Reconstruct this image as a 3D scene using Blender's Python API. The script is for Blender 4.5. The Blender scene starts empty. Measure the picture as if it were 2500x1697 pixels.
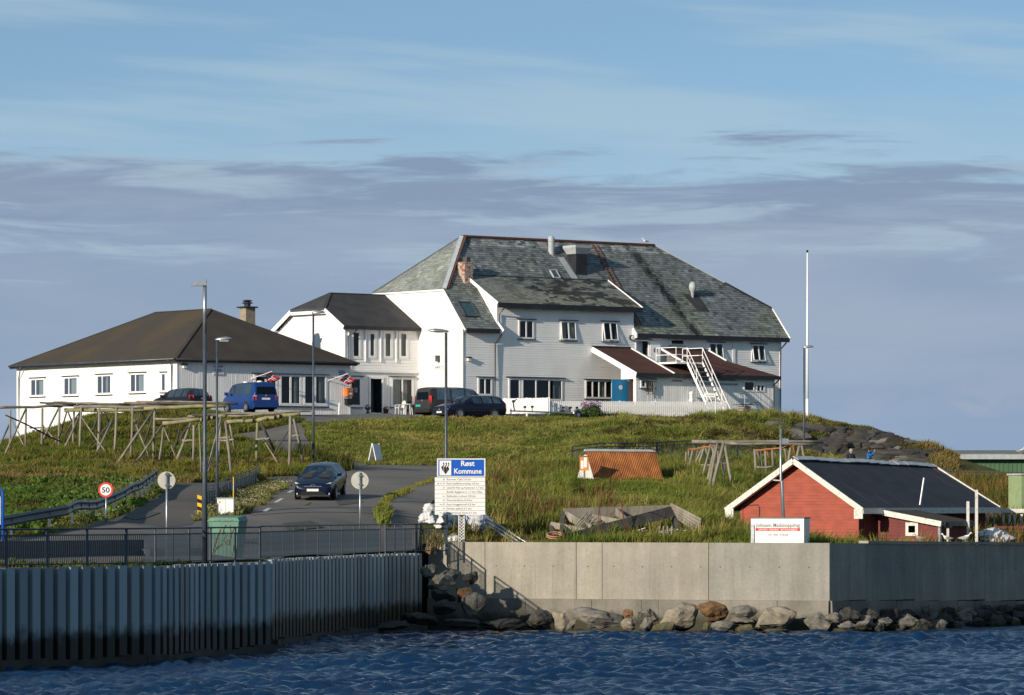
import bpy, math, random
import numpy as np
from mathutils import Vector, Matrix
R = math.radians
rnd = random.Random(7)
rng = np.random.default_rng(7)
scene = bpy.context.scene
C = scene.collection

# ------------------------------------------------------------------ camera
FPX, CX, HY, CZ = 11000.0, 1250.0, 1241.0, 5.0      # focal length / centre / horizon in photo pixels, eye height above the sea
cd = bpy.data.cameras.new('camera'); cam = bpy.data.objects.new('camera', cd); C.objects.link(cam)
cam.location = (0, 0, CZ); cam.rotation_euler = (R(90), 0, 0)
cd.sensor_width = 36.0; cd.lens = 36.0*FPX/2500.0; cd.shift_y = (HY-848.5)/2500.0
cd.clip_start = 1.0; cd.clip_end = 20000.0
scene.camera = cam

# ------------------------------------------------------------------ sun and sky
SUN_AZ, SUN_EL = R(49), R(17.2)                      # light travels along (cos az, sin az), from behind-left of the camera
D = Vector((math.cos(SUN_AZ)*math.cos(SUN_EL), math.sin(SUN_AZ)*math.cos(SUN_EL), -math.sin(SUN_EL)))
ld = bpy.data.lights.new('sun', 'SUN'); ld.energy = 4.4; ld.angle = R(0.53); ld.color = (1.0, 0.89, 0.74)
sun = bpy.data.objects.new('sun', ld); C.objects.link(sun)
sun.rotation_euler = D.to_track_quat('-Z', 'Y').to_euler(); sun.location = (-60, 60, 60)

world = bpy.data.worlds.new('World'); scene.world = world; world.use_nodes = True
def build_world():
    nt = world.node_tree; N = nt.nodes; L = nt.links; N.clear()
    out = N.new('ShaderNodeOutputWorld'); bg = N.new('ShaderNodeBackground'); bg.inputs['Strength'].default_value = 0.15
    L.new(bg.outputs[0], out.inputs[0])
    tc = N.new('ShaderNodeTexCoord'); sep = N.new('ShaderNodeSeparateXYZ'); L.new(tc.outputs['Generated'], sep.inputs[0])
    def M(op, a, b=None, c=None, clamp=False):
        n = N.new('ShaderNodeMath'); n.operation = op; n.use_clamp = clamp
        for i, v in enumerate((a, b, c)):
            if v is None: continue
            if isinstance(v, (int, float)): n.inputs[i].default_value = v
            else: L.new(v, n.inputs[i])
        return n.outputs[0]
    x, y, z = sep.outputs
    el = M('MULTIPLY', M('ARCSINE', z), 57.29578)                 # degrees above the horizon
    az = M('MULTIPLY', M('ARCTAN2', x, y), 57.29578)
    # clear sky: the physical model, read a little higher up so that the strip above the sea horizon is already blue
    zz = M('ADD', M('MULTIPLY', M('MAXIMUM', z, 0.0), 1.9), 0.16)
    cv = N.new('ShaderNodeCombineXYZ'); L.new(x, cv.inputs[0]); L.new(y, cv.inputs[1]); L.new(zz, cv.inputs[2])
    nv = N.new('ShaderNodeVectorMath'); nv.operation = 'NORMALIZE'; L.new(cv.outputs[0], nv.inputs[0])
    sky = N.new('ShaderNodeTexSky'); sky.sky_type = 'NISHITA'; sky.sun_disc = False
    sky.sun_elevation = SUN_EL; sky.sun_rotation = math.atan2(-D.x, -D.y)
    sky.air_density = 1.0; sky.dust_density = 0.6; sky.ozone_density = 1.6; sky.altitude = 0
    L.new(nv.outputs[0], sky.inputs['Vector'])
    def noise(sx, sy, det, rough, seed, dist=0.0):
        c = N.new('ShaderNodeCombineXYZ'); L.new(M('MULTIPLY', az, sx), c.inputs[0]); L.new(M('MULTIPLY', el, sy), c.inputs[1]); c.inputs[2].default_value = seed
        n = N.new('ShaderNodeTexNoise'); n.inputs['Scale'].default_value = 1.0; n.inputs['Detail'].default_value = det
        n.inputs['Roughness'].default_value = rough; n.inputs['Distortion'].default_value = dist
        L.new(c.outputs[0], n.inputs['Vector']); return n.outputs['Fac']
    def sstep(v, a, b):
        m = N.new('ShaderNodeMapRange'); m.interpolation_type = 'SMOOTHSTEP'; m.inputs['From Min'].default_value = a; m.inputs['From Max'].default_value = b
        L.new(v, m.inputs['Value']); return m.outputs['Result']
    def mix(f, a, b):
        m = N.new('ShaderNodeMix'); m.data_type = 'RGBA'
        if isinstance(f, (int, float)): m.inputs[0].default_value = f
        else: L.new(f, m.inputs[0])
        for k, v in ((6, a), (7, b)):
            if isinstance(v, tuple): m.inputs[k].default_value = (*v, 1)
            else: L.new(v, m.inputs[k])
        return m.outputs[2]
    # thin high cirrus streaks
    tilt = M('ADD', el, M('MULTIPLY', az, 0.075))
    cc = N.new('ShaderNodeCombineXYZ'); L.new(M('MULTIPLY', az, 0.12), cc.inputs[0]); L.new(M('MULTIPLY', tilt, 1.25), cc.inputs[1]); cc.inputs[2].default_value = 3.3
    cn = N.new('ShaderNodeTexNoise'); cn.inputs['Scale'].default_value = 1.0; cn.inputs['Detail'].default_value = 5; cn.inputs['Roughness'].default_value = .55
    L.new(cc.outputs[0], cn.inputs['Vector'])
    cir = M('MULTIPLY', sstep(cn.outputs['Fac'], 0.43, 0.62), 0.55)
    haze = M('MULTIPLY', sstep(M('ADD', el, M('MULTIPLY', noise(.25, .5, 3, .5, 8.1), 2.2)), 6.9, 4.5), 0.66)
    hs = N.new('ShaderNodeHueSaturation'); hs.inputs['Saturation'].default_value = 1.0; hs.inputs['Value'].default_value = 0.80; hs.inputs['Hue'].default_value = 0.49
    L.new(sky.outputs[0], hs.inputs['Color'])
    col = mix(cir, hs.outputs[0], (2.15, 2.95, 3.45))
    col = mix(haze, col, (2.05, 2.85, 3.35))
    # the long stratus bank above the sea: ragged dark upper edge, brighter wisps below it, then flat
    n1 = noise(0.22, 1.1, 7, 0.60, 1.7, 0.4)
    n2 = noise(0.42, 4.6, 8, 0.60, 5.2, 0.5)
    n4 = noise(0.30, 2.6, 7, 0.58, 7.7, 0.5)
    edge = M('ADD', el, M('ADD', M('MULTIPLY', M('SUBTRACT', n1, 0.5), 1.9), M('MULTIPLY', M('SUBTRACT', n2, 0.5), 1.7)))
    bank = sstep(edge, 4.58, 4.12)
    n3 = noise(0.16, 1.0, 6, 0.55, 9.4, 0.3)
    bcol = mix(sstep(n3, 0.35, 0.68), (1.42, 1.86, 2.58), (1.74, 2.14, 2.78))
    bcol = mix(M('MULTIPLY', sstep(el, 2.3, 0.5), 0.5), bcol, (1.28, 1.84, 2.78))
    upper = sstep(edge, 3.35, 3.95)
    bcol = mix(M('MULTIPLY', upper, 0.55), bcol, (1.02, 1.42, 2.10))
    wisp = M('MULTIPLY', M('MULTIPLY', sstep(n4, 0.47, 0.64), sstep(edge, 3.0, 3.55)), 0.85)
    bcol = mix(wisp, bcol, (2.0, 2.62, 3.2))
    n5 = noise(0.55, 1.3, 6, 0.55, 12.3, 0.4)
    bcol = mix(M('MULTIPLY', M('MULTIPLY', sstep(n5, 0.50, 0.66), sstep(el, 2.0, 1.2)), 0.45), bcol, (2.0, 2.2, 2.75))
    col = mix(M('MULTIPLY', bank, 0.92), col, bcol)
    L.new(col, bg.inputs['Color'])
build_world()

vs = scene.view_settings
vs.view_transform = 'Standard'; vs.look = 'None'; vs.exposure = 0.36; vs.gamma = 1.0; vs.use_curve_mapping = False
scene.cycles.max_bounces = 6; scene.cycles.transparent_max_bounces = 8
scene.cycles.caustics_reflective = False; scene.cycles.caustics_refractive = False

# ------------------------------------------------------------------ helpers: pixels to places
def W(px, py, d): return Vector(((px-CX)*d/FPX, d, CZ+(HY-py)*d/FPX))
def XY(px, d): return ((px-CX)*d/FPX, d)
def s2l(c): return tuple(((v/255.)/12.92 if v/255. <= .04045 else ((v/255.+.055)/1.055)**2.4) for v in c)

# ------------------------------------------------------------------ helpers: meshes
class MB:
    def __init__(s): s.v = []; s.f = []; s.m = []; s.col = None
    def quad(s, a, b, c, d, m=0):
        n = len(s.v); s.v += [tuple(a), tuple(b), tuple(c), tuple(d)]; s.f.append((n, n+1, n+2, n+3)); s.m.append(m); return s
    def poly(s, pts, m=0):
        n = len(s.v); s.v += [tuple(p) for p in pts]; s.f.append(tuple(range(n, n+len(pts)))); s.m.append(m); return s
    def hexa(s, p, m=0):           # 8 corners: bottom ring then top ring
        n = len(s.v); s.v += [tuple(q) for q in p]
        for f in ((3, 2, 1, 0), (4, 5, 6, 7), (0, 1, 5, 4), (1, 2, 6, 5), (2, 3, 7, 6), (3, 0, 4, 7)):
            s.f.append(tuple(n+i for i in f)); s.m.append(m)
        return s
    def box(s, x0, x1, y0, y1, z0, z1, m=0):
        return s.hexa([(x0, y0, z0), (x1, y0, z0), (x1, y1, z0), (x0, y1, z0), (x0, y0, z1), (x1, y0, z1), (x1, y1, z1), (x0, y1, z1)], m)
    def beam(s, a, b, w, h, up=(0, 0, 1), m=0):   # rectangular bar from a to b
        a = Vector(a); b = Vector(b); t = (b-a).normalized(); up = Vector(up)
        if abs(t.dot(up)) > .98: up = Vector((1, 0, 0)) if abs(t.x) < .9 else Vector((0, 1, 0))
        x = t.cross(up).normalized()*w/2; y = x.cross(t).normalized()*h/2
        return s.hexa([a-x-y, a+x-y, b+x-y, b-x-y, a-x+y, a+x+y, b+x+y, b-x+y], m)
    def tube(s, pts, r, n=8, m=0, caps=True):
        pts = [Vector(p) for p in pts]
        if isinstance(r, (int, float)): r = [r]*len(pts)
        base = len(s.v); K = len(pts)
        t0 = (pts[1]-pts[0]).normalized(); ref = Vector((0, 0, 1)) if abs(t0.z) < .9 else Vector((0, 1, 0))
        for i, p in enumerate(pts):
            t = ((pts[min(i+1, K-1)]-pts[max(i-1, 0)])).normalized()
            x = t.cross(ref).normalized(); y = x.cross(t)
            for k in range(n):
                a = 2*math.pi*k/n; s.v.append(tuple(p+(x*math.cos(a)+y*math.sin(a))*r[i]))
        for i in range(K-1):
            for k in range(n):
                a = base+i*n+k; b = base+i*n+(k+1) % n; s.f.append((a, b, b+n, a+n)); s.m.append(m)
        if caps:
            s.f.append(tuple(base+k for k in reversed(range(n)))); s.m.append(m)
            s.f.append(tuple(base+(K-1)*n+k for k in range(n))); s.m.append(m)
        return s
    def lathe(s, prof, c=(0, 0, 0), n=16, m=0, axis='z'):
        base = len(s.v)
        for (r, z) in prof:
            for k in range(n):
                a = 2*math.pi*k/n; q = (r*math.cos(a), r*math.sin(a), z)
                if axis == 'y': q = (q[0], q[2], q[1])
                if axis == 'x': q = (q[2], q[0], q[1])
                s.v.append((c[0]+q[0], c[1]+q[1], c[2]+q[2]))
        for i in range(len(prof)-1):
            for k in range(n):
                a = base+i*n+k; b = base+i*n+(k+1) % n; s.f.append((a, b, b+n, a+n)); s.m.append(m)
        s.f.append(tuple(base+k for k in reversed(range(n)))); s.m.append(m)
        s.f.append(tuple(base+(len(prof)-1)*n+k for k in range(n))); s.m.append(m)
        return s
    def prism(s, pts, off, m=0):   # polygon pts (3D) extruded by vector off
        off = Vector(off); a = [Vector(p) for p in pts]; b = [p+off for p in a]; n = len(s.v); k = len(a)
        s.v += [tuple(p) for p in a+b]
        s.f.append(tuple(reversed(range(n, n+k)))); s.m.append(m); s.f.append(tuple(range(n+k, n+2*k))); s.m.append(m)
        for i in range(k):
            j = (i+1) % k; s.f.append((n+i, n+j, n+k+j, n+k+i)); s.m.append(m)
        return s
    def local(s, t):               # world coordinates to those of a thing
        Mi = MX[t.name].inverted(); s.v = [tuple(Mi @ Vector(p)) for p in s.v]; return s

MX = {}
def mesh_of(name, mb, mats, smooth=False):
    me = bpy.data.meshes.new(name); me.from_pydata(mb.v, [], mb.f)
    if not isinstance(mats, (list, tuple)): mats = [mats]
    for q in mats: me.materials.append(q)
    if len(mats) > 1: me.polygons.foreach_set('material_index', mb.m)
    if mb.col is not None:
        a = me.color_attributes.new('col', 'FLOAT_COLOR', 'POINT'); a.data.foreach_set('color', np.asarray(mb.col, dtype=np.float32).ravel())
    if smooth: me.polygons.foreach_set('use_smooth', [True]*len(me.polygons))
    me.update(); return me
def fixn(me):
    import bmesh
    b = bmesh.new(); b.from_mesh(me); bmesh.ops.recalc_face_normals(b, faces=b.faces); b.to_mesh(me); b.free()
def obj(name, mb, mats, parent=None, smooth=False, recalc=False, world=False):
    if world and parent is not None: mb.local(parent)
    me = mb if isinstance(mb, bpy.types.Mesh) else mesh_of(name, mb, mats, smooth)
    if recalc: fixn(me)
    o = bpy.data.objects.new(name, me); C.objects.link(o)
    if parent is not None: o.parent = parent
    return o
def inst(name, me, parent, M):
    o = bpy.data.objects.new(name, me); C.objects.link(o); o.parent = parent; o.matrix_local = M; return o
def thing(name, label, cat, loc=(0, 0, 0), rotz=0.0, group=None):
    o = bpy.data.objects.new(name, None); C.objects.link(o); o.empty_display_size = .3
    o.location = loc; o.rotation_euler = (0, 0, rotz)
    MX[o.name] = Matrix.Translation(Vector(loc)) @ Matrix.Rotation(rotz, 4, 'Z')
    o['label'] = label; o['category'] = cat
    if group: o['group'] = group
    return o
def tag(o, label=None, cat=None, group=None, kind=None):
    if label: o['label'] = label
    if cat: o['category'] = cat
    if group: o['group'] = group
    if kind: o['kind'] = kind
    return o
def text_mesh(txt, size, mat, bold=0.0, align='LEFT', depth=.002, sx=1.0):
    cu = bpy.data.curves.new('lettering', 'FONT'); cu.body = txt; cu.size = size; cu.extrude = depth; cu.offset = bold; cu.align_x = align; cu.resolution_u = 3
    o = bpy.data.objects.new('lettering', cu); C.objects.link(o)
    dg = bpy.context.evaluated_depsgraph_get(); me = bpy.data.meshes.new_from_object(o.evaluated_get(dg))
    bpy.data.objects.remove(o); bpy.data.curves.remove(cu)
    if sx != 1.0:
        for v in me.vertices: v.co.x *= sx
    me.materials.clear(); me.materials.append(mat); me.name = 'lettering'; return me
def text(txt, size, mat, parent, M, bold=0.0, align='LEFT', name='lettering', width=None, sx=1.0):
    me = text_mesh(txt, size, mat, bold, align, sx=sx)
    if width and len(me.vertices):
        xs = [v.co.x for v in me.vertices]; k = width/(max(xs)-min(xs))
        for v in me.vertices: v.co.x *= k
    o = bpy.data.objects.new(name, me); C.objects.link(o); o.parent = parent; o.matrix_local = M; return o

# ------------------------------------------------------------------ materials (all procedural)
def pm(name, c, c2=None, scale=3.0, rough=.7, bump=0.0, bscale=25.0, metal=0.0, spec=.35, stretch=(1, 1, 1), attr=False, fine=.10, contrast=(.35, .65), transl=0.0, coat=0.0):
    m = bpy.data.materials.new(name); m.use_nodes = True; nt = m.node_tree; N = nt.nodes; L = nt.links
    b = N['Principled BSDF']; b.inputs['Roughness'].default_value = rough; b.inputs['Metallic'].default_value = metal
    b.inputs['Specular IOR Level'].default_value = spec; b.inputs['Coat Weight'].default_value = coat
    if c2 is None: c2 = tuple(v*.82 for v in c)
    tc = N.new('ShaderNodeTexCoord'); mp = N.new('ShaderNodeMapping'); mp.inputs['Scale'].default_value = stretch; L.new(tc.outputs['Object'], mp.inputs['Vector'])
    n1 = N.new('ShaderNodeTexNoise'); n1.inputs['Scale'].default_value = scale; n1.inputs['Detail'].default_value = 5; L.new(mp.outputs[0], n1.inputs['Vector'])
    mr = N.new('ShaderNodeMapRange'); mr.inputs['From Min'].default_value = contrast[0]; mr.inputs['From Max'].default_value = contrast[1]; L.new(n1.outputs['Fac'], mr.inputs['Value'])
    mx = N.new('ShaderNodeMix'); mx.data_type = 'RGBA'; mx.inputs[6].default_value = (*c, 1); mx.inputs[7].default_value = (*c2, 1); L.new(mr.outputs[0], mx.inputs[0])
    col = mx.outputs[2]
    n2 = N.new('ShaderNodeTexNoise'); n2.inputs['Scale'].default_value = bscale; n2.inputs['Detail'].default_value = 4; L.new(mp.outputs[0], n2.inputs['Vector'])
    if fine:
        fr = N.new('ShaderNodeMapRange'); fr.inputs['To Min'].default_value = 1-fine*1.5; fr.inputs['To Max'].default_value = 1+fine*1.5; L.new(n2.outputs['Fac'], fr.inputs['Value'])
        ml = N.new('ShaderNodeMix'); ml.data_type = 'RGBA'; ml.blend_type = 'MULTIPLY'; ml.inputs[0].default_value = 1; L.new(col, ml.inputs[6]); L.new(fr.outputs[0], ml.inputs[7]); col = ml.outputs[2]
    if attr:
        at = N.new('ShaderNodeAttribute'); at.attribute_name = 'col'
        ma = N.new('ShaderNodeMix'); ma.data_type = 'RGBA'; ma.blend_type = 'MULTIPLY'; ma.inputs[0].default_value = 1; L.new(col, ma.inputs[6]); L.new(at.outputs['Color'], ma.inputs[7]); col = ma.outputs[2]
    L.new(col, b.inputs['Base Color'])
    if bump:
        bp = N.new('ShaderNodeBump'); bp.inputs['Strength'].default_value = bump; bp.inputs['Distance'].default_value = .03; L.new(n2.outputs['Fac'], bp.inputs['Height']); L.new(bp.outputs[0], b.inputs['Normal'])
    if transl:
        out = N['Material Output']; tr = N.new('ShaderNodeBsdfTranslucent'); L.new(col, tr.inputs['Color']); ms = N.new('ShaderNodeMixShader'); ms.inputs[0].default_value = transl
        L.new(b.outputs[0], ms.inputs[1]); L.new(tr.outputs[0], ms.inputs[2]); L.new(ms.outputs[0], out.inputs['Surface'])
    return m
def glass(name, tint=(.55, .62, .66), refl=.32):
    m = bpy.data.materials.new(name); m.use_nodes = True; nt = m.node_tree; N = nt.nodes; L = nt.links; N.remove(N['Principled BSDF']); out = N['Material Output']
    tr = N.new('ShaderNodeBsdfTransparent'); tr.inputs[0].default_value = (*tint, 1)
    gl = N.new('ShaderNodeBsdfGlossy'); gl.inputs['Roughness'].default_value = .03; gl.inputs['Color'].default_value = (.95, .97, 1, 1)
    fr = N.new('ShaderNodeFresnel'); fr.inputs['IOR'].default_value = 1.6
    nz = N.new('ShaderNodeTexNoise'); nz.inputs['Scale'].default_value = 1.3; bp = N.new('ShaderNodeBump'); bp.inputs['Strength'].default_value = .05; bp.inputs['Distance'].default_value = .05
    tc = N.new('ShaderNodeTexCoord'); L.new(tc.outputs['Object'], nz.inputs['Vector']); L.new(nz.outputs['Fac'], bp.inputs['Height']); L.new(bp.outputs[0], gl.inputs['Normal'])
    mu = N.new('ShaderNodeMath'); mu.operation = 'MULTIPLY_ADD'; mu.inputs[1].default_value = refl; mu.inputs[2].default_value = .02; mu.use_clamp = True; L.new(fr.outputs[0], mu.inputs[0])
    ms = N.new('ShaderNodeMixShader'); L.new(mu.outputs[0], ms.inputs[0]); L.new(tr.outputs[0], ms.inputs[1]); L.new(gl.outputs[0], ms.inputs[2]); L.new(ms.outputs[0], out.inputs['Surface'])
    return m
Mt = {}
Mt['white'] = pm('white_paint', (.86, .85, .83), (.78, .775, .755), scale=.8, rough=.55, fine=.04, stretch=(1, 1, .35))
Mt['white2'] = pm('white_trim_paint', (.86, .85, .84), (.79, .785, .77), scale=2, rough=.5, fine=.04)
Mt['render'] = pm('white_render', (.80, .78, .74), (.72, .70, .65), scale=.5, rough=.85, bump=.15, bscale=9, fine=.04)
Mt['black'] = pm('black_fascia_paint', (.018, .019, .023), (.028, .029, .033), rough=.45)
Mt['pipe'] = pm('dark_grey_gutter_metal', (.10, .11, .12), (.06, .065, .07), rough=.4, metal=.3)
Mt['felt'] = pm('brown_felt_shingle', (.050, .041, .036), (.066, .055, .045), scale=.6, rough=.9, bump=.4, bscale=40, spec=.2)
Mt['feltmoss'] = pm('brown_felt_with_moss', (.056, .049, .041), (.085, .064, .036), scale=.35, rough=.9, bump=.4, bscale=40, contrast=(.45, .75), spec=.2)
Mt['felt2'] = pm('dark_grey_shingle', (.038, .038, .041), (.055, .054, .056), scale=1.2, rough=.85, bump=.4, bscale=30, spec=.25)
Mt['brownroof'] = pm('maroon_roofing_felt', (.070, .032, .027), (.088, .042, .034), scale=.9, rough=.9, bump=.2, bscale=30, spec=.2)
Mt['navyroof'] = pm('black_roofing_felt', (.022, .025, .034), (.034, .037, .046), scale=1.1, rough=.7, bump=.25, bscale=18, spec=.3)
Mt['slate'] = pm('grey_slate', (1.22, 1.27, 1.25), (.92, .98, .98), scale=.45, rough=.62, bump=.35, bscale=14, attr=True, fine=.22, spec=.4)
Mt['glass'] = glass('window_glass')
Mt['carglass'] = glass('tinted_car_glass', (.10, .13, .14), .25)
Mt['room'] = pm('dark_room', (.05, .05, .052), (.03, .03, .032), rough=.9)
Mt['curtain'] = pm('pale_curtain', (.62, .60, .52), (.50, .48, .42), scale=6, rough=.9, stretch=(1, 1, .2))
Mt['steel'] = pm('galvanised_steel', (.42, .44, .46), (.30, .32, .34), scale=6, rough=.38, metal=.75)
Mt['pole'] = pm('slate_blue_pole_paint', (.065, .085, .105), (.045, .062, .080), scale=4, rough=.4, metal=.2)
Mt['rail'] = pm('slate_blue_railing_paint', (.058, .080, .100), (.036, .052, .068), scale=6, rough=.45, metal=.2)
Mt['wood'] = pm('weathered_grey_timber', (.27, .24, .195), (.165, .145, .115), scale=2.5, rough=.9, bump=.5, bscale=18, stretch=(1, 1, .25), fine=.2)
Mt['woodg'] = pm('lichen_green_timber', (.27, .26, .13), (.19, .17, .09), scale=2.5, rough=.9, bump=.5, bscale=14, fine=.2)
Mt['wooddark'] = pm('dark_timber', (.085, .08, .075), (.05, .047, .045), scale=3, rough=.9, bump=.5, bscale=18, fine=.2)  # timber in a much darker grey-brown tone
Mt['asphalt'] = pm('worn_asphalt', (.172, .158, .142), (.120, .112, .103), scale=.22, rough=.93, bump=.25, bscale=30, fine=.2, spec=.2)
Mt['asphalt2'] = pm('older_asphalt', (.122, .110, .099), (.096, .088, .080), scale=.3, rough=.94, bump=.25, bscale=26, fine=.14, spec=.2)
Mt['gravel'] = pm('gravelled_yard', (.165, .152, .136), (.125, .117, .106), scale=.4, rough=.95, bump=.4, bscale=20, fine=.2, spec=.15)
Mt['patch'] = pm('newer_asphalt_patch', (.080, .077, .073), (.062, .060, .058), scale=1.5, rough=.9, fine=.15)
Mt['paintline'] = pm('white_road_paint', (.62, .60, .56), (.40, .39, .37), scale=8, rough=.8)
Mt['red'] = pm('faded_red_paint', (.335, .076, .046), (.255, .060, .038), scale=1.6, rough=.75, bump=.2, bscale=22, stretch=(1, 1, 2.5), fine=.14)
Mt['red2'] = pm('dark_and_shaded_red_paint', (.17, .042, .036), (.12, .033, .030), scale=2, rough=.8, bump=.2, bscale=22, fine=.15)  # dark red; on the shed walls it has their shade in the colour
Mt['peel'] = pm('peeling_white_paint', (.62, .60, .55), (.40, .37, .32), scale=7, rough=.8, bump=.3, bscale=30, contrast=(.5, .75), fine=.12)
Mt['grn'] = pm('green_cladding_paint', (.085, .17, .085), (.06, .125, .065), scale=.8, rough=.6)
Mt['orange'] = pm('orange_painted_steel', (.80, .17, .02), rough=.4)
Mt['blackplastic'] = pm('black_plastic', (.015, .015, .017), rough=.4)
Mt['rubber'] = pm('tyre_rubber', (.016, .016, .017), (.024, .024, .024), rough=.8)
Mt['alloy'] = pm('silver_alloy', (.55, .56, .58), (.45, .46, .48), rough=.3, metal=.8)
Mt['whiteplastic'] = pm('white_plastic', (.78, .78, .76), rough=.35)
Mt['blue'] = pm('sign_blue', (.010, .085, .42), (.012, .095, .45), rough=.35)
Mt['signwhite'] = pm('sign_white', (.76, .76, .74), (.70, .70, .68), rough=.4, fine=.03)
Mt['ink'] = pm('black_ink', (.012, .012, .014), rough=.6)
Mt['greyink'] = pm('grey_ink', (.16, .16, .16), rough=.6)
Mt['signred'] = pm('sign_red', (.62, .025, .028), rough=.4)
Mt['yellow'] = pm('warning_yellow', (.80, .45, .02), rough=.45)
Mt['door'] = pm('bright_blue_door_paint', (.018, .22, .46), (.020, .24, .49), rough=.4)
Mt['rust'] = pm('rusty_corrugated_iron', (.42, .155, .042), (.22, .075, .028), scale=2.2, rough=.85, bump=.2, bscale=20, fine=.18, stretch=(1, 1, .5))
Mt['rustdark'] = pm('rusted_iron', (.16, .06, .035), (.09, .035, .025), scale=6, rough=.85)
Mt['brick'] = pm('flaking_brick', (.42, .36, .30), (.22, .075, .05), scale=5, rough=.9, bump=.4, bscale=20, fine=.2, contrast=(.45, .6))
Mt['cement'] = pm('cement_chimney', (.30, .26, .20), (.22, .19, .15), scale=3, rough=.9, fine=.15)
Mt['zinc'] = pm('zinc_flashing', (.40, .43, .45), (.32, .35, .37), scale=3, rough=.5, metal=.0)
Mt['bag'] = pm('white_woven_bag', (.62, .62, .62), (.46, .47, .49), scale=3, rough=.7, bump=.6, bscale=5, fine=.08)
Mt['bluerope'] = pm('blue_rope', (.02, .08, .30), rough=.7)
Mt['container'] = pm('mint_green_steel', (.10, .23, .16), (.075, .18, .125), scale=3, rough=.55, fine=.1)
Mt['graffiti'] = pm('dark_red_spray', (.16, .03, .03), rough=.6)
Mt['skin'] = pm('skin', (.46, .24, .17), rough=.6)
Mt['gullwhite'] = pm('gull_white', (.80, .80, .78), rough=.8)
Mt['orangewood'] = pm('orange_board', (.55, .22, .04), rough=.7)
Mt['kiosk'] = pm('pale_green_paint', (.26, .33, .17), rough=.6)
Mt['boxyellow'] = pm('yellow_plastic_box', (.60, .34, .06), rough=.6)
Mt['hose'] = pm('pale_red_hose', (.42, .20, .14), rough=.6)
Mt['fadedink'] = pm('faded_ink', (.45, .45, .45), rough=.6)
Mt['gullgrey'] = pm('gull_grey', (.30, .31, .33), rough=.8)
# ================================================================== the ground
def zpx(py, d): return CZ+(HY-py)*d/FPX
CP = []                                    # control points X, Y, Z of the terrain
def cp(px, d, py=None, z=None):
    X, Y = XY(px, d); CP.append((X, Y, zpx(py, d) if z is None else z))
for px, d in ((-400, 133.5), (-150, 137), (0, 139.5), (150, 141.8), (300, 144.2), (400, 146), (470, 149), (560, 152.5), (650, 156)): cp(px, d, z=3.1)
for px, d in ((640, 164), (700, 165), (800, 173), (880, 178), (960, 183), (1020, 186)): cp(px, d, z=3.12)
for px, d in ((1090, 189), (1180, 189), (1300, 187.5), (1500, 186), (1700, 185), (1900, 184), (2020, 184)): cp(px, d, z=3.48)
for px, d in ((2100, 190), (2250, 193), (2400, 195), (2600, 200)): cp(px, d, z=3.05)
for px, d, py in (
    # road, apron and paths
    (780, 200, 1217), (900, 200, 1220), (1000, 200, 1225), (780, 186, 1272), (950, 190, 1270), (900, 240, 1148), (760, 228, 1166), (1050, 240, 1158),
    (1200, 242, 1150), (1300, 243, 1149), (1420, 243, 1146), (700, 250, 1106), (690, 265, 1062), (620, 262, 1075), (760, 252, 1100), (720, 284, 1021), (900, 290, 1021), (1050, 286, 1023), (1000, 300, 1016),
    (600, 284, 1010), (480, 288, 1010), (850, 302, 1014), (1240, 283, 1024), (1150, 300, 1012),
    # left hill below the drying racks
    (400, 276, 1012), (270, 273, 1015), (150, 272, 1050), (40, 274, 1088), (-100, 275, 1110), (-400, 275, 1120), (520, 268, 1052),
    (100, 245, 1120), (300, 245, 1105), (450, 245, 1110), (-200, 245, 1140), (560, 240, 1130), (640, 238, 1140),
    (0, 222, 1166), (200, 222, 1167), (380, 223, 1172), (480, 224, 1182), (-250, 222, 1172), (620, 226, 1172),
    (50, 190, 1232), (250, 190, 1232), (430, 192, 1226), (-250, 190, 1235), (560, 200, 1216), (640, 195, 1238), (520, 184, 1264),
    (60, 160, 1302), (300, 164, 1292), (-250, 158, 1306), (450, 166, 1300),
    # the grass bank
    (1000, 248, 1134), (1150, 249, 1136), (1300, 249, 1136), (880, 250, 1124), (800, 257, 1085), (760, 262, 1058), (850, 272, 1034), (1000, 274, 1030), (1200, 276, 1029), (1350, 277, 1029), (1000, 262, 1080), (1200, 263, 1080), (1350, 263, 1078),
    (1480, 279, 1030), (1600, 284, 1030), (1700, 286, 1030), (1340, 288, 1018), (1560, 292, 1018), (1780, 298, 1016), (1500, 262, 1072), (1640, 268, 1058),
    (1420, 252, 1105), (1520, 254, 1098), (1650, 258, 1090), (1780, 262, 1082), (1880, 268, 1060), (1840, 280, 1035),
    (1450, 240, 1128), (1600, 240, 1130), (1750, 241, 1130), (1900, 243, 1135),
    # meadow
    (1300, 228, 1178), (1500, 226, 1166), (1620, 226, 1168), (1750, 226, 1180), (1200, 228, 1170), (1300, 208, 1240), (1500, 208, 1236), (1700, 208, 1235), (1180, 210, 1225), (1300, 194, 1292), (1500, 194, 1288), (1700, 194, 1286), (1150, 195, 1285),
    # right hill and crag
    (1905, 290, 1020), (1990, 289, 1027), (2080, 287, 1040), (2150, 285, 1056), (2220, 283, 1080), (2268, 281, 1100), (2300, 278, 1140), (2400, 274, 1172), (2550, 274, 1185)): cp(px, d, py)
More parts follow.
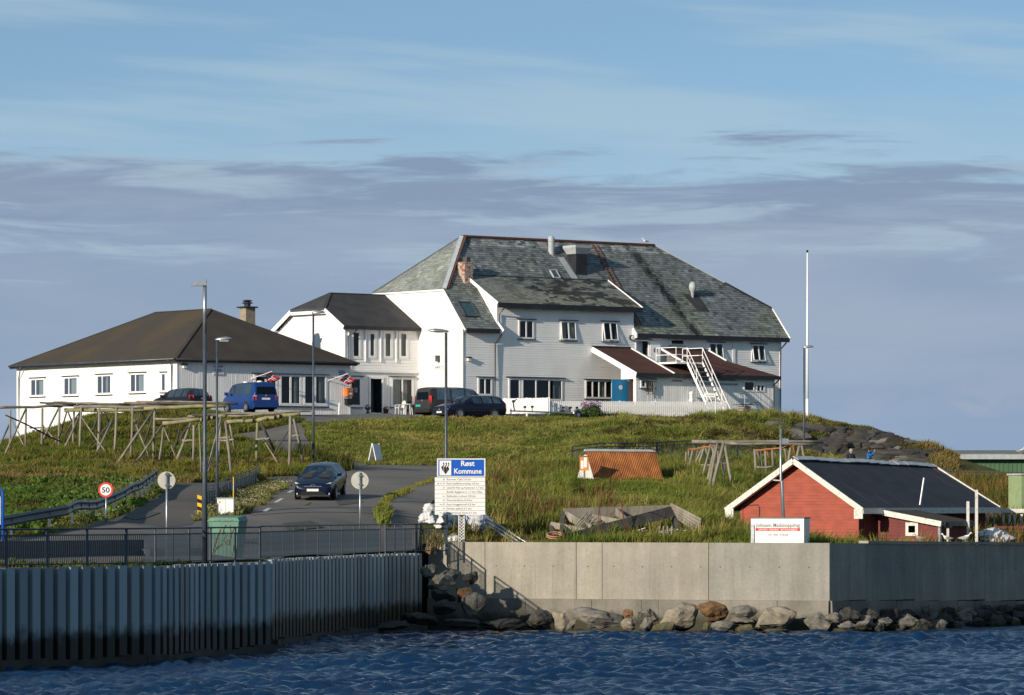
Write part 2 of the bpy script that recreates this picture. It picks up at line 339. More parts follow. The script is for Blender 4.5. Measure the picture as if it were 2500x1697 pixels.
for px, d, z in ((1860, 276, 8.6), (1940, 278, 7.9), (2020, 277, 7.5), (2100, 276, 7.2), (2200, 275, 7.0), (2260, 274, 6.9), (1900, 262, 7.2), (2050, 262, 6.9), (2200, 262, 6.7), (2100, 245, 6.0), (2300, 262, 6.4),
                 (1850, 200, 3.8), (2000, 205, 3.9), (2150, 215, 4.3), (2300, 220, 4.6), (2420, 228, 5.3), (2550, 232, 5.4), (2420, 245, 6.0), (2350, 235, 5.6), (1900, 225, 5.4), (2000, 235, 5.8),
                 (2500, 330, 3.5), (2300, 330, 4.0), (2400, 300, 4.6), (2310, 296, 5.6), (2500, 295, 4.5), (2240, 302, 7.0), (2130, 305, 8.6), (2000, 330, 8.5), (1700, 335, 10.6), (1300, 335, 10.8), (900, 330, 10.8), (500, 330, 10.2), (150, 330, 8.6), (-200, 330, 7.0),
                 (2500, 390, 1), (1800, 390, 2), (1200, 390, 2), (600, 390, 2), (0, 390, 1), (-500, 390, 0), (-800, 300, 6), (-800, 200, 4.5), (-800, 140, 3), (3200, 300, 5), (3200, 220, 4), (3000, 390, 0),
                 (43, 300, 9.2), (180, 310, 9.6)): cp(px, d, z=z)
CPA = np.array(CP)
def _phi(r): return np.sqrt(r*r+9.0)
_d = np.hypot(CPA[:, None, 0]-CPA[None, :, 0], (CPA[:, None, 1]-CPA[None, :, 1])*.8)
_n = len(CPA); _A = np.zeros((_n+3, _n+3)); _A[:_n, :_n] = _phi(_d)-np.eye(_n)*.25; _A[:_n, _n] = 1; _A[:_n, _n+1] = CPA[:, 0]; _A[:_n, _n+2] = CPA[:, 1]; _A[_n:, :_n] = _A[:_n, _n:].T
_w = np.linalg.solve(_A, np.concatenate([CPA[:, 2], [0, 0, 0]]))
def vnoise(x, y, s, seed=0):               # smooth value noise
    x = np.asarray(x)/s+seed*17.3; y = np.asarray(y)/s+seed*9.1; xi = np.floor(x).astype(np.int64); yi = np.floor(y).astype(np.int64); fx = x-xi; fy = y-yi
    fx = fx*fx*(3-2*fx); fy = fy*fy*(3-2*fy)
    def h(i, j):
        k = (i*374761393+j*668265263+seed*362437) & 0xffffffff; k = ((k ^ (k >> 13))*1274126177) & 0xffffffff; return ((k ^ (k >> 16)) & 0xffff)/65535.0
    return (h(xi, yi)*(1-fx)+h(xi+1, yi)*fx)*(1-fy)+(h(xi, yi+1)*(1-fx)+h(xi+1, yi+1)*fx)*fy
def Hs(x, y):                              # smooth ground height
    x = np.atleast_1d(np.asarray(x, float)); y = np.atleast_1d(np.asarray(y, float)); out = np.empty(x.shape)
    fx = x.ravel(); fy = y.ravel(); o = np.empty(fx.shape)
    for i in range(0, len(fx), 20000):
        a = fx[i:i+20000]; b = fy[i:i+20000]
        o[i:i+20000] = _phi(np.hypot(a[:, None]-CPA[None, :, 0], (b[:, None]-CPA[None, :, 1])*.8)) @ _w[:_n]+_w[_n]+_w[_n+1]*a+_w[_n+2]*b
    out = o.reshape(x.shape); return out
# places in photo pixels for a ground point, used to decide what grows or lies there
def pxy(x, y, z): return CX+FPX*x/y, HY-FPX*(z-CZ)/y
def G(px, py, dmin=140.0):                 # the ground point seen at a photo pixel
    d = np.arange(dmin, 330, .5); x = (px-CX)*d/FPX; z = CZ+(HY-py)*d/FPX; h = Hs(x, d); k = np.argmax(z-h <= 0)
    if not (z-h <= 0).any(): k = len(d)-1
    if k > 0:
        a = (z-h)[k-1]; b = (z-h)[k]; t = a/(a-b) if a != b else 0; dd = d[k-1]+.5*t
    else: dd = d[0]
    return ((px-CX)*dd/FPX, dd)
def inpoly(x, y, P):
    x = np.asarray(x); y = np.asarray(y); r = np.zeros(x.shape, bool); n = len(P); j = n-1
    for i in range(n):
        xi, yi = P[i]; xj, yj = P[j]
        r ^= ((yi > y) != (yj > y)) & (x < (xj-xi)*(y-yi)/((yj-yi) if yj != yi else 1e-9)+xi); j = i
    return r
def resample(P, n):
    P = np.array(P, float); s = np.concatenate([[0], np.cumsum(np.hypot(*(P[1:]-P[:-1]).T))]); t = np.linspace(0, s[-1], n)
    return np.stack([np.interp(t, s, P[:, 0]), np.interp(t, s, P[:, 1])], 1)

PAVED = []
def strip(name, left, right, off, mat, n=90, m=14, pix=True, keep=True):
    if pix: left = [G(*p) for p in left]; right = [G(*p) for p in right]
    a = resample(left, n); b = resample(right, n)
    # smooth the edges
    for P in (a, b):
        for _ in range(4): P[1:-1] = (P[:-2]+2*P[1:-1]+P[2:])/4
    if keep: PAVED.append([tuple(p) for p in a]+[tuple(p) for p in b[::-1]])
    t = np.linspace(0, 1, m+1)[None, :, None]; g = a[:, None, :]*(1-t)+b[:, None, :]*t; z = Hs(g[..., 0], g[..., 1])+off
    V = np.concatenate([g, z[..., None]], 2).reshape(-1, 3); mb = MB(); mb.v = [tuple(v) for v in V]
    for i in range(n-1):
        for k in range(m): mb.f.append((i*(m+1)+k, i*(m+1)+k+1, (i+1)*(m+1)+k+1, (i+1)*(m+1)+k)); mb.m.append(0)
    o = obj(name, mb, mat, smooth=True, recalc=True); 
    if o.data.polygons[0].normal.z < 0: o.data.flip_normals()
    return tag(o, kind='structure')

# quay front line (sheet pile), concrete walls: plan paths
PILE_F = [XY(*p) for p in ((-330, 132.5), (-150, 135.4), (0, 138.0), (150, 140.4), (300, 142.9), (385, 144.3), (440, 146.5), (490, 149.0), (530, 150.5), (600, 152.6), (664, 154.5))]
PILE_B = [XY(*p) for p in ((664, 161.5), (760, 168.5), (880, 176.5), (960, 181.5), (1032, 185.5))]
W1A, W1B = XY(1046, 187.5), XY(2025, 181.5)
W2DIR = (math.cos(R(58)), math.sin(R(58))); W2B = (W1B[0]+W2DIR[0]*34, W1B[1]+W2DIR[1]*34)

def ground_front(x):
    P = [(-400, 131), (PILE_F[0][0]-2, 130.5)]+[(p[0], p[1]+.8) for p in PILE_F if p[0] < -8.9]
    P = sorted(P)+[(-8.85, 161.9), (-8.5, 163.6), (-8.19, 165.4), (-7.5, 169.6), (-5.94, 177.6), (-4.78, 182.7), (-3.72, 188.4), (W1A[0]+.1, W1A[1]+.35), (W1B[0]-.3, W1B[1]+.35), (W2B[0], W2B[1]+.6), (60, 212), (400, 215)]
    P = sorted(P); return np.interp(x, [p[0] for p in P], [p[1] for p in P])

# ------------------------------------------------------------------ paved surfaces
Sapr = strip('quay_apron', [(-60, 1384), (200, 1383), (400, 1379), (560, 1372), (660, 1369), (780, 1358), (880, 1352), (960, 1347), (1020, 1343)],
             [(-60, 1326), (100, 1312), (230, 1284), (470, 1276), (616, 1254), (760, 1254), (830, 1254), (940, 1254), (1030, 1262)], .05, Mt['asphalt'], keep=True)
Sroad = strip('road', [(612, 1262), (649, 1228), (688, 1200), (714, 1186), (738, 1168), (830, 1157), (861, 1151), (900, 1137), (1068, 1139), (1180, 1142), (1300, 1145)],
              [(1036, 1268), (1046, 1246), (1056, 1228), (1066, 1210), (1080, 1195), (1104, 1180), (1130, 1171), (1150, 1166), (1170, 1162), (1190, 1159), (1304, 1151)], .065, Mt['asphalt'], n=140)
Spath = strip('footpath', [(215, 1292), (275, 1270), (358, 1229), (399, 1204), (419, 1186), (470, 1181), (560, 1176), (640, 1168), (740, 1164)],
              [(468, 1284), (500, 1244), (530, 1226), (560, 1210), (600, 1190), (634, 1177), (660, 1181), (690, 1186), (716, 1190)], .058, Mt['asphalt2'], n=120)
Sbr = strip('side_road', [(556, 1066), (594, 1078), (644, 1091), (688, 1104), (729, 1112), (765, 1126), (803, 1136), (861, 1152)],
            [(740, 1034), (745, 1048), (743, 1065), (756, 1084), (772, 1099), (806, 1116), (870, 1131), (900, 1137)], .072, Mt['gravel'], n=120)
Syard = strip('yard', [XY(430, 279), XY(560, 279.5), XY(640, 278), XY(740, 272.5), XY(798, 272), XY(900, 276), XY(1050, 278.6), XY(1240, 281.5), XY(1340, 283)],
              [XY(430, 296), XY(560, 297), XY(700, 301), XY(853, 306), XY(1000, 312), XY(1130, 310), XY(1240, 310), XY(1340, 310), XY(1420, 310)], .08, Mt['gravel'], pix=False, n=110)
# dashes of the broken edge line on the road
for k, (a, b) in enumerate((((705, 1207), (714, 1201)), ((672, 1231), (689, 1221)), ((644, 1254), (658, 1245)))):
    p = G(*a); q = G(*b); dx = .09
    strip('road_marking', [(p[0]-dx, p[1]), (q[0]-dx, q[1])], [(p[0]+dx, p[1]), (q[0]+dx, q[1])], .078, Mt['paintline'], n=8, m=1, pix=False, keep=False)
# darker repair patches in the asphalt
for a, b in (([(690, 1282), (760, 1276)], [(704, 1300), (790, 1292)]), ([(820, 1228), (870, 1222)], [(826, 1238), (886, 1230)]), ([(300, 1266), (350, 1250)], [(330, 1274), (392, 1256)]), ([(560, 1318), (660, 1312)], [(556, 1336), (676, 1328)])):
    strip('asphalt_patch', a, b, .083, Mt['patch'], n=12, m=4, keep=False)
# tar seams across the road
for a in ([(600, 1258), (740, 1246), (930, 1241)], [(955, 1231), (1000, 1229), (1050, 1231)]):
    P = [G(*q) for q in a]; strip('tar_seam', [(p[0], p[1]) for p in P], [(p[0], p[1]+.35) for p in P], .0745, Mt['blackplastic'], n=40, m=1, pix=False, keep=False)

# ------------------------------------------------------------------ terrain mesh
def ground_mat():
    m = bpy.data.materials.new('soil_and_turf'); m.use_nodes = True; nt = m.node_tree; N = nt.nodes; L = nt.links; b = N['Principled BSDF']; b.inputs['Roughness'].default_value = .95; b.inputs['Specular IOR Level'].default_value = .1
    at = N.new('ShaderNodeAttribute'); at.attribute_name = 'col'
    tc = N.new('ShaderNodeTexCoord'); n = N.new('ShaderNodeTexNoise'); n.inputs['Scale'].default_value = 1.8; n.inputs['Detail'].default_value = 8; n.inputs['Roughness'].default_value = .7; L.new(tc.outputs['Object'], n.inputs['Vector'])
    mr = N.new('ShaderNodeMapRange'); mr.inputs['From Min'].default_value = .3; mr.inputs['From Max'].default_value = .7; mr.inputs['To Min'].default_value = .65; mr.inputs['To Max'].default_value = 1.35; L.new(n.outputs['Fac'], mr.inputs['Value'])
    mx = N.new('ShaderNodeMix'); mx.data_type = 'RGBA'; mx.blend_type = 'MULTIPLY'; mx.inputs[0].default_value = 1; L.new(at.outputs['Color'], mx.inputs[6]); L.new(mr.outputs[0], mx.inputs[7]); L.new(mx.outputs[2], b.inputs['Base Color'])
    bp = N.new('ShaderNodeBump'); bp.inputs['Strength'].default_value = .7; bp.inputs['Distance'].default_value = .12; L.new(n.outputs['Fac'], bp.inputs['Height']); L.new(bp.outputs[0], b.inputs['Normal'])
    return m
def crag(x, y):                            # where bare rock faces stand, 0..1
    z = Hs(x, y); px, py = pxy(x, y, z)
    c = np.zeros(np.shape(x))
    c = np.maximum(c, np.clip(np.minimum((px-1915)/30, (2275-px)/15), 0, 1)*np.clip((y-275)/1.5, 0, 1)*np.clip((286.5-y)/2.0, 0, 1))
    c = np.maximum(c, np.clip(np.minimum((px-1800)/20, (1990-px)/30), 0, 1)*np.clip((y-264)/2, 0, 1)*np.clip((276-y)/2, 0, 1)*.75)
    c = np.maximum(c, np.clip(np.minimum((px-1500)/10, (1700-px)/20), 0, 1)*np.clip((y-250)/1.5, 0, 1)*np.clip((257-y)/1.5, 0, 1)*.9)
    return c
def build_ground():
    xs = np.concatenate([np.linspace(-300, -34, 22), np.arange(-33, 45, .42), np.linspace(46, 300, 22)]); nr = 300
    ss = np.linspace(0, 1, nr)**1.05
    yf = ground_front(xs); X = np.repeat(xs[None, :], nr, 0); Y = yf[None, :]+(400-yf[None, :])*ss[:, None]
    Z = Hs(X, Y)
    c = crag(X, Y)
    Z = Z+(vnoise(X, Y, 1.6, 3)-.5)*.6*c+(vnoise(X, Y, .7, 4)-.5)*.3*c
    paved = np.zeros(X.shape, bool)
    for P in PAVED: paved |= inpoly(X, Y, P)
    rough = np.where(paved, 0, 1)*np.clip((Y-yf[None, :]-1)/3, 0, 1)
    Z = Z+rough*((vnoise(X, Y, 3.1, 1)-.5)*.22+(vnoise(X, Y, 1.1, 2)-.5)*.10)-.02
    Z[-1, :] = -3
    px, py = pxy(X, Y, Z)
    # colours of the soil and turf themselves
    col = np.empty(X.shape+(4,)); col[..., 3] = 1
    turf = np.array(s2l((96, 92, 48))); earth = np.array(s2l((78, 66, 46))); rock = np.array((.050, .044, .032)); pal = np.array((.085, .075, .050)); grn = np.array(s2l((70, 84, 34)))
    n = vnoise(X, Y, 4.0, 5)[..., None]; base = turf*(1-n)+grn*n
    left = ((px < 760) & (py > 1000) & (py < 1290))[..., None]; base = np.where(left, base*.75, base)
    n2 = np.clip((vnoise(X, Y, 1.3, 6)-.55)*4, 0, 1)[..., None]*.5; base = base*(1-n2)+earth*n2
    nr_ = np.clip((vnoise(X, Y, 1.2, 9)-.5)*4, 0, 1)[..., None]; rk = rock*(1-nr_)+pal*nr_; cc = np.clip(c*1.2-(vnoise(X, Y, 1.5, 8)-.35)*.9, 0, 1)[..., None]; base = base*(1-cc)+rk*cc
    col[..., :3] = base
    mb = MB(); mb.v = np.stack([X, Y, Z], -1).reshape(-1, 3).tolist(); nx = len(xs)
    mb.f = [(i*nx+k, i*nx+k+1, (i+1)*nx+k+1, (i+1)*nx+k) for i in range(nr-1) for k in range(nx-1)]; mb.m = [0]*len(mb.f)
    # skirt at the front edge
    b0 = len(mb.v); mb.v += [(xs[k], yf[k], -1.0) for k in range(nx)]+[(xs[k], yf[k], Z[0, k]) for k in range(nx)]; mb.f += [(b0+k, b0+k+1, b0+nx+k+1, b0+nx+k) for k in range(nx-1)]; mb.m += [0]*(nx-1)
    cl = np.concatenate([col.reshape(-1, 4), np.tile([.03, .028, .024, 1], (2*nx, 1))]); mb.col = cl
    o = obj('ground', mb, ground_mat(), smooth=True); tag(o, kind='structure')
build_ground()
def gz(x, y): return float(Hs(x, y)[0])

# ------------------------------------------------------------------ the sea
def water_mat():
    m = bpy.data.materials.new('sea_water'); m.use_nodes = True; nt = m.node_tree; N = nt.nodes; L = nt.links; b = N['Principled BSDF']
    b.inputs['Base Color'].default_value = (.003, .022, .065, 1); b.inputs['Roughness'].default_value = .08; b.inputs['IOR'].default_value = 1.33; b.inputs['Specular IOR Level'].default_value = .5
    tc = N.new('ShaderNodeTexCoord'); mp = N.new('ShaderNodeMapping'); mp.inputs['Scale'].default_value = (1.0, .55, 1); L.new(tc.outputs['Object'], mp.inputs['Vector'])
    n = N.new('ShaderNodeTexNoise'); n.inputs['Scale'].default_value = 5.0; n.inputs['Detail'].default_value = 5; n.inputs['Roughness'].default_value = .6; L.new(mp.outputs[0], n.inputs['Vector'])
    bp = N.new('ShaderNodeBump'); bp.inputs['Strength'].default_value = .75; bp.inputs['Distance'].default_value = .06; L.new(n.outputs['Fac'], bp.inputs['Height']); L.new(bp.outputs[0], b.inputs['Normal'])
    return m
def build_sea():
    xs = np.concatenate([-np.geomspace(6000, 26, 18), np.arange(-24, 24.01, .10), np.geomspace(26, 6000, 18)])
    ys = np.concatenate([-np.geomspace(3000, 20, 8), [0, 40, 80, 100], np.arange(108, 190.1, .125), np.geomspace(192, 9000, 24)])
    X, Y = np.meshgrid(xs, ys); Z = np.zeros(X.shape); gx = np.zeros(X.shape)
    r = np.random.default_rng(3); amp = np.clip((26-np.abs(X))/3, 0, 1)*np.clip((Y-104)/4, 0, 1)*np.clip((196-Y)/8, 0, 1)
    calm = .35+.65*np.clip((183-Y)/8, 0, 1)
    for i in range(70):
        lam = 10**r.uniform(-.52, .42); th = r.normal(R(-84), .40); k = 2*math.pi/lam; a = .0108*lam**.74*r.uniform(.5, 1.3); ph = r.uniform(0, 6.28)
        q = k*(X*math.cos(th)+Y*math.sin(th))+ph; Z += a*(np.sin(q)+.25*np.sin(2*q+.6))
    g = .55+.9*vnoise(X, Y, 9, 11); Z = Z*g; Z = np.where(Z > 0, Z*1.25, Z*.8)
    Z *= amp*calm
    mb = MB(); mb.v = np.stack([X, Y, Z], -1).reshape(-1, 3); nx = len(xs); ny = len(ys)
    i, k = np.meshgrid(np.arange(ny-1), np.arange(nx-1), indexing='ij'); a = (i*nx+k).ravel(); F = np.stack([a, a+1, a+nx+1, a+nx], 1)
    me = bpy.data.meshes.new('sea'); me.vertices.add(nx*ny); me.vertices.foreach_set('co', mb.v.astype(np.float32).ravel())
    me.loops.add(F.size); me.loops.foreach_set('vertex_index', F.ravel().astype(np.int32)); me.polygons.add(len(F)); me.polygons.foreach_set('loop_start', np.arange(0, F.size, 4, dtype=np.int32))
    me.update(calc_edges=True); me.polygons.foreach_set('use_smooth', [True]*len(F)); me.materials.append(water_mat())
    o = bpy.data.objects.new('sea', me); C.objects.link(o); tag(o, kind='structure')
build_sea()

# ------------------------------------------------------------------ sheet-pile quay
def pile_mat():
    m = bpy.data.materials.new('sheet_pile_steel'); m.use_nodes = True; nt = m.node_tree; N = nt.nodes; L = nt.links; b = N['Principled BSDF']; b.inputs['Roughness'].default_value = .55; b.inputs['Metallic'].default_value = .25
    tc = N.new('ShaderNodeTexCoord'); oi = N.new('ShaderNodeObjectInfo'); sp = N.new('ShaderNodeSeparateXYZ'); L.new(tc.outputs['Object'], sp.inputs[0])
    cv = N.new('ShaderNodeVectorMath'); cv.operation = 'ADD'; L.new(tc.outputs['Object'], cv.inputs[0]); L.new(oi.outputs['Location'], cv.inputs[1])
    n = N.new('ShaderNodeTexNoise'); n.inputs['Scale'].default_value = 2.2; n.inputs['Detail'].default_value = 7; L.new(cv.outputs[0], n.inputs['Vector'])
    ad = N.new('ShaderNodeMath'); ad.operation = 'MULTIPLY_ADD'; ad.inputs[1].default_value = .9; L.new(n.outputs['Fac'], ad.inputs[0]); L.new(sp.outputs[2], ad.inputs[2])
    r1 = N.new('ShaderNodeMapRange'); r1.interpolation_type = 'SMOOTHSTEP'; r1.inputs['From Min'].default_value = 1.30; r1.inputs['From Max'].default_value = 1.85; L.new(ad.outputs[0], r1.inputs['Value'])
    mx = N.new('ShaderNodeMix'); mx.data_type = 'RGBA'; mx.inputs[6].default_value = (.020, .022, .016, 1); mx.inputs[7].default_value = (.245, .305, .325, 1); L.new(r1.outputs[0], mx.inputs[0])
    rr = N.new('ShaderNodeMapRange'); rr.inputs['To Min'].default_value = .7; rr.inputs['To Max'].default_value = 1.25; L.new(oi.outputs['Random'], rr.inputs['Value'])
    m2 = N.new('ShaderNodeMix'); m2.data_type = 'RGBA'; m2.blend_type = 'MULTIPLY'; m2.inputs[0].default_value = 1; L.new(mx.outputs[2], m2.inputs[6]); L.new(rr.outputs[0], m2.inputs[7]); L.new(m2.outputs[2], b.inputs['Base Color'])
    return m
Mt['pile'] = pile_mat()
Mt['toe'] = pm('weedy_concrete_toe', (.050, .050, .038), (.022, .022, .018), scale=1.2, rough=.8, bump=.5, bscale=8, fine=.2)
Mt['capdeck'] = pm('quay_cap_concrete', (.20, .20, .19), (.13, .13, .12), scale=2, rough=.9, fine=.15)
def pile_run(path, label, top=3.16):
    t = thing('sheet_pile_quay', label, 'quay', (path[0][0], path[0][1], 0))
    L0 = np.array(path); seg = np.hypot(*(L0[1:]-L0[:-1]).T); S = seg.sum(); n = int(S/.6); Q = resample(path, n+1)
    w = .10; dp = .34; mb = MB()
    prof = [(-.30, dp), (-.205, dp), (-.185, 0), (.185, 0), (.205, dp), (.30, dp)]
    # z-shaped trough pile as a bent plate with thickness
    a = [(x, y) for x, y in prof]; b = [(x*(1.0), y+.03) for x, y in prof]
    ring = a+b[::-1]; k = len(ring)
    mb.v = [(x, y, .18) for x, y in ring]+[(x, y, top) for x, y in ring]
    for i in range(k): j = (i+1) % k; mb.f.append((i, j, k+j, k+i)); mb.m.append(0)
    for i in range(len(a)-1): mb.f.append((k+i, k+i+1, k+k-2-i, k+k-1-i)); mb.m.append(0)
    me = mesh_of('sheet_pile', mb, Mt['pile']); fixn(me)
    for i in range(n):
        c = (Q[i]+Q[i+1])/2; dx, dy = Q[i+1]-Q[i]; ang = math.atan2(dy, dx); sc = np.hypot(dx, dy)/.6
        inst('sheet_pile', me, t, Matrix.Translation((c[0]-path[0][0], c[1]-path[0][1], rnd.uniform(-.02, .02))) @ Matrix.Rotation(ang, 4, 'Z') @ Matrix.Diagonal((sc, 1, 1, 1)))
    # concrete toe below the piles, and the cap behind their heads
    toe = MB(); cap = MB()
    for i in range(0, n, 2):
        p = Q[i]; q = Q[min(i+2, n)]; dx, dy = q-p; l = math.hypot(dx, dy); nx, ny = dy/l, -dx/l
        o1 = .22; i1 = -.4; zt = .30+.05*math.sin(i*.7)
        toe.hexa([(p[0]+nx*o1, p[1]+ny*o1, -1.5), (q[0]+nx*o1, q[1]+ny*o1, -1.5), (q[0]-nx*.4, q[1]-ny*.4, -1.5), (p[0]-nx*.4, p[1]-ny*.4, -1.5),
                  (p[0]+nx*o1, p[1]+ny*o1, zt), (q[0]+nx*o1, q[1]+ny*o1, zt), (q[0]-nx*.4, q[1]-ny*.4, zt), (p[0]-nx*.4, p[1]-ny*.4, zt)])
        cap.hexa([(p[0]-nx*.2, p[1]-ny*.2, 2.6), (q[0]-nx*.2, q[1]-ny*.2, 2.6), (q[0]-nx*1.5, q[1]-ny*1.5, 2.6), (p[0]-nx*1.5, p[1]-ny*1.5, 2.6),
                  (p[0]-nx*.2, p[1]-ny*.2, 3.13), (q[0]-nx*.2, q[1]-ny*.2, 3.13), (q[0]-nx*1.5, q[1]-ny*1.5, 3.145), (p[0]-nx*1.5, p[1]-ny*1.5, 3.145)])
    obj('toe', toe, Mt['toe'], t, world=True); obj('cap', cap, Mt['capdeck'], t, world=True)
    return t
pile_run(PILE_F, 'front corrugated steel sheet-pile quay wall rounding the left corner')
pile_run(PILE_B, 'rear corrugated steel sheet-pile quay wall running back to the rocks')
# the return wall joining the two runs of piles
t = thing('sheet_pile_return', 'short steel return wall between the two sheet-pile runs', 'quay', (PILE_F[-1][0], PILE_F[-1][1], 0))
mb = MB(); a = PILE_F[-1]; b = PILE_B[0]
for k in range(24):
    u = k/24; v = (k+.62)/24; x0, y0 = a[0]+(b[0]-a[0])*u, a[1]+(b[1]-a[1])*u; x1, y1 = a[0]+(b[0]-a[0])*v, a[1]+(b[1]-a[1])*v
    mb.hexa([(x0-.3, y0, -1), (x0+.02, y0, -1), (x1+.02, y1, -1), (x1-.3, y1, -1), (x0-.3, y0, 3.1), (x0+.02, y0, 3.1), (x1+.02, y1, 3.1), (x1-.3, y1, 3.1)])
o = obj('plate', mb, Mt['pile'], t, world=True); tag(o, kind='stuff')
mb = MB(); mb.hexa([(a[0]-.1, a[1], -1), (b[0]-.1, b[1], -1), (b[0]-1.2, b[1]+.3, -1), (a[0]-1.2, a[1]+.4, -1), (a[0]-.1, a[1], 3.08), (b[0]-.1, b[1], 3.08), (b[0]-1.2, b[1]+.3, 3.08), (a[0]-1.2, a[1]+.4, 3.08)])
obj('core', mb, Mt['capdeck'], t, world=True)

# ------------------------------------------------------------------ concrete harbour walls
def concrete(name, c, c2):
    m = bpy.data.materials.new(name); m.use_nodes = True; nt = m.node_tree; N = nt.nodes; L = nt.links; b = N['Principled BSDF']; b.inputs['Roughness'].default_value = .9; b.inputs['Specular IOR Level'].default_value = .2
    tc = N.new('ShaderNodeTexCoord')
    def nz(sc, st, det=6):
        mp = N.new('ShaderNodeMapping'); mp.inputs['Scale'].default_value = st; L.new(tc.outputs['Object'], mp.inputs['Vector'])
        n = N.new('ShaderNodeTexNoise'); n.inputs['Scale'].default_value = sc; n.inputs['Detail'].default_value = det; L.new(mp.outputs[0], n.inputs['Vector']); return n.outputs['Fac']
    def rng_(v, a, b2, c0, c1):
        r = N.new('ShaderNodeMapRange'); r.inputs['From Min'].default_value = a; r.inputs['From Max'].default_value = b2; r.inputs['To Min'].default_value = c0; r.inputs['To Max'].default_value = c1; L.new(v, r.inputs['Value']); return r.outputs[0]
    mx = N.new('ShaderNodeMix'); mx.data_type = 'RGBA'; mx.inputs[6].default_value = (*c, 1); mx.inputs[7].default_value = (*c2, 1); L.new(rng_(nz(.7, (1, 1, 1)), .35, .65, 0, 1), mx.inputs[0]); col = mx.outputs[2]
    for v in (rng_(nz(2.2, (1, 1, .10)), .35, .7, 1.06, .88), rng_(nz(5.5, (1, 1, .06)), .56, .74, 1.0, .84), rng_(nz(9, (1, 1, 1)), .3, .7, .92, 1.08), rng_(nz(1.4, (1, 1, 1)), .3, .7, .88, 1.1)):
        ml = N.new('ShaderNodeMix'); ml.data_type = 'RGBA'; ml.blend_type = 'MULTIPLY'; ml.inputs[0].default_value = 1; L.new(col, ml.inputs[6]); L.new(v, ml.inputs[7]); col = ml.outputs[2]
    L.new(col, b.inputs['Base Color'])
    bp = N.new('ShaderNodeBump'); bp.inputs['Strength'].default_value = .15; bp.inputs['Distance'].default_value = .02; L.new(nz(14, (1, 1, 1)), bp.inputs['Height']); L.new(bp.outputs[0], b.inputs['Normal']); return m
Mt['conc'] = [concrete('cast_concrete_%d' % i, *q) for i, q in enumerate((((.325, .298, .245), (.285, .262, .218)), ((.305, .282, .235), (.26, .242, .204)), ((.275, .262, .225), (.23, .222, .196)), ((.335, .308, .255), (.295, .272, .225))))]
Mt['concold'] = concrete('rough_footing_concrete', (.25, .23, .19), (.15, .14, .115))
def wall_panel(mb, A, u, n, s0, s1, zb, zt0, zt1, thick=.35, bev=.012):
    def P(s, o, z): return (A[0]+u[0]*s+n[0]*o, A[1]+u[1]*s+n[1]*o, z)
    mb.hexa([P(s0+bev, 0, zb), P(s1-bev, 0, zb), P(s1-bev, -thick, zb), P(s0+bev, -thick, zb), P(s0+bev, 0, zt0), P(s1-bev, 0, zt1), P(s1-bev, -thick, zt1), P(s0+bev, -thick, zt0)])
def sea_wall(A, B, label, cuts, ztop, zjoint, foot_out=.22, left_slope=None):
    l = math.hypot(B[0]-A[0], B[1]-A[1]); u = ((B[0]-A[0])/l, (B[1]-A[1])/l); n = (u[1], -u[0])
    t = thing('harbour_wall', label, 'wall', (A[0], A[1], 0)); cuts = [0]+cuts+[l]
    for k in range(len(cuts)-1):
        s0, s1 = cuts[k], cuts[k+1]; mb = MB()
        if k == 0 and left_slope:
            zs, ss = left_slope
            def P(s, o, z): return (A[0]+u[0]*s+n[0]*o, A[1]+u[1]*s+n[1]*o, z)
            pts = [P(s0, 0, zjoint(0)), P(s1-.012, 0, zjoint(s1)), P(s1-.012, 0, ztop(s1)), P(ss, 0, ztop(ss)), P(s0, 0, zs)]
            mb.prism(pts, (-n[0]*.35, -n[1]*.35, 0))
        else: wall_panel(mb, A, u, n, s0, s1, zjoint(s0), ztop(s0), ztop(s1))
        obj('panel', mb, Mt['conc'][(k*7+3) % 4 if left_slope is None else (3, 0, 3, 1, 2)[k % 5]], t, world=True, recalc=True)
        # shutter board lines left as thin ribs
        rb = MB(); s = s0+.55
        while s < s1-.3:
            z0 = zjoint(s)+.05; z1 = ztop(s)-rnd.choice((.1, .5, .9, 1.1)); 
            if not (left_slope and s < left_slope[1]): wall_panel(rb, A, u, n, s, s+.02, z0, z1, z1, thick=-.004, bev=0)
            s += rnd.uniform(.45, .8)
        if rb.v: tag(obj('shutter_line', rb, Mt['conc'][(k+1) % 4], t, world=True, recalc=True), kind='stuff')
        # tie holes
        for s in np.arange(s0+.5, s1-.3, 1.25):
            if left_slope and s < left_slope[1]: continue
            hb = MB(); z = (zjoint(s)+ztop(s))/2+.18; q = Vector((A[0]+u[0]*s+n[0]*.006, A[1]+u[1]*s+n[1]*.006, z)); hb.tube([q, q-Vector((n[0]*.02, n[1]*.02, 0))], .028, 8)
            obj('tie_hole', hb, Mt['blackplastic'], t, world=True)
    fb = MB()
    for k in range(24):
        s0 = l*k/24; s1 = l*(k+1)/24; z0 = zjoint(s0)-.004; o = foot_out+.02*math.sin(k*1.7)
        def P(s, o, z): return (A[0]+u[0]*s+n[0]*o, A[1]+u[1]*s+n[1]*o, z)
        fb.hexa([P(s0, o+.02, -1), P(s1, o+.02, -1), P(s1, -.3, -1), P(s0, -.3, -1), P(s0, o-.10, z0), P(s1, o-.10, z0), P(s1, -.3, z0), P(s0, -.3, z0)])
    obj('footing', fb, Mt['concold'], t, world=True)
    return t, u, n, l
def cut_of(A, u, px): k = (px-CX)/FPX; return (k*A[1]-A[0])/(u[0]-k*u[1])
_l = math.hypot(W1B[0]-W1A[0], W1B[1]-W1A[1]); _u = ((W1B[0]-W1A[0])/_l, (W1B[1]-W1A[1])/_l)
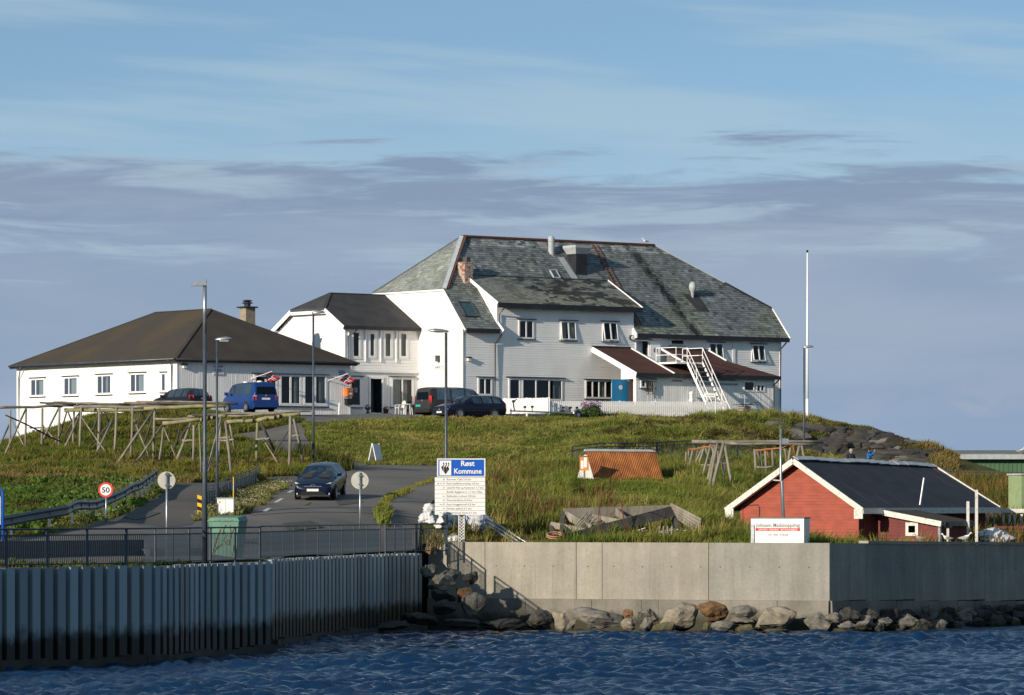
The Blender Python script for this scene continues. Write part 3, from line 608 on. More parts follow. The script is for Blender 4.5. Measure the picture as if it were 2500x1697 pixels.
sea_wall(W1A, W1B, 'sunlit pale concrete harbour wall with railing shadow on its left end', [cut_of(W1A, _u, p) for p in (1184, 1407, 1470, 1730)], lambda s: 3.60, lambda s: 1.27, left_slope=(3.05, cut_of(W1A, _u, 1092)))
w2, u2, n2, l2 = sea_wall(W1B, W2B, 'shaded blue-grey concrete harbour wall at the right', [3.2, 7.6, 9.8, 14.2, 19, 25], lambda s: 3.6-.0112*s, lambda s: 1.27-.018*s)
mb = MB()
def P2(s, o, z): return (W1B[0]+u2[0]*s+n2[0]*o, W1B[1]+u2[1]*s+n2[1]*o, z)
mb.hexa([P2(3.3, .05, 3.57), P2(33, .05, 3.24), P2(33, -.4, 3.24), P2(3.3, -.4, 3.57), P2(3.3, .05, 3.67), P2(33, .05, 3.34), P2(33, -.4, 3.34), P2(3.3, -.4, 3.67)])
obj('coping', mb, Mt['conc'][0], w2, world=True)

# tide stain on the footing
def tide(m, lo, hi, c):
    nt = m.node_tree; N = nt.nodes; L = nt.links; b = N['Principled BSDF']; src = b.inputs['Base Color'].links[0].from_socket; g = N.new('ShaderNodeNewGeometry'); sp = N.new('ShaderNodeSeparateXYZ'); L.new(g.outputs['Position'], sp.inputs[0])
    n = N.new('ShaderNodeTexNoise'); n.inputs['Scale'].default_value = 3.0; n.inputs['Detail'].default_value = 6; L.new(g.outputs['Position'], n.inputs['Vector'])
    ad = N.new('ShaderNodeMath'); ad.operation = 'MULTIPLY_ADD'; ad.inputs[1].default_value = .8; L.new(n.outputs['Fac'], ad.inputs[0]); L.new(sp.outputs[2], ad.inputs[2])
    r = N.new('ShaderNodeMapRange'); r.interpolation_type = 'SMOOTHSTEP'; r.inputs['From Min'].default_value = lo; r.inputs['From Max'].default_value = hi; L.new(ad.outputs[0], r.inputs['Value'])
    mx = N.new('ShaderNodeMix'); mx.data_type = 'RGBA'; mx.inputs[6].default_value = (*c, 1); L.new(src, mx.inputs[7]); L.new(r.outputs[0], mx.inputs[0]); L.new(mx.outputs[2], b.inputs['Base Color'])
tide(Mt['concold'], .75, 1.35, (.045, .042, .025))
# ------------------------------------------------------------------ boulders
def rock_mesh(seed, mat, sub=2, jag=.28):
    import bmesh
    r = random.Random(seed); bm = bmesh.new(); bmesh.ops.create_icosphere(bm, subdivisions=3, radius=1)
    planes = [(Vector((r.gauss(0, 1), r.gauss(0, 1), r.gauss(0, 1)*.9)).normalized(), r.uniform(.50, .88)) for _ in range(15)]
    for v in bm.verts:
        d = v.co.normalized(); k = 1.0
        for n, h in planes:
            q = d.dot(n)
            if q > 1e-3: k = min(k, h/q)
        k *= 1+.045*math.sin(d.x*9+seed)+.045*math.sin(d.y*11+seed*2)+.04*math.sin(d.z*13)+.035*math.sin(d.x*23+d.z*17+seed)+.03*math.sin(d.y*29+d.x*13)
        v.co = d*k
    me = bpy.data.meshes.new('boulder'); bm.to_mesh(me); bm.free(); me.materials.append(mat); return me
def rockm(name, c, c2, **k):
    m = pm(name, c, c2, rough=.88, bump=.9, bscale=6, fine=.34, contrast=(.30, .68), **k); nt = m.node_tree; N = nt.nodes; L = nt.links; b = N['Principled BSDF']
    src = b.inputs['Base Color'].links[0].from_socket; g = N.new('ShaderNodeNewGeometry'); sp = N.new('ShaderNodeSeparateXYZ'); L.new(g.outputs['Position'], sp.inputs[0])
    n = N.new('ShaderNodeTexNoise'); n.inputs['Scale'].default_value = 2.5; n.inputs['Detail'].default_value = 5; L.new(g.outputs['Position'], n.inputs['Vector'])
    ad = N.new('ShaderNodeMath'); ad.operation = 'MULTIPLY_ADD'; ad.inputs[1].default_value = .7; L.new(n.outputs['Fac'], ad.inputs[0]); L.new(sp.outputs[2], ad.inputs[2])
    r = N.new('ShaderNodeMapRange'); r.interpolation_type = 'SMOOTHSTEP'; r.inputs['From Min'].default_value = .36; r.inputs['From Max'].default_value = .74; L.new(ad.outputs[0], r.inputs['Value'])
    mx = N.new('ShaderNodeMix'); mx.data_type = 'RGBA'; mx.inputs[6].default_value = (.030, .029, .014, 1); L.new(src, mx.inputs[7]); L.new(r.outputs[0], mx.inputs[0]); L.new(mx.outputs[2], b.inputs['Base Color']); return m
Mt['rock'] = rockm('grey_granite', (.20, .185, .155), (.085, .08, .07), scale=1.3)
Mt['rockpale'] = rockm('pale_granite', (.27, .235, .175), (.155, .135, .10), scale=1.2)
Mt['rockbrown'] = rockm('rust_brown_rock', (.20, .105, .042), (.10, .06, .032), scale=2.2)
Mt['rockdark'] = rockm('dark_wet_and_shaded_rock', (.065, .06, .052), (.032, .030, .027), scale=1.5)  # wet rock, also carries painted shade on the wall-foot boulders and crag
Mt['rockweed'] = rockm('weedy_rock', (.13, .12, .05), (.08, .075, .04), scale=2.5)
_rk = [0]
def boulder(px, py, w, h, d, mat, label, group=None, rot=None, dep=None):
    _rk[0] += 1; i = _rk[0]; s = FPX/d; p = W(px, py, d)
    me = rock_mesh(i*13+5, mat); o = bpy.data.objects.new('boulder', me); C.objects.link(o)
    o.location = p; o.scale = (w/s/2*1.14, (dep if dep else .5*(w+h)/s)/2*1.2, h/s/2*1.16)
    o.rotation_euler = (rnd.uniform(-.15, .15), rnd.uniform(-.12, .12) if rot is None else rot, rnd.uniform(-.3, .3)); o['label'] = label; o['category'] = 'boulder'
    if group: o['group'] = group
    return o
for px, py, w, h, mt, lb in (
    (1372, 1518, 62, 58, 'rockpale', 'tilted pale boulder at the foot of the railing shadow'), (1459, 1511, 120, 62, 'rock', 'largest grey boulder at the waterline below the pale wall'),
    (1533, 1499, 32, 24, 'rockbrown', 'small brownish boulder beside the largest grey one, upper'), (1538, 1523, 44, 30, 'rockpale', 'small pale boulder beside the largest grey one, lower'),
    (1580, 1501, 60, 34, 'rock', 'brown-grey boulder resting on two smaller ones'), (1577, 1527, 38, 34, 'rock', 'small pointed grey boulder between two smaller gaps'),
    (1625, 1534, 64, 30, 'rockweed', 'low weed-green boulder in front of the big cream boulder'), (1662, 1508, 100, 66, 'rockpale', 'big cream boulder below the pale wall'),
    (1740, 1496, 78, 46, 'rockbrown', 'rust-orange boulder, the only one that colour'), (1726, 1533, 28, 26, 'rockweed', 'small weedy boulder under the rust-orange one'),
    (1762, 1528, 66, 26, 'rock', 'flat grey boulder to the right under the rust-orange one'), (1815, 1491, 68, 32, 'rock', 'rounded grey boulder on top of another below the wall joint'),
    (1812, 1514, 66, 26, 'rock', 'grey boulder carrying the rounded one below the wall joint'), (1822, 1537, 64, 22, 'rockweed', 'low weedy slab at the water between boulders'),
    (1897, 1514, 112, 58, 'rockpale', 'long pale grey boulder with flat top left of the wall corner'), (1900, 1541, 60, 14, 'rockweed', 'thin weedy ledge under the long pale boulder'),
    (1993, 1520, 84, 46, 'rock', 'grey boulder just left of the wall corner'), (2038, 1510, 54, 26, 'rock', 'dark grey boulder at the wall corner'),
    (2070, 1529, 60, 22, 'rock', 'half-lit grey boulder right of the wall corner'), (2064, 1542, 60, 18, 'rockweed', 'yellow-green weedy stone at the water under the wall corner')):
    boulder(px, py, w, h, 179.6 if py > 1520 else 180.4, Mt[mt], lb)
r2 = random.Random(5); ORD = ['first', 'second', 'third', 'fourth', 'fifth', 'sixth', 'seventh', 'eighth', 'ninth', 'tenth', 'eleventh', 'twelfth']
for k in range(34):
    s = .9+k*.60; row = k % 3; o = (.40, .75, 1.12)[row]+r2.uniform(-.08, .08); p = (W1B[0]+W2DIR[0]*s+W2DIR[1]*o, W1B[1]+W2DIR[1]*s-W2DIR[0]*o); q = CX+FPX*p[0]/p[1]
    zc = (.62, .36, .10)[row]+r2.uniform(-.05, .05); w = r2.uniform(38, 74); h = r2.uniform(24, 40)
    boulder(q, HY-FPX*(zc-CZ)/p[1], w, h, p[1], Mt[r2.choice(('rock', 'rockdark', 'rockdark'))], 'boulder below the shaded wall, %s row, %s from the wall corner' % (('upper', 'middle', 'lowest')[row], ORD[k//3]), 'boulders below the shaded harbour wall')  # darker rock mixed in to paint the shade of the wall
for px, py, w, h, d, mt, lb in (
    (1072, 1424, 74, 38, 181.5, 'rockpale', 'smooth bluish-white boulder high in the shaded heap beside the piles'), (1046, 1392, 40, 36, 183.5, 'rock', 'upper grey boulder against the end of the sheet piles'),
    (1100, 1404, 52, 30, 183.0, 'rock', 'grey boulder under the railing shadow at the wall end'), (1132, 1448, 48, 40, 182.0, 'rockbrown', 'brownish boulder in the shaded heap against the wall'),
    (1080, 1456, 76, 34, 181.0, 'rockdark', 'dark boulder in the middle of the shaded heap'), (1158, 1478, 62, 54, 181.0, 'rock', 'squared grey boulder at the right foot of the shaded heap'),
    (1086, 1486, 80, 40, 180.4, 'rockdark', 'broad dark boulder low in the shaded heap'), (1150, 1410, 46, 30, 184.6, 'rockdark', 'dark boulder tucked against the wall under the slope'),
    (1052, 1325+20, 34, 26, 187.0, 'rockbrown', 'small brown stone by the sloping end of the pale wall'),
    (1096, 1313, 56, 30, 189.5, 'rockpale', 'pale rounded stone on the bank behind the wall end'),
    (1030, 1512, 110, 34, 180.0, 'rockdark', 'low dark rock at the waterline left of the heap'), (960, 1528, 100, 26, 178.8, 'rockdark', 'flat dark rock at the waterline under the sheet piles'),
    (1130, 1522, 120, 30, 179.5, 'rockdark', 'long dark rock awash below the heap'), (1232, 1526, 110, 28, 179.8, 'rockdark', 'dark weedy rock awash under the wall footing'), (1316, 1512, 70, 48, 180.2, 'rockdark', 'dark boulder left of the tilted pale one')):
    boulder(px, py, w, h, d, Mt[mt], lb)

# ------------------------------------------------------------------ the crag: layered blocks of rock under the hill top
x, y = XY(2100, 276); CR = thing('rock_crag', 'weathered rock face with ledges under the right-hand hill top', 'rock face', (x, y, gz(x, y))); r3 = random.Random(21)
cm = [rock_mesh(900+i, Mt[('rockdark', 'rockdark', 'rock', 'rockdark')[i % 4]]) for i in range(12)]  # mostly the dark rock, shade of the face put into its colour
for k in range(120):
    px = r3.uniform(1870, 2270); f = r3.random(); d = 276.0+f*8.5-(px-2080)*.006; X, Y = XY(px, d); z = gz(X, Y); big = r3.random() < .4
    sx = r3.uniform(.9, 1.9) if big else r3.uniform(.35, .8); sz = sx*r3.uniform(.30, .5); sy = sx*r3.uniform(.5, .8); sx *= 1.25
    o = bpy.data.objects.new('rock_block', cm[r3.choice((0, 1, 1, 2, 3, 4, 5, 5, 6, 7, 8, 9, 9, 10, 11))]); C.objects.link(o); o.parent = CR; o.matrix_local = MX[CR.name].inverted() @ Matrix.Translation((X, Y, z-sz*.42)) @ Matrix.Rotation(r3.uniform(-.25, .25), 4, 'X') @ Matrix.Rotation(r3.uniform(-.4, .4), 4, 'Z') @ Matrix.Diagonal((sx, sy, sz, 1))
# ================================================================== buildings
TH = R(38)
class Bld:
    def __init__(s, name, label, cat, px, d, base, th=TH, **k):
        s.O = Vector((*XY(px, d), 0)); s.th = th; s.u = Vector((math.cos(th), math.sin(th), 0)); s.v = Vector((-math.sin(th), math.cos(th), 0))
        s.t = thing(name, label, cat, (s.O.x, s.O.y, base), th, **k); s.base = base
    def world(s, a, b, z): return s.O+s.u*a+s.v*b+Vector((0, 0, z))
    # local coordinates used below: a along the right-hand facade, b into the building, z absolute height
    def L(s, a, b, z): return Vector((a, b, z-s.base))
    def a_at(s, px, b=0.0):                # where a photo column meets the plane b
        k = (px-CX)/FPX; P = s.O+s.v*b; return (k*P.y-P.x)/(s.u.x-k*s.u.y)
    def b_at(s, px, a=0.0):
        k = (px-CX)/FPX; P = s.O+s.u*a; return (k*P.y-P.x)/(s.v.x-k*s.v.y)
    def z_at(s, py, a, b): P = s.world(a, b, 0); return CZ+(HY-py)*P.y/FPX
class Fac:                                 # a vertical wall plane: start point, direction, outward normal in local a,b
    def __init__(s, B, a, b, kind): s.B = B; s.a = a; s.b = b; s.kind = kind; s.d = Vector((1, 0, 0)) if kind == 'R' else Vector((0, 1, 0)); s.n = Vector((0, -1, 0)) if kind == 'R' else Vector((-1, 0, 0))
    def P(s, q, z, o=0.0): return Vector((s.a, s.b, 0))+s.d*q+s.n*o+Vector((0, 0, z-s.B.base))
    def s(s_, px): return (s_.B.a_at(px, s_.b)-s_.a) if s_.kind == 'R' else (s_.B.b_at(px, s_.a)-s_.b)
    def z(s_, py, q): return s_.B.z_at(py, s_.a+q, s_.b) if s_.kind == 'R' else s_.B.z_at(py, s_.a, s_.b+q)
    def rect(s_, p0, p1, y0, y1):          # photo rectangle to (s0, s1, z0, z1)
        a, b = sorted((s_.s(p0), s_.s(p1))); m = (a+b)/2; return (a, b, s_.z(y1, m), s_.z(y0, m))
def intervals(poly, z):
    xs = []; n = len(poly)
    for i in range(n):
        (x0, z0), (x1, z1) = poly[i], poly[(i+1) % n]
        if (z0 <= z) != (z1 <= z): xs.append(x0+(x1-x0)*(z-z0)/(z1-z0))
    xs.sort(); return [(xs[i], xs[i+1]) for i in range(0, len(xs)-1, 2)]
def cut(iv, holes):
    for h0, h1 in holes:
        nv = []
        for a, b in iv:
            if h1 <= a or h0 >= b: nv.append((a, b)); continue
            if h0 > a: nv.append((a, h0))
            if h1 < b: nv.append((h1, b))
        iv = nv
    return iv
def wall(F, poly, holes, mat, name='wall', cladding=None, step=.16, proud=.020, cmat=None, reveal=True):
    t = F.B.t; mb = MB(); zs = sorted(set([p[1] for p in poly]+[h[2] for h in holes]+[h[3] for h in holes])); e = 1e-5
    for z0, z1 in zip(zs[:-1], zs[1:]):
        if z1-z0 < 1e-4: continue
        lo = intervals(poly, z0+e); hi = intervals(poly, z1-e)
        if len(lo) != len(hi): continue
        hh = [(h[0], h[1]) for h in holes if h[2] <= z0+e and h[3] >= z1-e]
        for (a0, b0), (a1, b1) in zip(lo, hi):
            if not hh: mb.quad(F.P(a0, z0), F.P(b0, z0), F.P(b1, z1), F.P(a1, z1))
            else:
                for a, b in cut([(min(a0, a1), max(b0, b1))], hh):
                    mb.quad(F.P(a0 if a <= min(a0, a1)+1e-9 else a, z0), F.P(b0 if b >= max(b0, b1)-1e-9 else b, z0), F.P(b1 if b >= max(b0, b1)-1e-9 else b, z1), F.P(a1 if a <= min(a0, a1)+1e-9 else a, z1))
    w = obj(name, mb, mat, t)
    if reveal:
        rm = MB()
        for h in holes:
            a, b, z0, z1 = h[:4]; dp = -.9
            rm.quad(F.P(a, z0, dp), F.P(b, z0, dp), F.P(b, z1, dp), F.P(a, z1, dp))
            for p, q in (((a, z0), (b, z0)), ((b, z0), (b, z1)), ((b, z1), (a, z1)), ((a, z1), (a, z0))):
                rm.quad(F.P(p[0], p[1], -.001), F.P(q[0], q[1], -.001), F.P(q[0], q[1], dp), F.P(p[0], p[1], dp))
        if holes: tag(obj('recess', rm, Mt['room'], w), kind='stuff')
    if cladding:
        cb = MB(); zmin = min(p[1] for p in poly); zmax = max(p[1] for p in poly); xmin = min(p[0] for p in poly); xmax = max(p[0] for p in poly)
        if cladding == 'h':
            z = zmin
            while z < zmax-.01:
                z1 = min(z+step, zmax); lo = intervals(poly, z+1e-4); hi = intervals(poly, z1-1e-4)
                if lo and not hi: hi = [((a+b)/2, (a+b)/2) for a, b in lo]
                hh = [(h[0], h[1]) for h in holes if h[2] < z1-.02 and h[3] > z+.02]
                for (a0, b0), (a1, b1) in zip(lo, hi):
                    for a, b in cut([(min(a0, a1), max(b0, b1))], hh):
                        l0 = a0 if a <= min(a0, a1)+1e-9 else a; l1 = a1 if a <= min(a0, a1)+1e-9 else a; r0 = b0 if b >= max(b0, b1)-1e-9 else b; r1 = b1 if b >= max(b0, b1)-1e-9 else b
                        j = rnd.uniform(-.004, .004)
                        cb.quad(F.P(l0, z, proud+j), F.P(r0, z, proud+j), F.P(r1, z1, .006), F.P(l1, z1, .006)); cb.quad(F.P(l0, z, .003), F.P(r0, z, .003), F.P(r0, z, proud+j), F.P(l0, z, proud+j))
                z = z1
        else:
            polyT = [(p[1], p[0]) for p in poly]; x = xmin; k = 0
            while x < xmax-.02:
                x1 = min(x+step*.66, xmax); m = (x+x1)/2; hh = [(h[2], h[3]) for h in holes if h[0] < x1-.01 and h[1] > x+.01]; o = proud+rnd.uniform(-.003, .003)
                lo = intervals(polyT, x+1e-4); hi = intervals(polyT, x1-1e-4)
                for (a0, b0), (a1, b1) in zip(lo, hi):
                    for a, b in cut([(min(a0, a1), max(b0, b1))], hh):
                        t0 = b0 if b >= max(b0, b1)-1e-9 else b; t1 = b1 if b >= max(b0, b1)-1e-9 else b
                        cb.quad(F.P(x, a, o), F.P(x1, a, o), F.P(x1, t1, o), F.P(x, t0, o)); cb.quad(F.P(x, a, .002), F.P(x, a, o), F.P(x, t0, o), F.P(x, t0, .002)); cb.quad(F.P(x1, a, o), F.P(x1, a, .002), F.P(x1, t1, .002), F.P(x1, t1, o))
                x += step
        tag(obj('cladding', cb, cmat or mat, w, recalc=False), kind='stuff')
    return w
def fbox(mb, F, s0, s1, z0, z1, o0, o1):
    mb.hexa([F.P(s0, z0, o1), F.P(s1, z0, o1), F.P(s1, z0, o0), F.P(s0, z0, o0), F.P(s0, z1, o1), F.P(s1, z1, o1), F.P(s1, z1, o0), F.P(s0, z1, o0)]); return mb
def window(F, r, panes=(1, 1), fw=.045, head=.10, sill=True, curtain=None, open_=0.0, rows=1, outer=.075, mat=None, name='window'):
    # one window: outer casing, sashes with a pane each, dark head flashing and sill
    a, b, z0, z1 = r; t = F.B.t; m = mat or Mt['white2']; fb = MB()
    fbox(fb, F, a-outer, a, z0-outer, z1+outer, -.05, .055); fbox(fb, F, b, b+outer, z0-outer, z1+outer, -.05, .055); fbox(fb, F, a, b, z1, z1+outer, -.05, .052); fbox(fb, F, a, b, z0-outer, z0, -.05, .052)
    w = obj(name, fb, m, t, recalc=True); tot = float(sum(panes)); x = a
    if head: hb = MB(); fbox(hb, F, a-outer-.14, b+outer+.14, z1+outer+.005, z1+outer+.055, 0, .16); obj('head_flashing', hb, Mt['black'], w, recalc=True)
    if sill: hb = MB(); fbox(hb, F, a-outer-.10, b+outer+.10, z0-outer-.05, z0-outer-.004, 0, .13); obj('sill', hb, Mt['black'], w, recalc=True)
    for i, pn in enumerate(panes):
        x1 = x+(b-a)*pn/tot; sb = MB(); o = .03
        ex = [(x, x+fw, z0, z1), (x1-fw, x1, z0, z1), (x+fw, x1-fw, z0, z0+fw), (x+fw, x1-fw, z1-fw, z1)]
        for k in range(1, rows): zz = z0+(z1-z0)*k/rows; ex.append((x+fw, x1-fw, zz-.02, zz+.02))
        tilt = open_
        def T(p):                          # top-hung sash swung out at the bottom
            if not tilt: return p
            zt = z1-F.B.base; dz = zt-p.z; q = Vector(p)+F.n*(dz*math.sin(tilt)); q.z = zt-dz*math.cos(tilt); return q
        for (p, q, c, d) in ex:
            vs_ = [F.P(p, c, o+.03), F.P(q, c, o+.03), F.P(q, c, o-.03), F.P(p, c, o-.03), F.P(p, d, o+.03), F.P(q, d, o+.03), F.P(q, d, o-.03), F.P(p, d, o-.03)]
            sb.hexa([T(v) for v in vs_])
        s_ = obj('sash', sb, m, w, recalc=True)
        for k in range(rows):
            c0 = z0+fw if k == 0 else z0+(z1-z0)*k/rows+.02; c1 = z1-fw if k == rows-1 else z0+(z1-z0)*(k+1)/rows-.02
            pb = MB(); pb.quad(*[T(v) for v in (F.P(x+fw, c0, o), F.P(x1-fw, c0, o), F.P(x1-fw, c1, o), F.P(x+fw, c1, o))]); obj('pane', pb, Mt['glass'], s_)
        x = x1
    if curtain:
        for c0, c1 in curtain:
            cb = MB(); n = 14; s0 = a+(b-a)*c0; s1 = a+(b-a)*c1
            for i in range(n):
                p = s0+(s1-s0)*i/n; q = s0+(s1-s0)*(i+1)/n
                cb.quad(F.P(p, z0, -.12-.03*(i % 2)), F.P(q, z0, -.12-.03*((i+1) % 2)), F.P(q, z1, -.12-.03*((i+1) % 2)), F.P(p, z1, -.12-.03*(i % 2)))
            obj('curtain', cb, Mt['curtain'], w)
    return w
def holes_of(rs): return [tuple(r) for r in rs]
def roof_plane(B, pts, mat, name='roof_slope', thick=.10, parent=None):   # pts local (a,b,z) tuples, ordered
    mb = MB(); P = [B.L(*p) for p in pts]; mb.prism(P, (0, 0, -thick)); return obj(name, mb, mat, parent or B.t, recalc=True)
def slates(B, pts, e1, parent, course=.21, width=.34, tone=None, name='slate_courses', lift=.012, seed=1):
    # real overlapping slates on a planar polygon; e1 is the level direction
    r = np.random.default_rng(seed); P = [B.L(*p) for p in pts]; o = P[0]; e1 = Vector(e1).normalized(); n = None
    for i in range(2, len(P)):
        n = (P[1]-P[0]).cross(P[i]-P[0])
        if n.length > 1e-3: break
    n.normalize(); n = -n if n.z < 0 else n; e2 = n.cross(e1).normalized(); e2 = -e2 if e2.z < 0 else e2
    poly = [((p-o).dot(e1), (p-o).dot(e2)) for p in P]; t0 = min(p[1] for p in poly); t1 = max(p[1] for p in poly); mb = MB(); cols = []; t = t0; row = 0
    while t < t1-.02:
        tt = min(t+course, t1); lo = intervals(poly, t+1e-4) or intervals(poly, t+.02); hi = intervals(poly, tt-1e-4)
        if not hi: hi = [((a+b)/2, (a+b)/2) for a, b in lo]
        if len(lo) != len(hi): hi = lo
        for (a0, b0), (a1, b1) in zip(lo, hi):
            a = min(a0, a1); b = max(b0, b1); x = a-r.uniform(0, width)
            while x < b:
                w = width*r.uniform(.75, 1.3); l = max(x, a); h = min(x+w-.008, b)
                if h-l > .03:
                    cl = lambda s, q0, q1: min(max(s, q0), q1)
                    j = r.uniform(0, .010); q = lambda s, tv, k: tuple(o+e1*s+e2*tv+n*(lift+k))
                    l0, h0 = cl(l, a0, b0), cl(h, a0, b0); l1, h1 = cl(l, a1, b1), cl(h, a1, b1)
                    if (h0-l0)+(h1-l1) > .03:
                        mb.quad(q(l0, t, .024+j), q(h0, t, .024+j+r.uniform(-.004, .004)), q(h1, tt, .004), q(l1, tt, .004)); mb.quad(q(l0, t, 0), q(h0, t, 0), q(h0, t, .024+j), q(l0, t, .024+j))
                        g = tone((l+h)/2, t+course/2, r, t1-t0); cols += [g]*8
                x += w
        t = tt; row += 1
    mb.col = [(*c, 1) for c in cols]
    ob = obj(name, mb, Mt['slate'], parent or B.t); tag(ob, kind='stuff'); return ob
def gutter(B, a, b, name='gutter', r=.07, parent=None, mat=None):
    mb = MB(); mb.tube([B.L(*a), B.L(*b)], r, 8); return obj(name, mb, mat or Mt['pipe'], parent or B.t, smooth=True)
def pipe(B, pts, r=.045, name='downpipe', mat=None, parent=None): mb = MB(); mb.tube([B.L(*p) for p in pts], r, 8); return obj(name, mb, mat or Mt['pipe'], parent or B.t, smooth=True)
def lbeam(B, a, b, w, h, mat, name, parent=None, up=(0, 0, 1)): mb = MB(); mb.beam(B.L(*a), B.L(*b), w, h, up); return obj(name, mb, mat, parent or B.t, recalc=True)
def planez(p, q, r):                       # z of the plane through three (a,b,z) points
    p, q, r = map(Vector, (p, q, r)); n = (q-p).cross(r-p); return lambda a, b: p.z-(n.x*(a-p.x)+n.y*(b-p.y))/n.z

# ------------------------------------------------------------------ low house on the left (hip roof)
H1 = Bld('low_house', 'long low white house with brown hip roof behind the fish racks', 'house', 432, 292.0, 8.0)
A1 = H1.a_at(853); B1 = H1.b_at(43); ZE = H1.z_at(876, 0, 0)-.02
FR = Fac(H1, 0, 0, 'R'); FL = Fac(H1, 0, 0, 'L')
zf = 10.3
wl = [FL.rect(p0, p1, y0, y1) for p0, p1, y0, y1 in ((77, 109, 926, 966), (158, 190, 922, 964), (239, 272, 917, 961), (320, 354, 913, 957), (396, 405, 912, 955), (79, 106, 1048, 1080))]
wall(FL, [(0, 7.2), (B1, 7.2), (B1, ZE), (0, ZE)], wl, Mt['white'], cladding='v', step=.17)
for i, r in enumerate(wl): window(FL, r, panes=((1.75, 1),)*1 if False else ((1,) if i == 4 else (1.7, 1)), curtain=None if i == 4 else [[(.18, .52)], [(.12, .60)], [(.36, .52)], [(.1, .55)], None, [(.1, .4)]][i] if i != 5 else [(.1, .4)])
big = [FR.rect(p0, p1, 917, 987) for p0, p1 in ((622, 675), (684, 733), (742, 795))]
wall(FR, [(0, 7.2), (A1, 7.2), (A1, ZE), (0, ZE)], big, Mt['white'], cladding='v', step=.17)
for r in big: window(FR, r, panes=(1, 1), outer=.10, fw=.07, head=.0, sill=False, curtain=[(.72, .98)])
hb = MB(); fbox(hb, FR, big[0][0]-.25, big[2][1]+.25, big[0][3]+.11, big[0][3]+.16, 0, .16); obj('head_flashing', hb, Mt['black'], H1.t)
hb = MB(); fbox(hb, FR, big[0][0]-.2, big[2][1]+.2, big[0][2]-.16, big[0][2]-.11, 0, .14); obj('sill', hb, Mt['black'], H1.t)
FB = Fac(H1, 0, B1, 'R'); mbk = MB(); mbk.quad(H1.L(0, B1, 7.2), H1.L(A1, B1, 7.2), H1.L(A1, B1, ZE), H1.L(0, B1, ZE)); mbk.quad(H1.L(A1, 0, 7.2), H1.L(A1, B1, 7.2), H1.L(A1, B1, ZE), H1.L(A1, 0, ZE)); obj('rear_wall', mbk, Mt['white'], H1.t)
for q in ((0, 0), (A1, 0), (0, B1)):       # corner boards
    cb = MB(); c = H1.L(q[0], q[1], 0); cb.box(c.x-.035, c.x+.07, c.y-.035, c.y+.07, 7.2-8, ZE-8); obj('corner_board', cb, Mt['white2'], H1.t)
ov = .38; zo = ZE+.06; zr = H1.z_at(754, A1/2, 6.2); b1, b2 = 6.3, 12.9; am = A1/2
c00, c10, c11, c01 = (-ov, -ov, zo), (A1+ov, -ov, zo), (A1+ov, B1+ov, zo), (-ov, B1+ov, zo); r1_, r2_ = (am, b1, zr), (am, b2, zr)
for pts, m in (([c00, c10, r1_], 'felt'), ([c01, c00, r1_, r2_], 'feltmoss'), ([c10, c11, r2_, r1_], 'felt'), ([c11, c01, r2_], 'felt')): roof_plane(H1, pts, Mt[m])
for p, q in ((c00, r1_), (c10, r1_), (r1_, r2_), (c01, r2_)): lbeam(H1, p, q, .22, .05, Mt['felt'], 'ridge_cap')
for p, q in ((c00, c10), (c01, c00)):
    k = (p[0], p[1], zo-.13); l = (q[0], q[1], zo-.13); lbeam(H1, k, l, .05, .22, Mt['black'], 'fascia')
sf = MB(); sf.quad(H1.L(-ov, -ov, zo-.14), H1.L(A1+ov, -ov, zo-.14), H1.L(A1, 0, zo-.14), H1.L(0, 0, zo-.14)); sf.quad(H1.L(-ov, B1+ov, zo-.14), H1.L(-ov, -ov, zo-.14), H1.L(0, 0, zo-.14), H1.L(0, B1, zo-.14)); obj('soffit', sf, Mt['white2'], H1.t)
gutter(H1, (-ov-.08, -ov, zo-.06), (-ov-.08, B1+ov, zo-.06)); gutter(H1, (-ov, -ov-.08, zo-.08), (A1+ov+.1, -ov-.08, zo-.08), mat=Mt['black'])
pipe(H1, [(-ov-.05, .45, zo-.1), (-.12, .45, zo-.45), (-.12, .45, 8.2)]); pipe(H1, [(-ov-.05, B1-1.1, zo-.1), (-.12, B1-.35, zo-.85), (-.12, B1-.35, 7.4)])
# its chimney
ch = MB(); cc_ = H1.L(10.1, 6.6, 0); ch.box(cc_.x-.38, cc_.x+.38, cc_.y-.38, cc_.y+.38, zr-8-3.2, H1.z_at(752, 10.1, 6.6)-8); che = obj('chimney', ch, Mt['cement'], H1.t)
zt = H1.z_at(752, 10.1, 6.6)-8; cb = MB(); cb.box(cc_.x-.52, cc_.x+.52, cc_.y-.52, cc_.y+.52, zt, zt+.09); cb.lathe([(.22, zt+.09), (.22, zt+.28), (.38, zt+.30), (.36, zt+.36), (.18, zt+.42), (.34, zt+.46), (.3, zt+.52), (.05, zt+.56)], (cc_.x, cc_.y, 0), 12); obj('cowl', cb, Mt['black'], che)
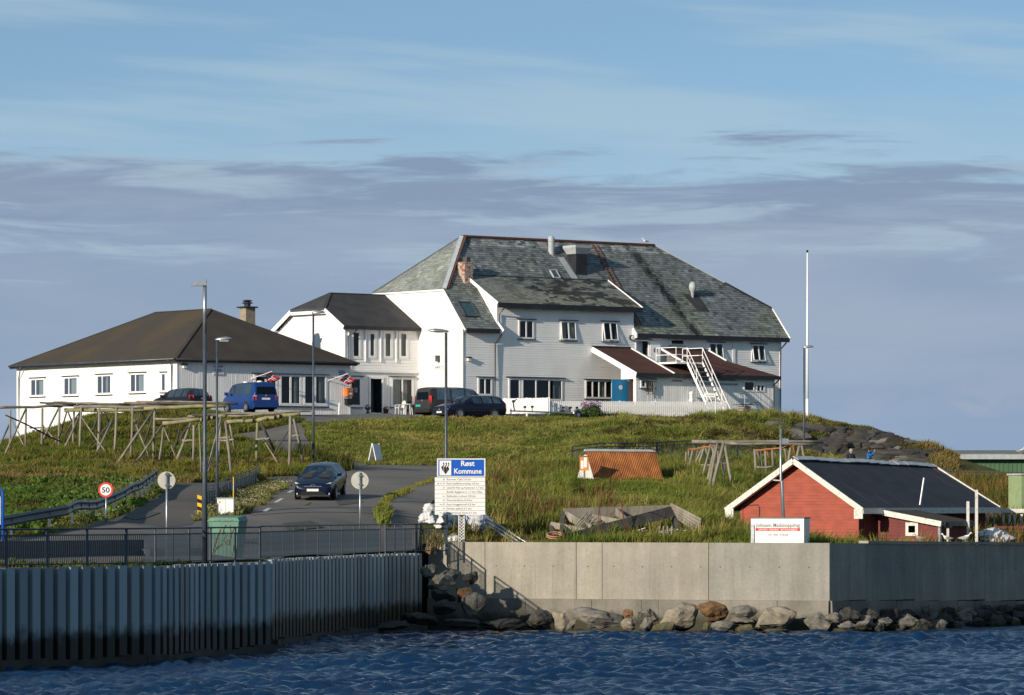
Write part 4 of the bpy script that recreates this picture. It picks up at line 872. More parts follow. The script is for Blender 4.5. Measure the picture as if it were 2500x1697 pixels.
# wall lamp, signs
def wall_lamp(F, px, py, size=.3, parent=None, nm='wall_lamp'):
    q = F.s(px); z = F.z(py, q); b = MB(); fbox(b, F, q-.16, q+.16, z+.05, z+.14, 0, .26); fbox(b, F, q-.04, q+.04, z-.12, z+.05, 0, .05); w = obj(nm, b, Mt['black'], parent or F.B.t); b = MB(); fbox(b, F, q-.12, q+.12, z-.15, z+.045, .05, .22); obj('lamp_glass', b, Mt['signwhite'], w)
wall_lamp(FR, 448, 893)
def facM(F, s, z, o):                       # matrix that lays text in the XY plane onto a wall
    M = Matrix((( F.d.x, 0, F.n.x, 0), (F.d.y, 0, F.n.y, 0), (0, 1, 0, 0), (0, 0, 0, 1))) if F.kind == 'R' else Matrix(((-F.d.x, 0, F.n.x, 0), (-F.d.y, 0, F.n.y, 0), (0, 1, 0, 0), (0, 0, 0, 1)))
    return Matrix.Translation(F.P(s, z, o)) @ M
def sign_on(F, r, label, name='wall_sign', mat=None):
    a, b, z0, z1 = r; o = F.B.world(*(F.P((a+b)/2, z0, .04)+Vector((0, 0, F.B.base)))); t = thing(name, label, 'sign', o, F.B.th)
    return t
def wall_sign(F, px0, px1, y0, y1, label, rows, mat='signwhite', off=.05):
    a, b, z0, z1 = F.rect(px0, px1, y0, y1); w, h = b-a, z1-z0
    p = F.P((a+b)/2, z0, off); o = F.B.world(p.x, p.y, z0)
    t = thing('wall_sign', label, 'sign', o, F.B.th if F.kind == 'R' else F.B.th-math.pi/2)
    m = MB(); m.box(-w/2, w/2, -.015, .015, 0, h); obj('board', m, Mt[mat], t)
    RM = Matrix(((1, 0, 0, 0), (0, 0, -1, 0), (0, 1, 0, 0), (0, 0, 0, 1)))
    for (txt, zf_, sz, mt, wf) in rows:
        if txt is None: m = MB(); m.box(-w/2*wf, w/2*wf, -.021, -.014, h*zf_, h*(zf_+sz)); obj('stripe', m, Mt[mt], t)
        else: text(txt, h*sz, Mt[mt], t, Matrix.Translation((0, -.018, h*zf_)) @ RM, bold=.004, align='CENTER', width=w*wf)
    return t
wall_sign(FR, 519, 545, 892, 916, 'square cafe sign with red and blue lettering on the low house', [('ÅPEN', .36, .34, 'blue', .78), (None, .74, .05, 'signred', .7), (None, .22, .05, 'signred', .7), (None, .86, .09, 'blue', .9), (None, .06, .05, 'blue', .9)])
wall_sign(FR, 824, 842, 903, 917, 'small white notice with blue lines above the orange mailbox', [(None, .72, .16, 'blue', .86), (None, .44, .18, 'blue', .96), (None, .1, .2, 'ink', .8)], off=.045)
# mailboxes on the corner of the low house
s = FR.s(847); zz = FR.z(955, s); o = H1.world(s, -.20, zz)
t = thing('mailbox', 'orange mailbox at the corner of the low house', 'mailbox', H1.world(s, -.20, FR.z(968, s)), H1.th); m = MB(); m.box(-.24, .24, -.17, .17, 0, .56); m.box(-.26, .26, -.19, .19, .50, .56); obj('body', m, Mt['orange'], t); m = MB(); m.box(-.15, .20, -.19, -.175, .08, .36); obj('panel', m, Mt['greyink'], t); m = MB(); m.box(-.08, .15, -.196, -.191, .12, .24); obj('notice', m, Mt['signwhite'], t)
t = thing('mailbox', 'black mailbox under the orange one', 'mailbox', H1.world(s-.02, -.2, FR.z(989, s)), H1.th); m = MB(); m.box(-.2, .2, -.15, .17, 0, .40); obj('body', m, Mt['blackplastic'], t); m = MB(); m.box(-.22, .22, -.18, .18, .36, .43); obj('lid', m, Mt['blackplastic'], t)
# leaning white post in front
t = thing('leaning_post', 'leaning white post in front of the low house', 'post', H1.world(FR.s(812), -.7, 10.95), H1.th); m = MB(); m.beam((0, 0, 0), (.13, .1, 1.05), .09, .07); m.beam((.1, .09, 1.03), (.2, .1, 1.06), .05, .05); obj('post', m, Mt['white2'], t)
# flags on short poles
def flag(px, py, label, flip=1):
    q = FR.s(px); z = FR.z(py, q); o = H1.world(q, -.05, z); t = thing('wall_flag', label, 'flag', o, H1.th)
    tip = Vector((.55*1.0, -.75, .30)); m = MB(); m.tube([(0, 0, 0), tip*1.5], .02, 8); obj('pole', m, Mt['white2'], t); m = MB(); m.box(-.05, .05, 0, .06, -.08, .08); obj('bracket', m, Mt['white2'], t)
    nx, nz = 22, 16; L_, Hh = 1.0, .7; base = tip*.85; mb = MB(); cols = []
    for j in range(nz+1):
        for i in range(nx+1):
            u = i/nx; v = j/nz
            p = base+tip*.50*(1-v)+Vector((L_*u*.86, .22*math.sin(u*5.5+v*1.2)*u+.10*u, -.26*u-.16*u*u+.07*math.sin(u*6+1)*u-.26*v*(1-u*.3)))
            mb.v.append(tuple(p))
    for j in range(nz):
        for i in range(nx):
            a = j*(nx+1)+i; mb.f.append((a, a+1, a+nx+2, a+nx+1)); x = (i+.5)/nx*22; y = (j+.5)/nz*16
            mm = 0
            if 6 <= x < 10 or 6 <= y < 10: mm = 1
            if 7 <= x < 9 or 7 <= y < 9: mm = 2
            mb.m.append(mm)
    obj('cloth', mb, [Mt['flagred'], Mt['signwhite'], Mt['flagblue']], t, smooth=True)
Mt['flagred'] = pm('flag_red', (.50, .018, .035), rough=.8, transl=.25); Mt['flagblue'] = pm('flag_navy', (.010, .018, .12), rough=.8, transl=.2)
flag(614, 924, 'red flag with blue cross over the blue van'); flag(800, 929, 'red flag with blue cross beside the orange mailbox')

# ------------------------------------------------------------------ two-storey link house
H2 = Bld('link_house', 'two-storey white link house with dark half-hipped roof and porch', 'house', 842, 306.0, 10.0)
A2 = 6.3; B2 = H2.b_at(682); ZE2 = H2.z_at(797, 0, 0); FR2 = Fac(H2, 0, 0, 'R'); FL2 = Fac(H2, 0, 0, 'L'); ZF2 = 14.0
zrid = H2.z_at(715, 1.55, B2/2); bm = B2/2; zk = H2.z_at(754, -.3, B2/2)    # clip height of the half hip
k_ = (zk-ZE2)/(zrid-ZE2)*bm
up = [FR2.rect(p0, p1, y0, y1) for p0, p1, y0, y1 in ((861, 877, 811, 871), (902, 914, 814, 870), (939, 954, 813, 871), (977, 992, 814, 871))]
gr = [FR2.rect(856, 879, 924, 990), FR2.rect(904, 932, 925, 1008), FR2.rect(957, 1006, 925, 990)]
zg = H2.z_at(907, 3, 0)
wall(FR2, [(0, zg), (A2, zg), (A2, ZE2), (0, ZE2)], up, Mt['white'], name='upper_wall', cladding='h', step=.20, proud=.03)
wall(FR2, [(-1.2, 10.2), (A2, 10.2), (A2, zg), (-1.2, zg)], gr, Mt['white'], name='lower_wall', cladding='v', step=.17)
for i, r in enumerate(up): window(FR2, r, panes=(1,), outer=.14, head=0, sill=False, curtain=None if i == 0 else [(.02, .98)])
for i in (0, 1, 2, 3):                     # projecting fins between the windows
    m = MB(); q = up[i][0]-.38; fbox(m, FR2, q-.03, q+.03, ZE2-3.1+.75, ZE2-.15, .03, .10); obj('fin', m, Mt['white2'], H2.t)
m = MB(); fbox(m, FR2, -.02, A2, zg-.08, zg+.10, .03, .12); obj('band_board', m, Mt['white2'], H2.t)
window(FR2, gr[0], panes=(1,), outer=.12); window(FR2, gr[2], panes=(1, 1), outer=.12, curtain=[(.0, .48), (.55, .8)])
m = MB(); a, b, z0, z1 = gr[1]
for (p, q, c, d) in ((a-.12, a, z0, z1+.12), (b, b+.12, z0, z1+.12), (a, b, z1, z1+.12)): fbox(m, FR2, p, q, c, d, -.05, .06)
dr = obj('doorway', m, Mt['white2'], H2.t); m = MB(); fbox(m, FR2, a+.02, a+.06, z0, z1-.05, -.85, 0.0); obj('door_leaf', m, Mt['black'], dr); m = MB(); fbox(m, FR2, a+.30, b-.15, z0, z1-.1, -.82, -.78); obj('inner_door', m, Mt['greyink'], dr)
m = MB(); fbox(m, FR2, gr[0][0]+.02, gr[0][0]+.26, gr[0][2]+.7, gr[0][3]-1.0, -.06, -.04); obj('window_notice', m, Mt['signwhite'], H2.t); m = MB(); fbox(m, FR2, gr[0][0]+.36, gr[0][0]+.62, gr[0][3]-.95, gr[0][3]-.62, -.06, -.04); obj('window_notice', m, Mt['signwhite'], H2.t)
wall(FL2, [(0, 10.2), (B2, 10.2), (B2, ZE2), (B2-k_, zk), (k_, zk), (0, ZE2)], [], Mt['white'], name='gable_wall', cladding='h', step=.20, proud=.03)
for q in ((0, 0), (0, B2)):
    cb = MB(); c = H2.L(q[0], q[1], 0); cb.box(c.x-.04, c.x+.08, c.y-.04, c.y+.08, .2, ZE2-10); obj('corner_board', cb, Mt['white2'], H2.t)
o2 = .35; ze = ZE2+.05
def z2(b): return ze+(zrid-ze)*(1-abs(b-bm)/(bm+o2))
kb = bm-(bm+o2)*(1-(zk-ze)/(zrid-ze))      # b of the clip corner
e0, e1_ = (-o2, -o2, ze), (A2, -o2, ze); hp = (1.55, bm, zrid); hq = (A2, bm, zrid); k0 = (-o2, kb, z2(kb)); k1 = (-o2, B2-kb, z2(B2-kb)); f0, f1_ = (-o2, B2+o2, ze), (A2, B2+o2, ze)
for pts in ([e0, e1_, hq, hp, k0], [f1_, f0, k1, hp, hq], [k0, hp, k1]): roof_plane(H2, pts, Mt['felt2'])
for p, q, w in ((e0, k0, .30), (f0, k1, .30)):   # white barge boards
    lbeam(H2, (p[0]-.02, p[1], p[2]-.16), (q[0]-.02, q[1], q[2]-.16), .05, w, Mt['white2'], 'barge_board')
lbeam(H2, (k0[0]-.02, k0[1], k0[2]-.08), (k1[0]-.02, k1[1], k1[2]-.08), .07, .16, Mt['pipe'], 'fascia'); lbeam(H2, (k0[0], k0[1], k0[2]-.28), (k1[0], k1[1], k1[2]-.28), .05, .22, Mt['white2'], 'barge_board')
lbeam(H2, (e0[0], e0[1]-.02, ze-.13), (e1_[0], e1_[1]-.02, ze-.13), .06, .24, Mt['black'], 'fascia')
sf = MB(); sf.quad(H2.L(-o2, -o2, ze-.2), H2.L(A2, -o2, ze-.2), H2.L(A2, 0, ze-.2), H2.L(-o2, 0, ze-.2)); obj('soffit', sf, Mt['white2'], H2.t)
for p, q in ((k0, hp), (k1, hp), (hp, hq)): lbeam(H2, p, q, .2, .05, Mt['felt2'], 'ridge_cap')
pipe(H2, [(.9, -o2-.02, ze-.2), (.5, -.3, ze-.5), (.18, -.12, ze-.7), (.18, -.12, 12.0)])
lbeam(H2, (A2, -.32, ze+.05), (A2, bm, zrid+.05), .10, .10, Mt['white2'], 'flashing')
FRs = Fac(H2, 0, B2, 'R'); m = MB(); m.quad(H2.L(0, B2, 10), H2.L(A2, B2, 10), H2.L(A2, B2, ZE2), H2.L(0, B2, ZE2)); obj('rear_wall', m, Mt['white'], H2.t)
m = MB(); p0 = H2.L(3.05, -1.6, 10.75); m.box(-1.2, A2-.2, -1.7, 0, .35, .78); obj('door_step', m, Mt['capdeck'], H2.t)
m = MB(); m.tube([H2.L(4.15, -.08, 12.1), H2.L(4.3, -.2, 12.08), H2.L(5.6, -1.3, 11.7)], .02, 6); obj('handrail', m, Mt['black'], H2.t)
# ================================================================== the main building (guest house)
_p = H2.world(A2-.08, -5.07, 0)
H3 = Bld('guest_house', 'large white guest house with grey slate roof and wide dormer', 'house', CX+FPX*_p.x/_p.y, _p.y, 10.0)
A3 = 28.7; ZE3 = CZ+12.2; ZR3 = CZ+18.85; BR = 5.44; sl = (ZR3-ZE3)/(BR+.35)          # front slope
def zs(b): return ZE3+sl*(b+.35)
BB = 10.4; ZCL = zs(2.06); BBK = 10.3
F3 = Fac(H3, 0, 0, 'R'); L3 = Fac(H3, 0, 0, 'L')
DA0, DA1 = 2.9, 15.0                        # the dormer along the facade
ZD = CZ+14.02; DTB = 2.95; ZDT = zs(DTB)+.03
def dz(b): return ZD+(ZDT-ZD)*(b+.4)/(DTB+.4)
BE = 4.45                                   # depth of the lean-to in front
GB = 10.35
# openings in the facade, measured on the photograph
w_up = [F3.rect(*q) for q in ((1267, 1301, 783, 825), (1369, 1404, 786, 829), (1472, 1505, 788, 831))]
w_gr = [F3.rect(1168, 1199, 924, 963), F3.rect(1243, 1268, 926, 974), F3.rect(1275, 1371, 927, 975), F3.rect(1430, 1493, 930, 971)]
w_rt = [F3.rect(1636, 1668, 830, 842), F3.rect(1731, 1763, 839, 876), F3.rect(1836, 1865, 843, 881)]
dtop = F3.rect(1553, 1582, 833, 893)
w_up2 = w_up+w_gr+w_rt+[dtop]
poly = [(0, GB), (A3, GB), (A3, ZE3-.02), (DA1, ZE3-.02), (DA1, ZD-.12), (DA0, ZD-.12), (DA0, ZE3-.02), (0, ZE3-.02)]
wall(F3, poly, w_up2, Mt['white'], cladding='h', step=.165, proud=.022)
window(F3, w_up[0], (1, 1)); window(F3, w_up[1], (1, 1), curtain=[(0, .45), (.6, 1)], open_=R(5)); window(F3, w_up[2], (1, 1), open_=R(9))
window(F3, w_gr[0], (1, 1), curtain=[(.0, .3)]); window(F3, w_gr[1], (1,), head=.0); window(F3, w_gr[2], (1.05, 1.05, 1), head=.0, curtain=[(.8, .98)]); window(F3, w_gr[3], (1, 1, 1, 1), curtain=[(.55, .75)])
hb = MB(); fbox(hb, F3, w_gr[1][0]-.3, w_gr[2][1]+.25, w_gr[2][3]+.12, w_gr[2][3]+.17, 0, .18); obj('head_flashing', hb, Mt['black'], H3.t)
window(F3, w_rt[0], (1,), open_=R(14)); window(F3, w_rt[1], (1, 1), open_=R(9)); window(F3, w_rt[2], (1, 1), open_=R(9))
# upper doorway with its white door standing open, round porthole
a, b, z0, z1 = dtop; m = MB()
for (p, q, c, d) in ((a-.1, a, z0, z1+.1), (b, b+.1, z0, z1+.1), (a, b, z1, z1+.1)): fbox(m, F3, p, q, c, d, -.05, .06)
ud = obj('upper_doorway', m, Mt['white2'], H3.t); m = MB(); fbox(m, F3, a-.25, b+.25, z1+.11, z1+.16, 0, .16); obj('head_flashing', m, Mt['black'], ud)
m = MB(); fbox(m, F3, b+.08, b+.08+.93, z0, z1, .10, .15); dl = obj('door_leaf', m, Mt['white2'], ud); m = MB(); c = F3.P(b+.54, z1-.62, .15); m.tube([c, c+F3.n*.02], .17, 16); obj('porthole', m, Mt['greyink'], dl)
m = MB(); fbox(m, F3, a+.35, b, z0, z1, -.62, -.6); obj('inner_wall', m, Mt['white'], ud)
m = MB(); q = F3.s(1541); z = F3.z(825, q); c = F3.P(q, z, .02); m.tube([c, c+F3.n*.18], .20, 14); wl_ = obj('bulkhead_lamp', m, Mt['black'], H3.t); m = MB(); m.tube([c+F3.n*.18, c+F3.n*.26], .15, 14); obj('lamp_glass', m, Mt['signwhite'], wl_)
wall_lamp(F3, 1142, 876)
# white pilaster boards on the right part
for px in (1726, 1791):
    q = F3.s(px); m = MB(); fbox(m, F3, q-.12, q+.12, GB, ZE3-.2, .03, .06); obj('pilaster', m, Mt['white2'], H3.t)
# left end: rendered white gable wall, cut off by the half hip
wall(L3, [(-.02, 10.2), (BBK, 10.2), (BBK, ZCL-.05), (2.06, ZCL-.05), (-.02, zs(-.02)-.06)], [], Mt['render'], name='end_wall')
m = MB(); fbox(m, L3, -.06, .30, 10.2, zs(-.1)-.15, 0, .06); obj('end_pier', m, Mt['render'], H3.t)
m = MB()
for (p, q) in (((-.36, zs(-.36)-.06), (2.06, ZCL-.06)), ((2.06, ZCL-.02), (BBK, ZCL-.02))): m.beam(L3.P(p[0], p[1]-.05, .05), L3.P(q[0], q[1]-.05, .05), .10, .12)
obj('verge', m, Mt['white2'], H3.t, recalc=True)
m = MB(); q = L3.s(1072); fbox(m, L3, q-.12, q+.12, L3.z(883, q), L3.z(868, q), 0, .25); o_ = obj('floodlight', m, Mt['pipe'], H3.t)
wall_sign(L3, 1062, 1083, 890, 903, 'white name board reading HAVLY on the rendered end wall', [('HAVLY', .22, .72, 'ink', .78)])
# right end and rear walls
m = MB(); m.poly([H3.L(A3, 0, GB), H3.L(A3, BB, GB), H3.L(A3, BB, ZE3), H3.L(A3, BB-1.7, ZE3+1.7), H3.L(A3, 1.7, ZE3+1.9), H3.L(A3, 0, ZE3)]); m.quad(H3.L(0, BB, GB), H3.L(A3, BB, GB), H3.L(A3, BB, ZE3), H3.L(0, BB, ZE3)); obj('rear_wall', m, Mt['white'], H3.t)
cb = MB(); c = H3.L(A3, 0, 0); cb.box(c.x-.12, c.x+.03, c.y-.045, c.y+.1, GB-10, ZE3-10.1); obj('corner_board', cb, Mt['white2'], H3.t)

# ------------------------------------------------------------------ slate roof
def tone_main(x, t, r, T):
    g = r.uniform(.62, 1.12); n = float(vnoise(x, t, 2.2, 21)); moss = np.clip((n-.42)*1.8, 0, .6)*np.clip(1.15-t/T, 0.1, 1)
    c = np.array((.165, .176, .182))*g*(1-moss)+np.array((.205, .203, .150))*g*moss
    if r.random() < .07: c = c*1.35
    if r.random() < .10: c = c*.55
    # lichen near the ridge, dark stain running down
    if t/T > .9 and float(vnoise(x, t, .5, 22)) > .55: c = np.array((.33, .33, .32))*g
    return c
def stain(x0, k, w):
    def f(x, t, r, T):
        c = tone_main(x, t, r, T); d = abs(x-(x0+k*(T-t)))/w; ww = np.clip(1.35-d, 0, 1)*np.clip((float(vnoise(x*2, t, .7, 23))-.12)*3, 0, 1)*np.clip((T-t)*.8, 0, 1)
        return c*(1-.88*ww)
    return f
def tone_dormer(x, t, r, T):
    g = r.uniform(.7, 1.15); n = .5*float(vnoise(x*.8, t*2.2, .8, 31))+.5*float(vnoise(x, t*2.5, .35, 33)); c = (np.array((.200, .200, .190))*(t/T)+np.array((.232, .222, .180))*(1-t/T))*g
    dk = np.clip((n-.46)*7, 0, 1)*np.clip((x-1.5)/3, 0, 1)*np.clip((14-x)/3+.3, 0, 1); return c*(1-.78*dk)
def tone_hip(x, t, r, T):
    g = r.uniform(.75, 1.15); n = float(vnoise(x, t, 1.2, 41)); c = np.array((.222, .232, .225))*g*(1-n*.4)+np.array((.20, .20, .13))*g*n*.4
    return c*1.3 if r.random() < .06 else c
hL = (4.05, BR, ZR3); hRt = (21.35, BR, ZR3); AR = A3+.5; bcl = 1.55; zcr = zs(bcl)
front = [(-.06, -.35, ZE3), (DA0-.02, -.35, ZE3), (DA0-.02, DTB, zs(DTB)), (DA1+.02, DTB, zs(DTB)), (DA1+.02, -.35, ZE3), (AR, -.35, ZE3), (AR, bcl, zcr), hRt, hL, (-.06, 2.06, ZCL)]
rf = roof_plane(H3, front, Mt['felt2'], name='roof')
slates(H3, front, (1, 0, 0), rf, tone=stain(19.0, .19, .5), seed=2)
hipL = [(-.06, BBK, ZCL), (-.06, 2.06, ZCL), hL]
r2l = roof_plane(H3, hipL, Mt['felt2'], name='hip_slope'); slates(H3, hipL, (0, 1, 0), r2l, tone=tone_hip, seed=3)
roof_plane(H3, [(AR, BB+.3, ZE3+.4), (-.06, BB+.3, ZE3+1.6), (-.06, BBK, ZCL), hL, hRt, (AR, BB-1.5, zcr)], Mt['felt2'], name='rear_slope')
roof_plane(H3, [(AR, bcl, zcr), (AR, BB-1.5, zcr), hRt], Mt['felt2'], name='hip_slope')
# ridge tiles, hip flashings
lbeam(H3, (hL[0], hL[1], ZR3+.04), (hRt[0], hRt[1], ZR3+.04), .34, .14, Mt['rustdark'], 'ridge_capping')
lbeam(H3, (hL[0], hL[1], ZR3+.05), (-.02, 2.06, ZCL+.05), .30, .08, Mt['zinc'], 'hip_flashing'); lbeam(H3, (hL[0]+.18, hL[1]-.2, ZR3+.02), (.2, 2.0, ZCL+.07), .12, .06, Mt['rustdark'], 'hip_flashing')
lbeam(H3, (hL[0], hL[1], ZR3+.04), (-.06, BBK, ZCL+.04), .14, .07, Mt['black'], 'hip_flashing')
lbeam(H3, (hRt[0], hRt[1], ZR3+.04), (hRt[0]+(AR-hRt[0])*.62, hRt[1]+(bcl-hRt[1])*.62, ZR3+(zcr-ZR3)*.62+.06), .20, .07, Mt['zinc'], 'hip_flashing')
lbeam(H3, (hRt[0]+(AR-hRt[0])*.60, hRt[1]+(bcl-hRt[1])*.60, ZR3+(zcr-ZR3)*.60+.08), (AR, bcl, zcr+.06), .22, .10, Mt['black'], 'hip_flashing')
lbeam(H3, (AR+.03, -.40, ZE3-.06), (AR+.03, bcl, zcr-.06), .06, .26, Mt['white2'], 'verge')
# eaves: black fascia boards
for p, q in ((0, DA0-.02), (DA1+.02, AR)): lbeam(H3, (p, -.38, ZE3-.14), (q, -.38, ZE3-.14), .08, .30, Mt['black'], 'fascia')
for p, q in ((0, DA0-.02), (DA1+.02, AR)): sf = MB(); sf.quad(H3.L(p, -.36, ZE3-.24), H3.L(q, -.36, ZE3-.24), H3.L(q, 0, ZE3-.24), H3.L(p, 0, ZE3-.24)); obj('soffit', sf, Mt['white2'], H3.t)
m = MB(); m.prism([H3.L(DA1+.02, -.42, ZE3-.3), H3.L(DA1+.02, -.42, ZE3+.02), H3.L(DA1+.02, .25, zs(.25)+.02), H3.L(DA1+.02, .25, ZE3-.3)], (-.10, 0, 0)); obj('eave_end', m, Mt['white2'], H3.t, recalc=True)
m = MB(); m.beam(H3.L(DA0+.22, -.46, ZE3-.12), H3.L(DA0+.05, .25, zs(.25)+.04), .08, .22); obj('eave_end', m, Mt['white2'], H3.t, recalc=True)
# ------------------------------------------------------------------ dormer
dpts = [(DA0-.25, -.45, ZD-.02), (DA1+.40, -.45, ZD-.02), (DA1+.05, DTB, ZDT), (DA0-.45, DTB, ZDT)]
dr_ = roof_plane(H3, dpts, Mt['felt2'], name='dormer_roof', thick=.12); slates(H3, dpts, (1, 0, 0), dr_, tone=tone_dormer, course=.19, width=.30, seed=5)
lbeam(H3, (DA0-.25, -.50, ZD-.17), (DA1+.42, -.50, ZD-.17), .09, .34, Mt['black'], 'fascia'); lbeam(H3, (DA0-.4, DTB, ZDT+.03), (DA1+.05, DTB, ZDT+.03), .12, .08, Mt['black'], 'flashing')
m = MB(); m.poly([H3.L(DA0, -.02, ZE3-.2), H3.L(DA0, -.02, dz(0)-.1), H3.L(DA0, DTB, ZDT-.02), H3.L(DA0, 0, zs(0)-.1)]); m.poly([H3.L(DA1, -.02, ZE3-.2), H3.L(DA1, -.02, dz(0)-.1), H3.L(DA1, DTB, ZDT-.02), H3.L(DA1, 0, zs(0)-.1)]); obj('dormer_cheek', m, Mt['white2'], H3.t)
for aa, bb in ((DA0-.28, DA0-.48), (DA1+.42, DA1+.08)): lbeam(H3, (aa, -.48, ZD-.06), (bb, DTB, ZDT-.02), .06, .22, Mt['white2'], 'barge_board')
pipe(H3, [(DA0+.35, -.45, ZD-.3), (DA0+.16, -.1, ZD-.75), (DA0+.16, -.1, ZE3-.9)]); pipe(H3, [(DA0+.12, -.42, ZE3-.3), (DA0-.02, -.2, ZE3-.75), (DA0-.22, -.12, ZE3-.95), (DA0-.22, -.12, GB)], r=.055, mat=Mt['black'])
pipe(H3, [(A3+.2, -.42, ZE3-.3), (A3-.12, -.12, ZE3-.8), (A3-.12, -.12, GB)], r=.055, mat=Mt['black'])
# ------------------------------------------------------------------ roof fittings: chimney, vents, skylights, ladder
ca, cbb = 2.25, 2.75; m = MB(); c = H3.L(ca, cbb, 0); zt = H3.z_at(640, ca, cbb)-10; m.box(c.x-.30, c.x+.42, c.y-.38, c.y+.38, zs(cbb)-10.9, zt); ck = obj('chimney', m, Mt['brick'], H3.t)
m = MB(); m.box(c.x-.02, c.x+.30, c.y-.25, c.y+.2, zt, zt+.36); obj('chimney_pot', m, Mt['wooddark'], ck)
# flaking bricks standing out on the chimney
bk = MB(); bk.box(0, .21, -.006, .006, 0, .065); bme = mesh_of('brick', bk, Mt['brick'])
for i in range(11):
    for j in range(3):
        if rnd.random() < .75: inst('brick', bme, ck, Matrix.Translation((c.x-.27+j*.225+(.1 if i % 2 else 0)-(.06 if j == 2 and i % 2 else 0), c.y-.385, zt-.10-i*.105)))
va = H3.a_at(1347, 4.6); m = MB(); c = H3.L(va, 4.65, zs(4.65)); m.lathe([(.22, -.3), (.22, .75), (.24, .80), (.24, 1.0), (.20, 1.12), (.10, 1.2), (.02, 1.22)], c, 14); obj('roof_vent', m, Mt['zinc'], H3.t, smooth=False)
ha = H3.a_at(1408, 3.8); c = H3.L(ha, 3.75, zs(3.75)); m = MB(); m.box(c.x-.50, c.x+.50, c.y-.50, c.y+.50, c.z-1.0, c.z+.95); hd = obj('vent_shaft', m, Mt['black'], H3.t)
m = MB(); z = c.z+.95; q = .52; p = .72; m.hexa([(c.x-q, c.y-q, z), (c.x+q, c.y-q, z), (c.x+q, c.y+q, z), (c.x-q, c.y+q, z), (c.x-p, c.y-p, z+.42), (c.x+p, c.y-p, z+.42), (c.x+p, c.y+p, z+.42), (c.x-p, c.y+p, z+.42)]); m.box(c.x-p, c.x+p, c.y-p, c.y+p, z+.425, z+.60); obj('vent_hood', m, Mt['zinc'], hd)
f_ = MB()
for (s0, s1, t0, t1, mt) in (): pass
def on_roof(a, b, o=0.0): n = Vector((0, -sl, 1)).normalized(); return H3.L(a, b, zs(b))+n*o
m = MB(); m.poly([on_roof(ha-1.35, 4.35, .07), on_roof(ha-.75, 4.35, .07), on_roof(ha-.55, 2.95, .07), on_roof(ha-1.15, 2.95, .07)][::-1]); obj('flashing', m, Mt['zinc'], H3.t)
def skylight(px, b0, b1, w, frame='zinc'):
    aa = H3.a_at(px, (b0+b1)/2)-w/2; m = MB()
    for (p, q, c, d) in ((aa, aa+.07, b0, b1), (aa+w-.07, aa+w, b0, b1), (aa, aa+w, b0, b0+.06), (aa, aa+w, b1-.06, b1)):
        P = [on_roof(p, c, .02), on_roof(q, c, .02), on_roof(q, d, .02), on_roof(p, d, .02), on_roof(p, c, .13), on_roof(q, c, .13), on_roof(q, d, .13), on_roof(p, d, .13)]; m.hexa(P)
    s_ = obj('skylight', m, Mt[frame], H3.t, recalc=True); m = MB(); m.quad(on_roof(aa+.06, b0+.05, .09), on_roof(aa+w-.06, b0+.05, .09), on_roof(aa+w-.06, b1-.05, .09), on_roof(aa+.06, b1-.05, .09)); obj('pane', m, Mt['skyglass'], s_)
Mt['skyglass'] = pm('skylight_glass', (.05, .10, .11), (.035, .07, .08), rough=.08, spec=.6)
skylight(1354, 2.95, 3.5, .62); skylight(1142, .35, 1.25, 1.15, 'pipe')
# the rusty roof ladder
la = H3.a_at(1443, BR)+.1; lb_ = H3.a_at(1560, .1)+.0; m = MB()
def lad(s, side, o=.10): b = BR-.15-(BR-.15-.05)*s; return on_roof(la+(lb_-la)*s+side, b, o)
ld_ = None; rails = []
for sd in (-.22, .22):
    m = MB(); m.tube([lad(0, sd), lad(1, sd)], .03, 6); o_ = obj('roof_ladder' if ld_ is None else 'stile', m, Mt['rustdark'], H3.t if ld_ is None else ld_); ld_ = ld_ or o_
m = MB(); m.tube([(-.22, 0, 0), (.22, 0, 0)], .022, 6); rme = mesh_of('rung', m, Mt['rust'])
for i in range(1, 27): p = (lad(i/27, -.22)+lad(i/27, .22))/2; inst('rung', rme, ld_, Matrix.Translation(p))
va2 = H3.a_at(1691, 2.1); c = H3.L(va2, 2.1, zs(2.1)); m = MB(); m.lathe([(.12, -.3), (.12, .35), (.14, .40), (.26, .62), (.28, .80), (.22, 1.02), (.12, 1.12), (.02, 1.14)], c, 14); ov_ = obj('roof_vent', m, Mt['zinc'], H3.t, smooth=True)
m = MB(); m.poly([on_roof(va2-.8, 2.3, .06), on_roof(va2+.55, 2.3, .06), on_roof(va2+.75, 1.2, .06), on_roof(va2-.3, 1.2, .06)][::-1]); obj('flashing', m, Mt['slateplain'] if 'slateplain' in Mt else Mt['felt2'], H3.t)

# ------------------------------------------------------------------ lean-to in front of the facade
FE = Fac(H3, 0, -BE, 'R'); ZEE = H3.z_at(911, 12, -BE-.3); ZET = H3.z_at(848, 11.4, 0); aL = 11.55; aR = 24.2
def ez(b): return ZEE+(ZET-ZEE)*(b+BE+.3)/(BE+.3)
wx = FE.rect(1565, 1595, 929, 945); wp = FE.rect(1816, 1840, 932, 954); wq = FE.rect(1847, 1865, 940, 955)
wall(FE, [(aL, GB), (aR, GB), (aR, ZEE-.15), (aL, ZEE-.15)], [wx, wp, wq], Mt['white'], name='lean_to_wall', cladding='v', step=.17)
window(FE, wx, (1, 1, 1), rows=1); window(FE, wp, (1,), head=0, sill=False); window(FE, wq, (1, 1), head=0, sill=False)
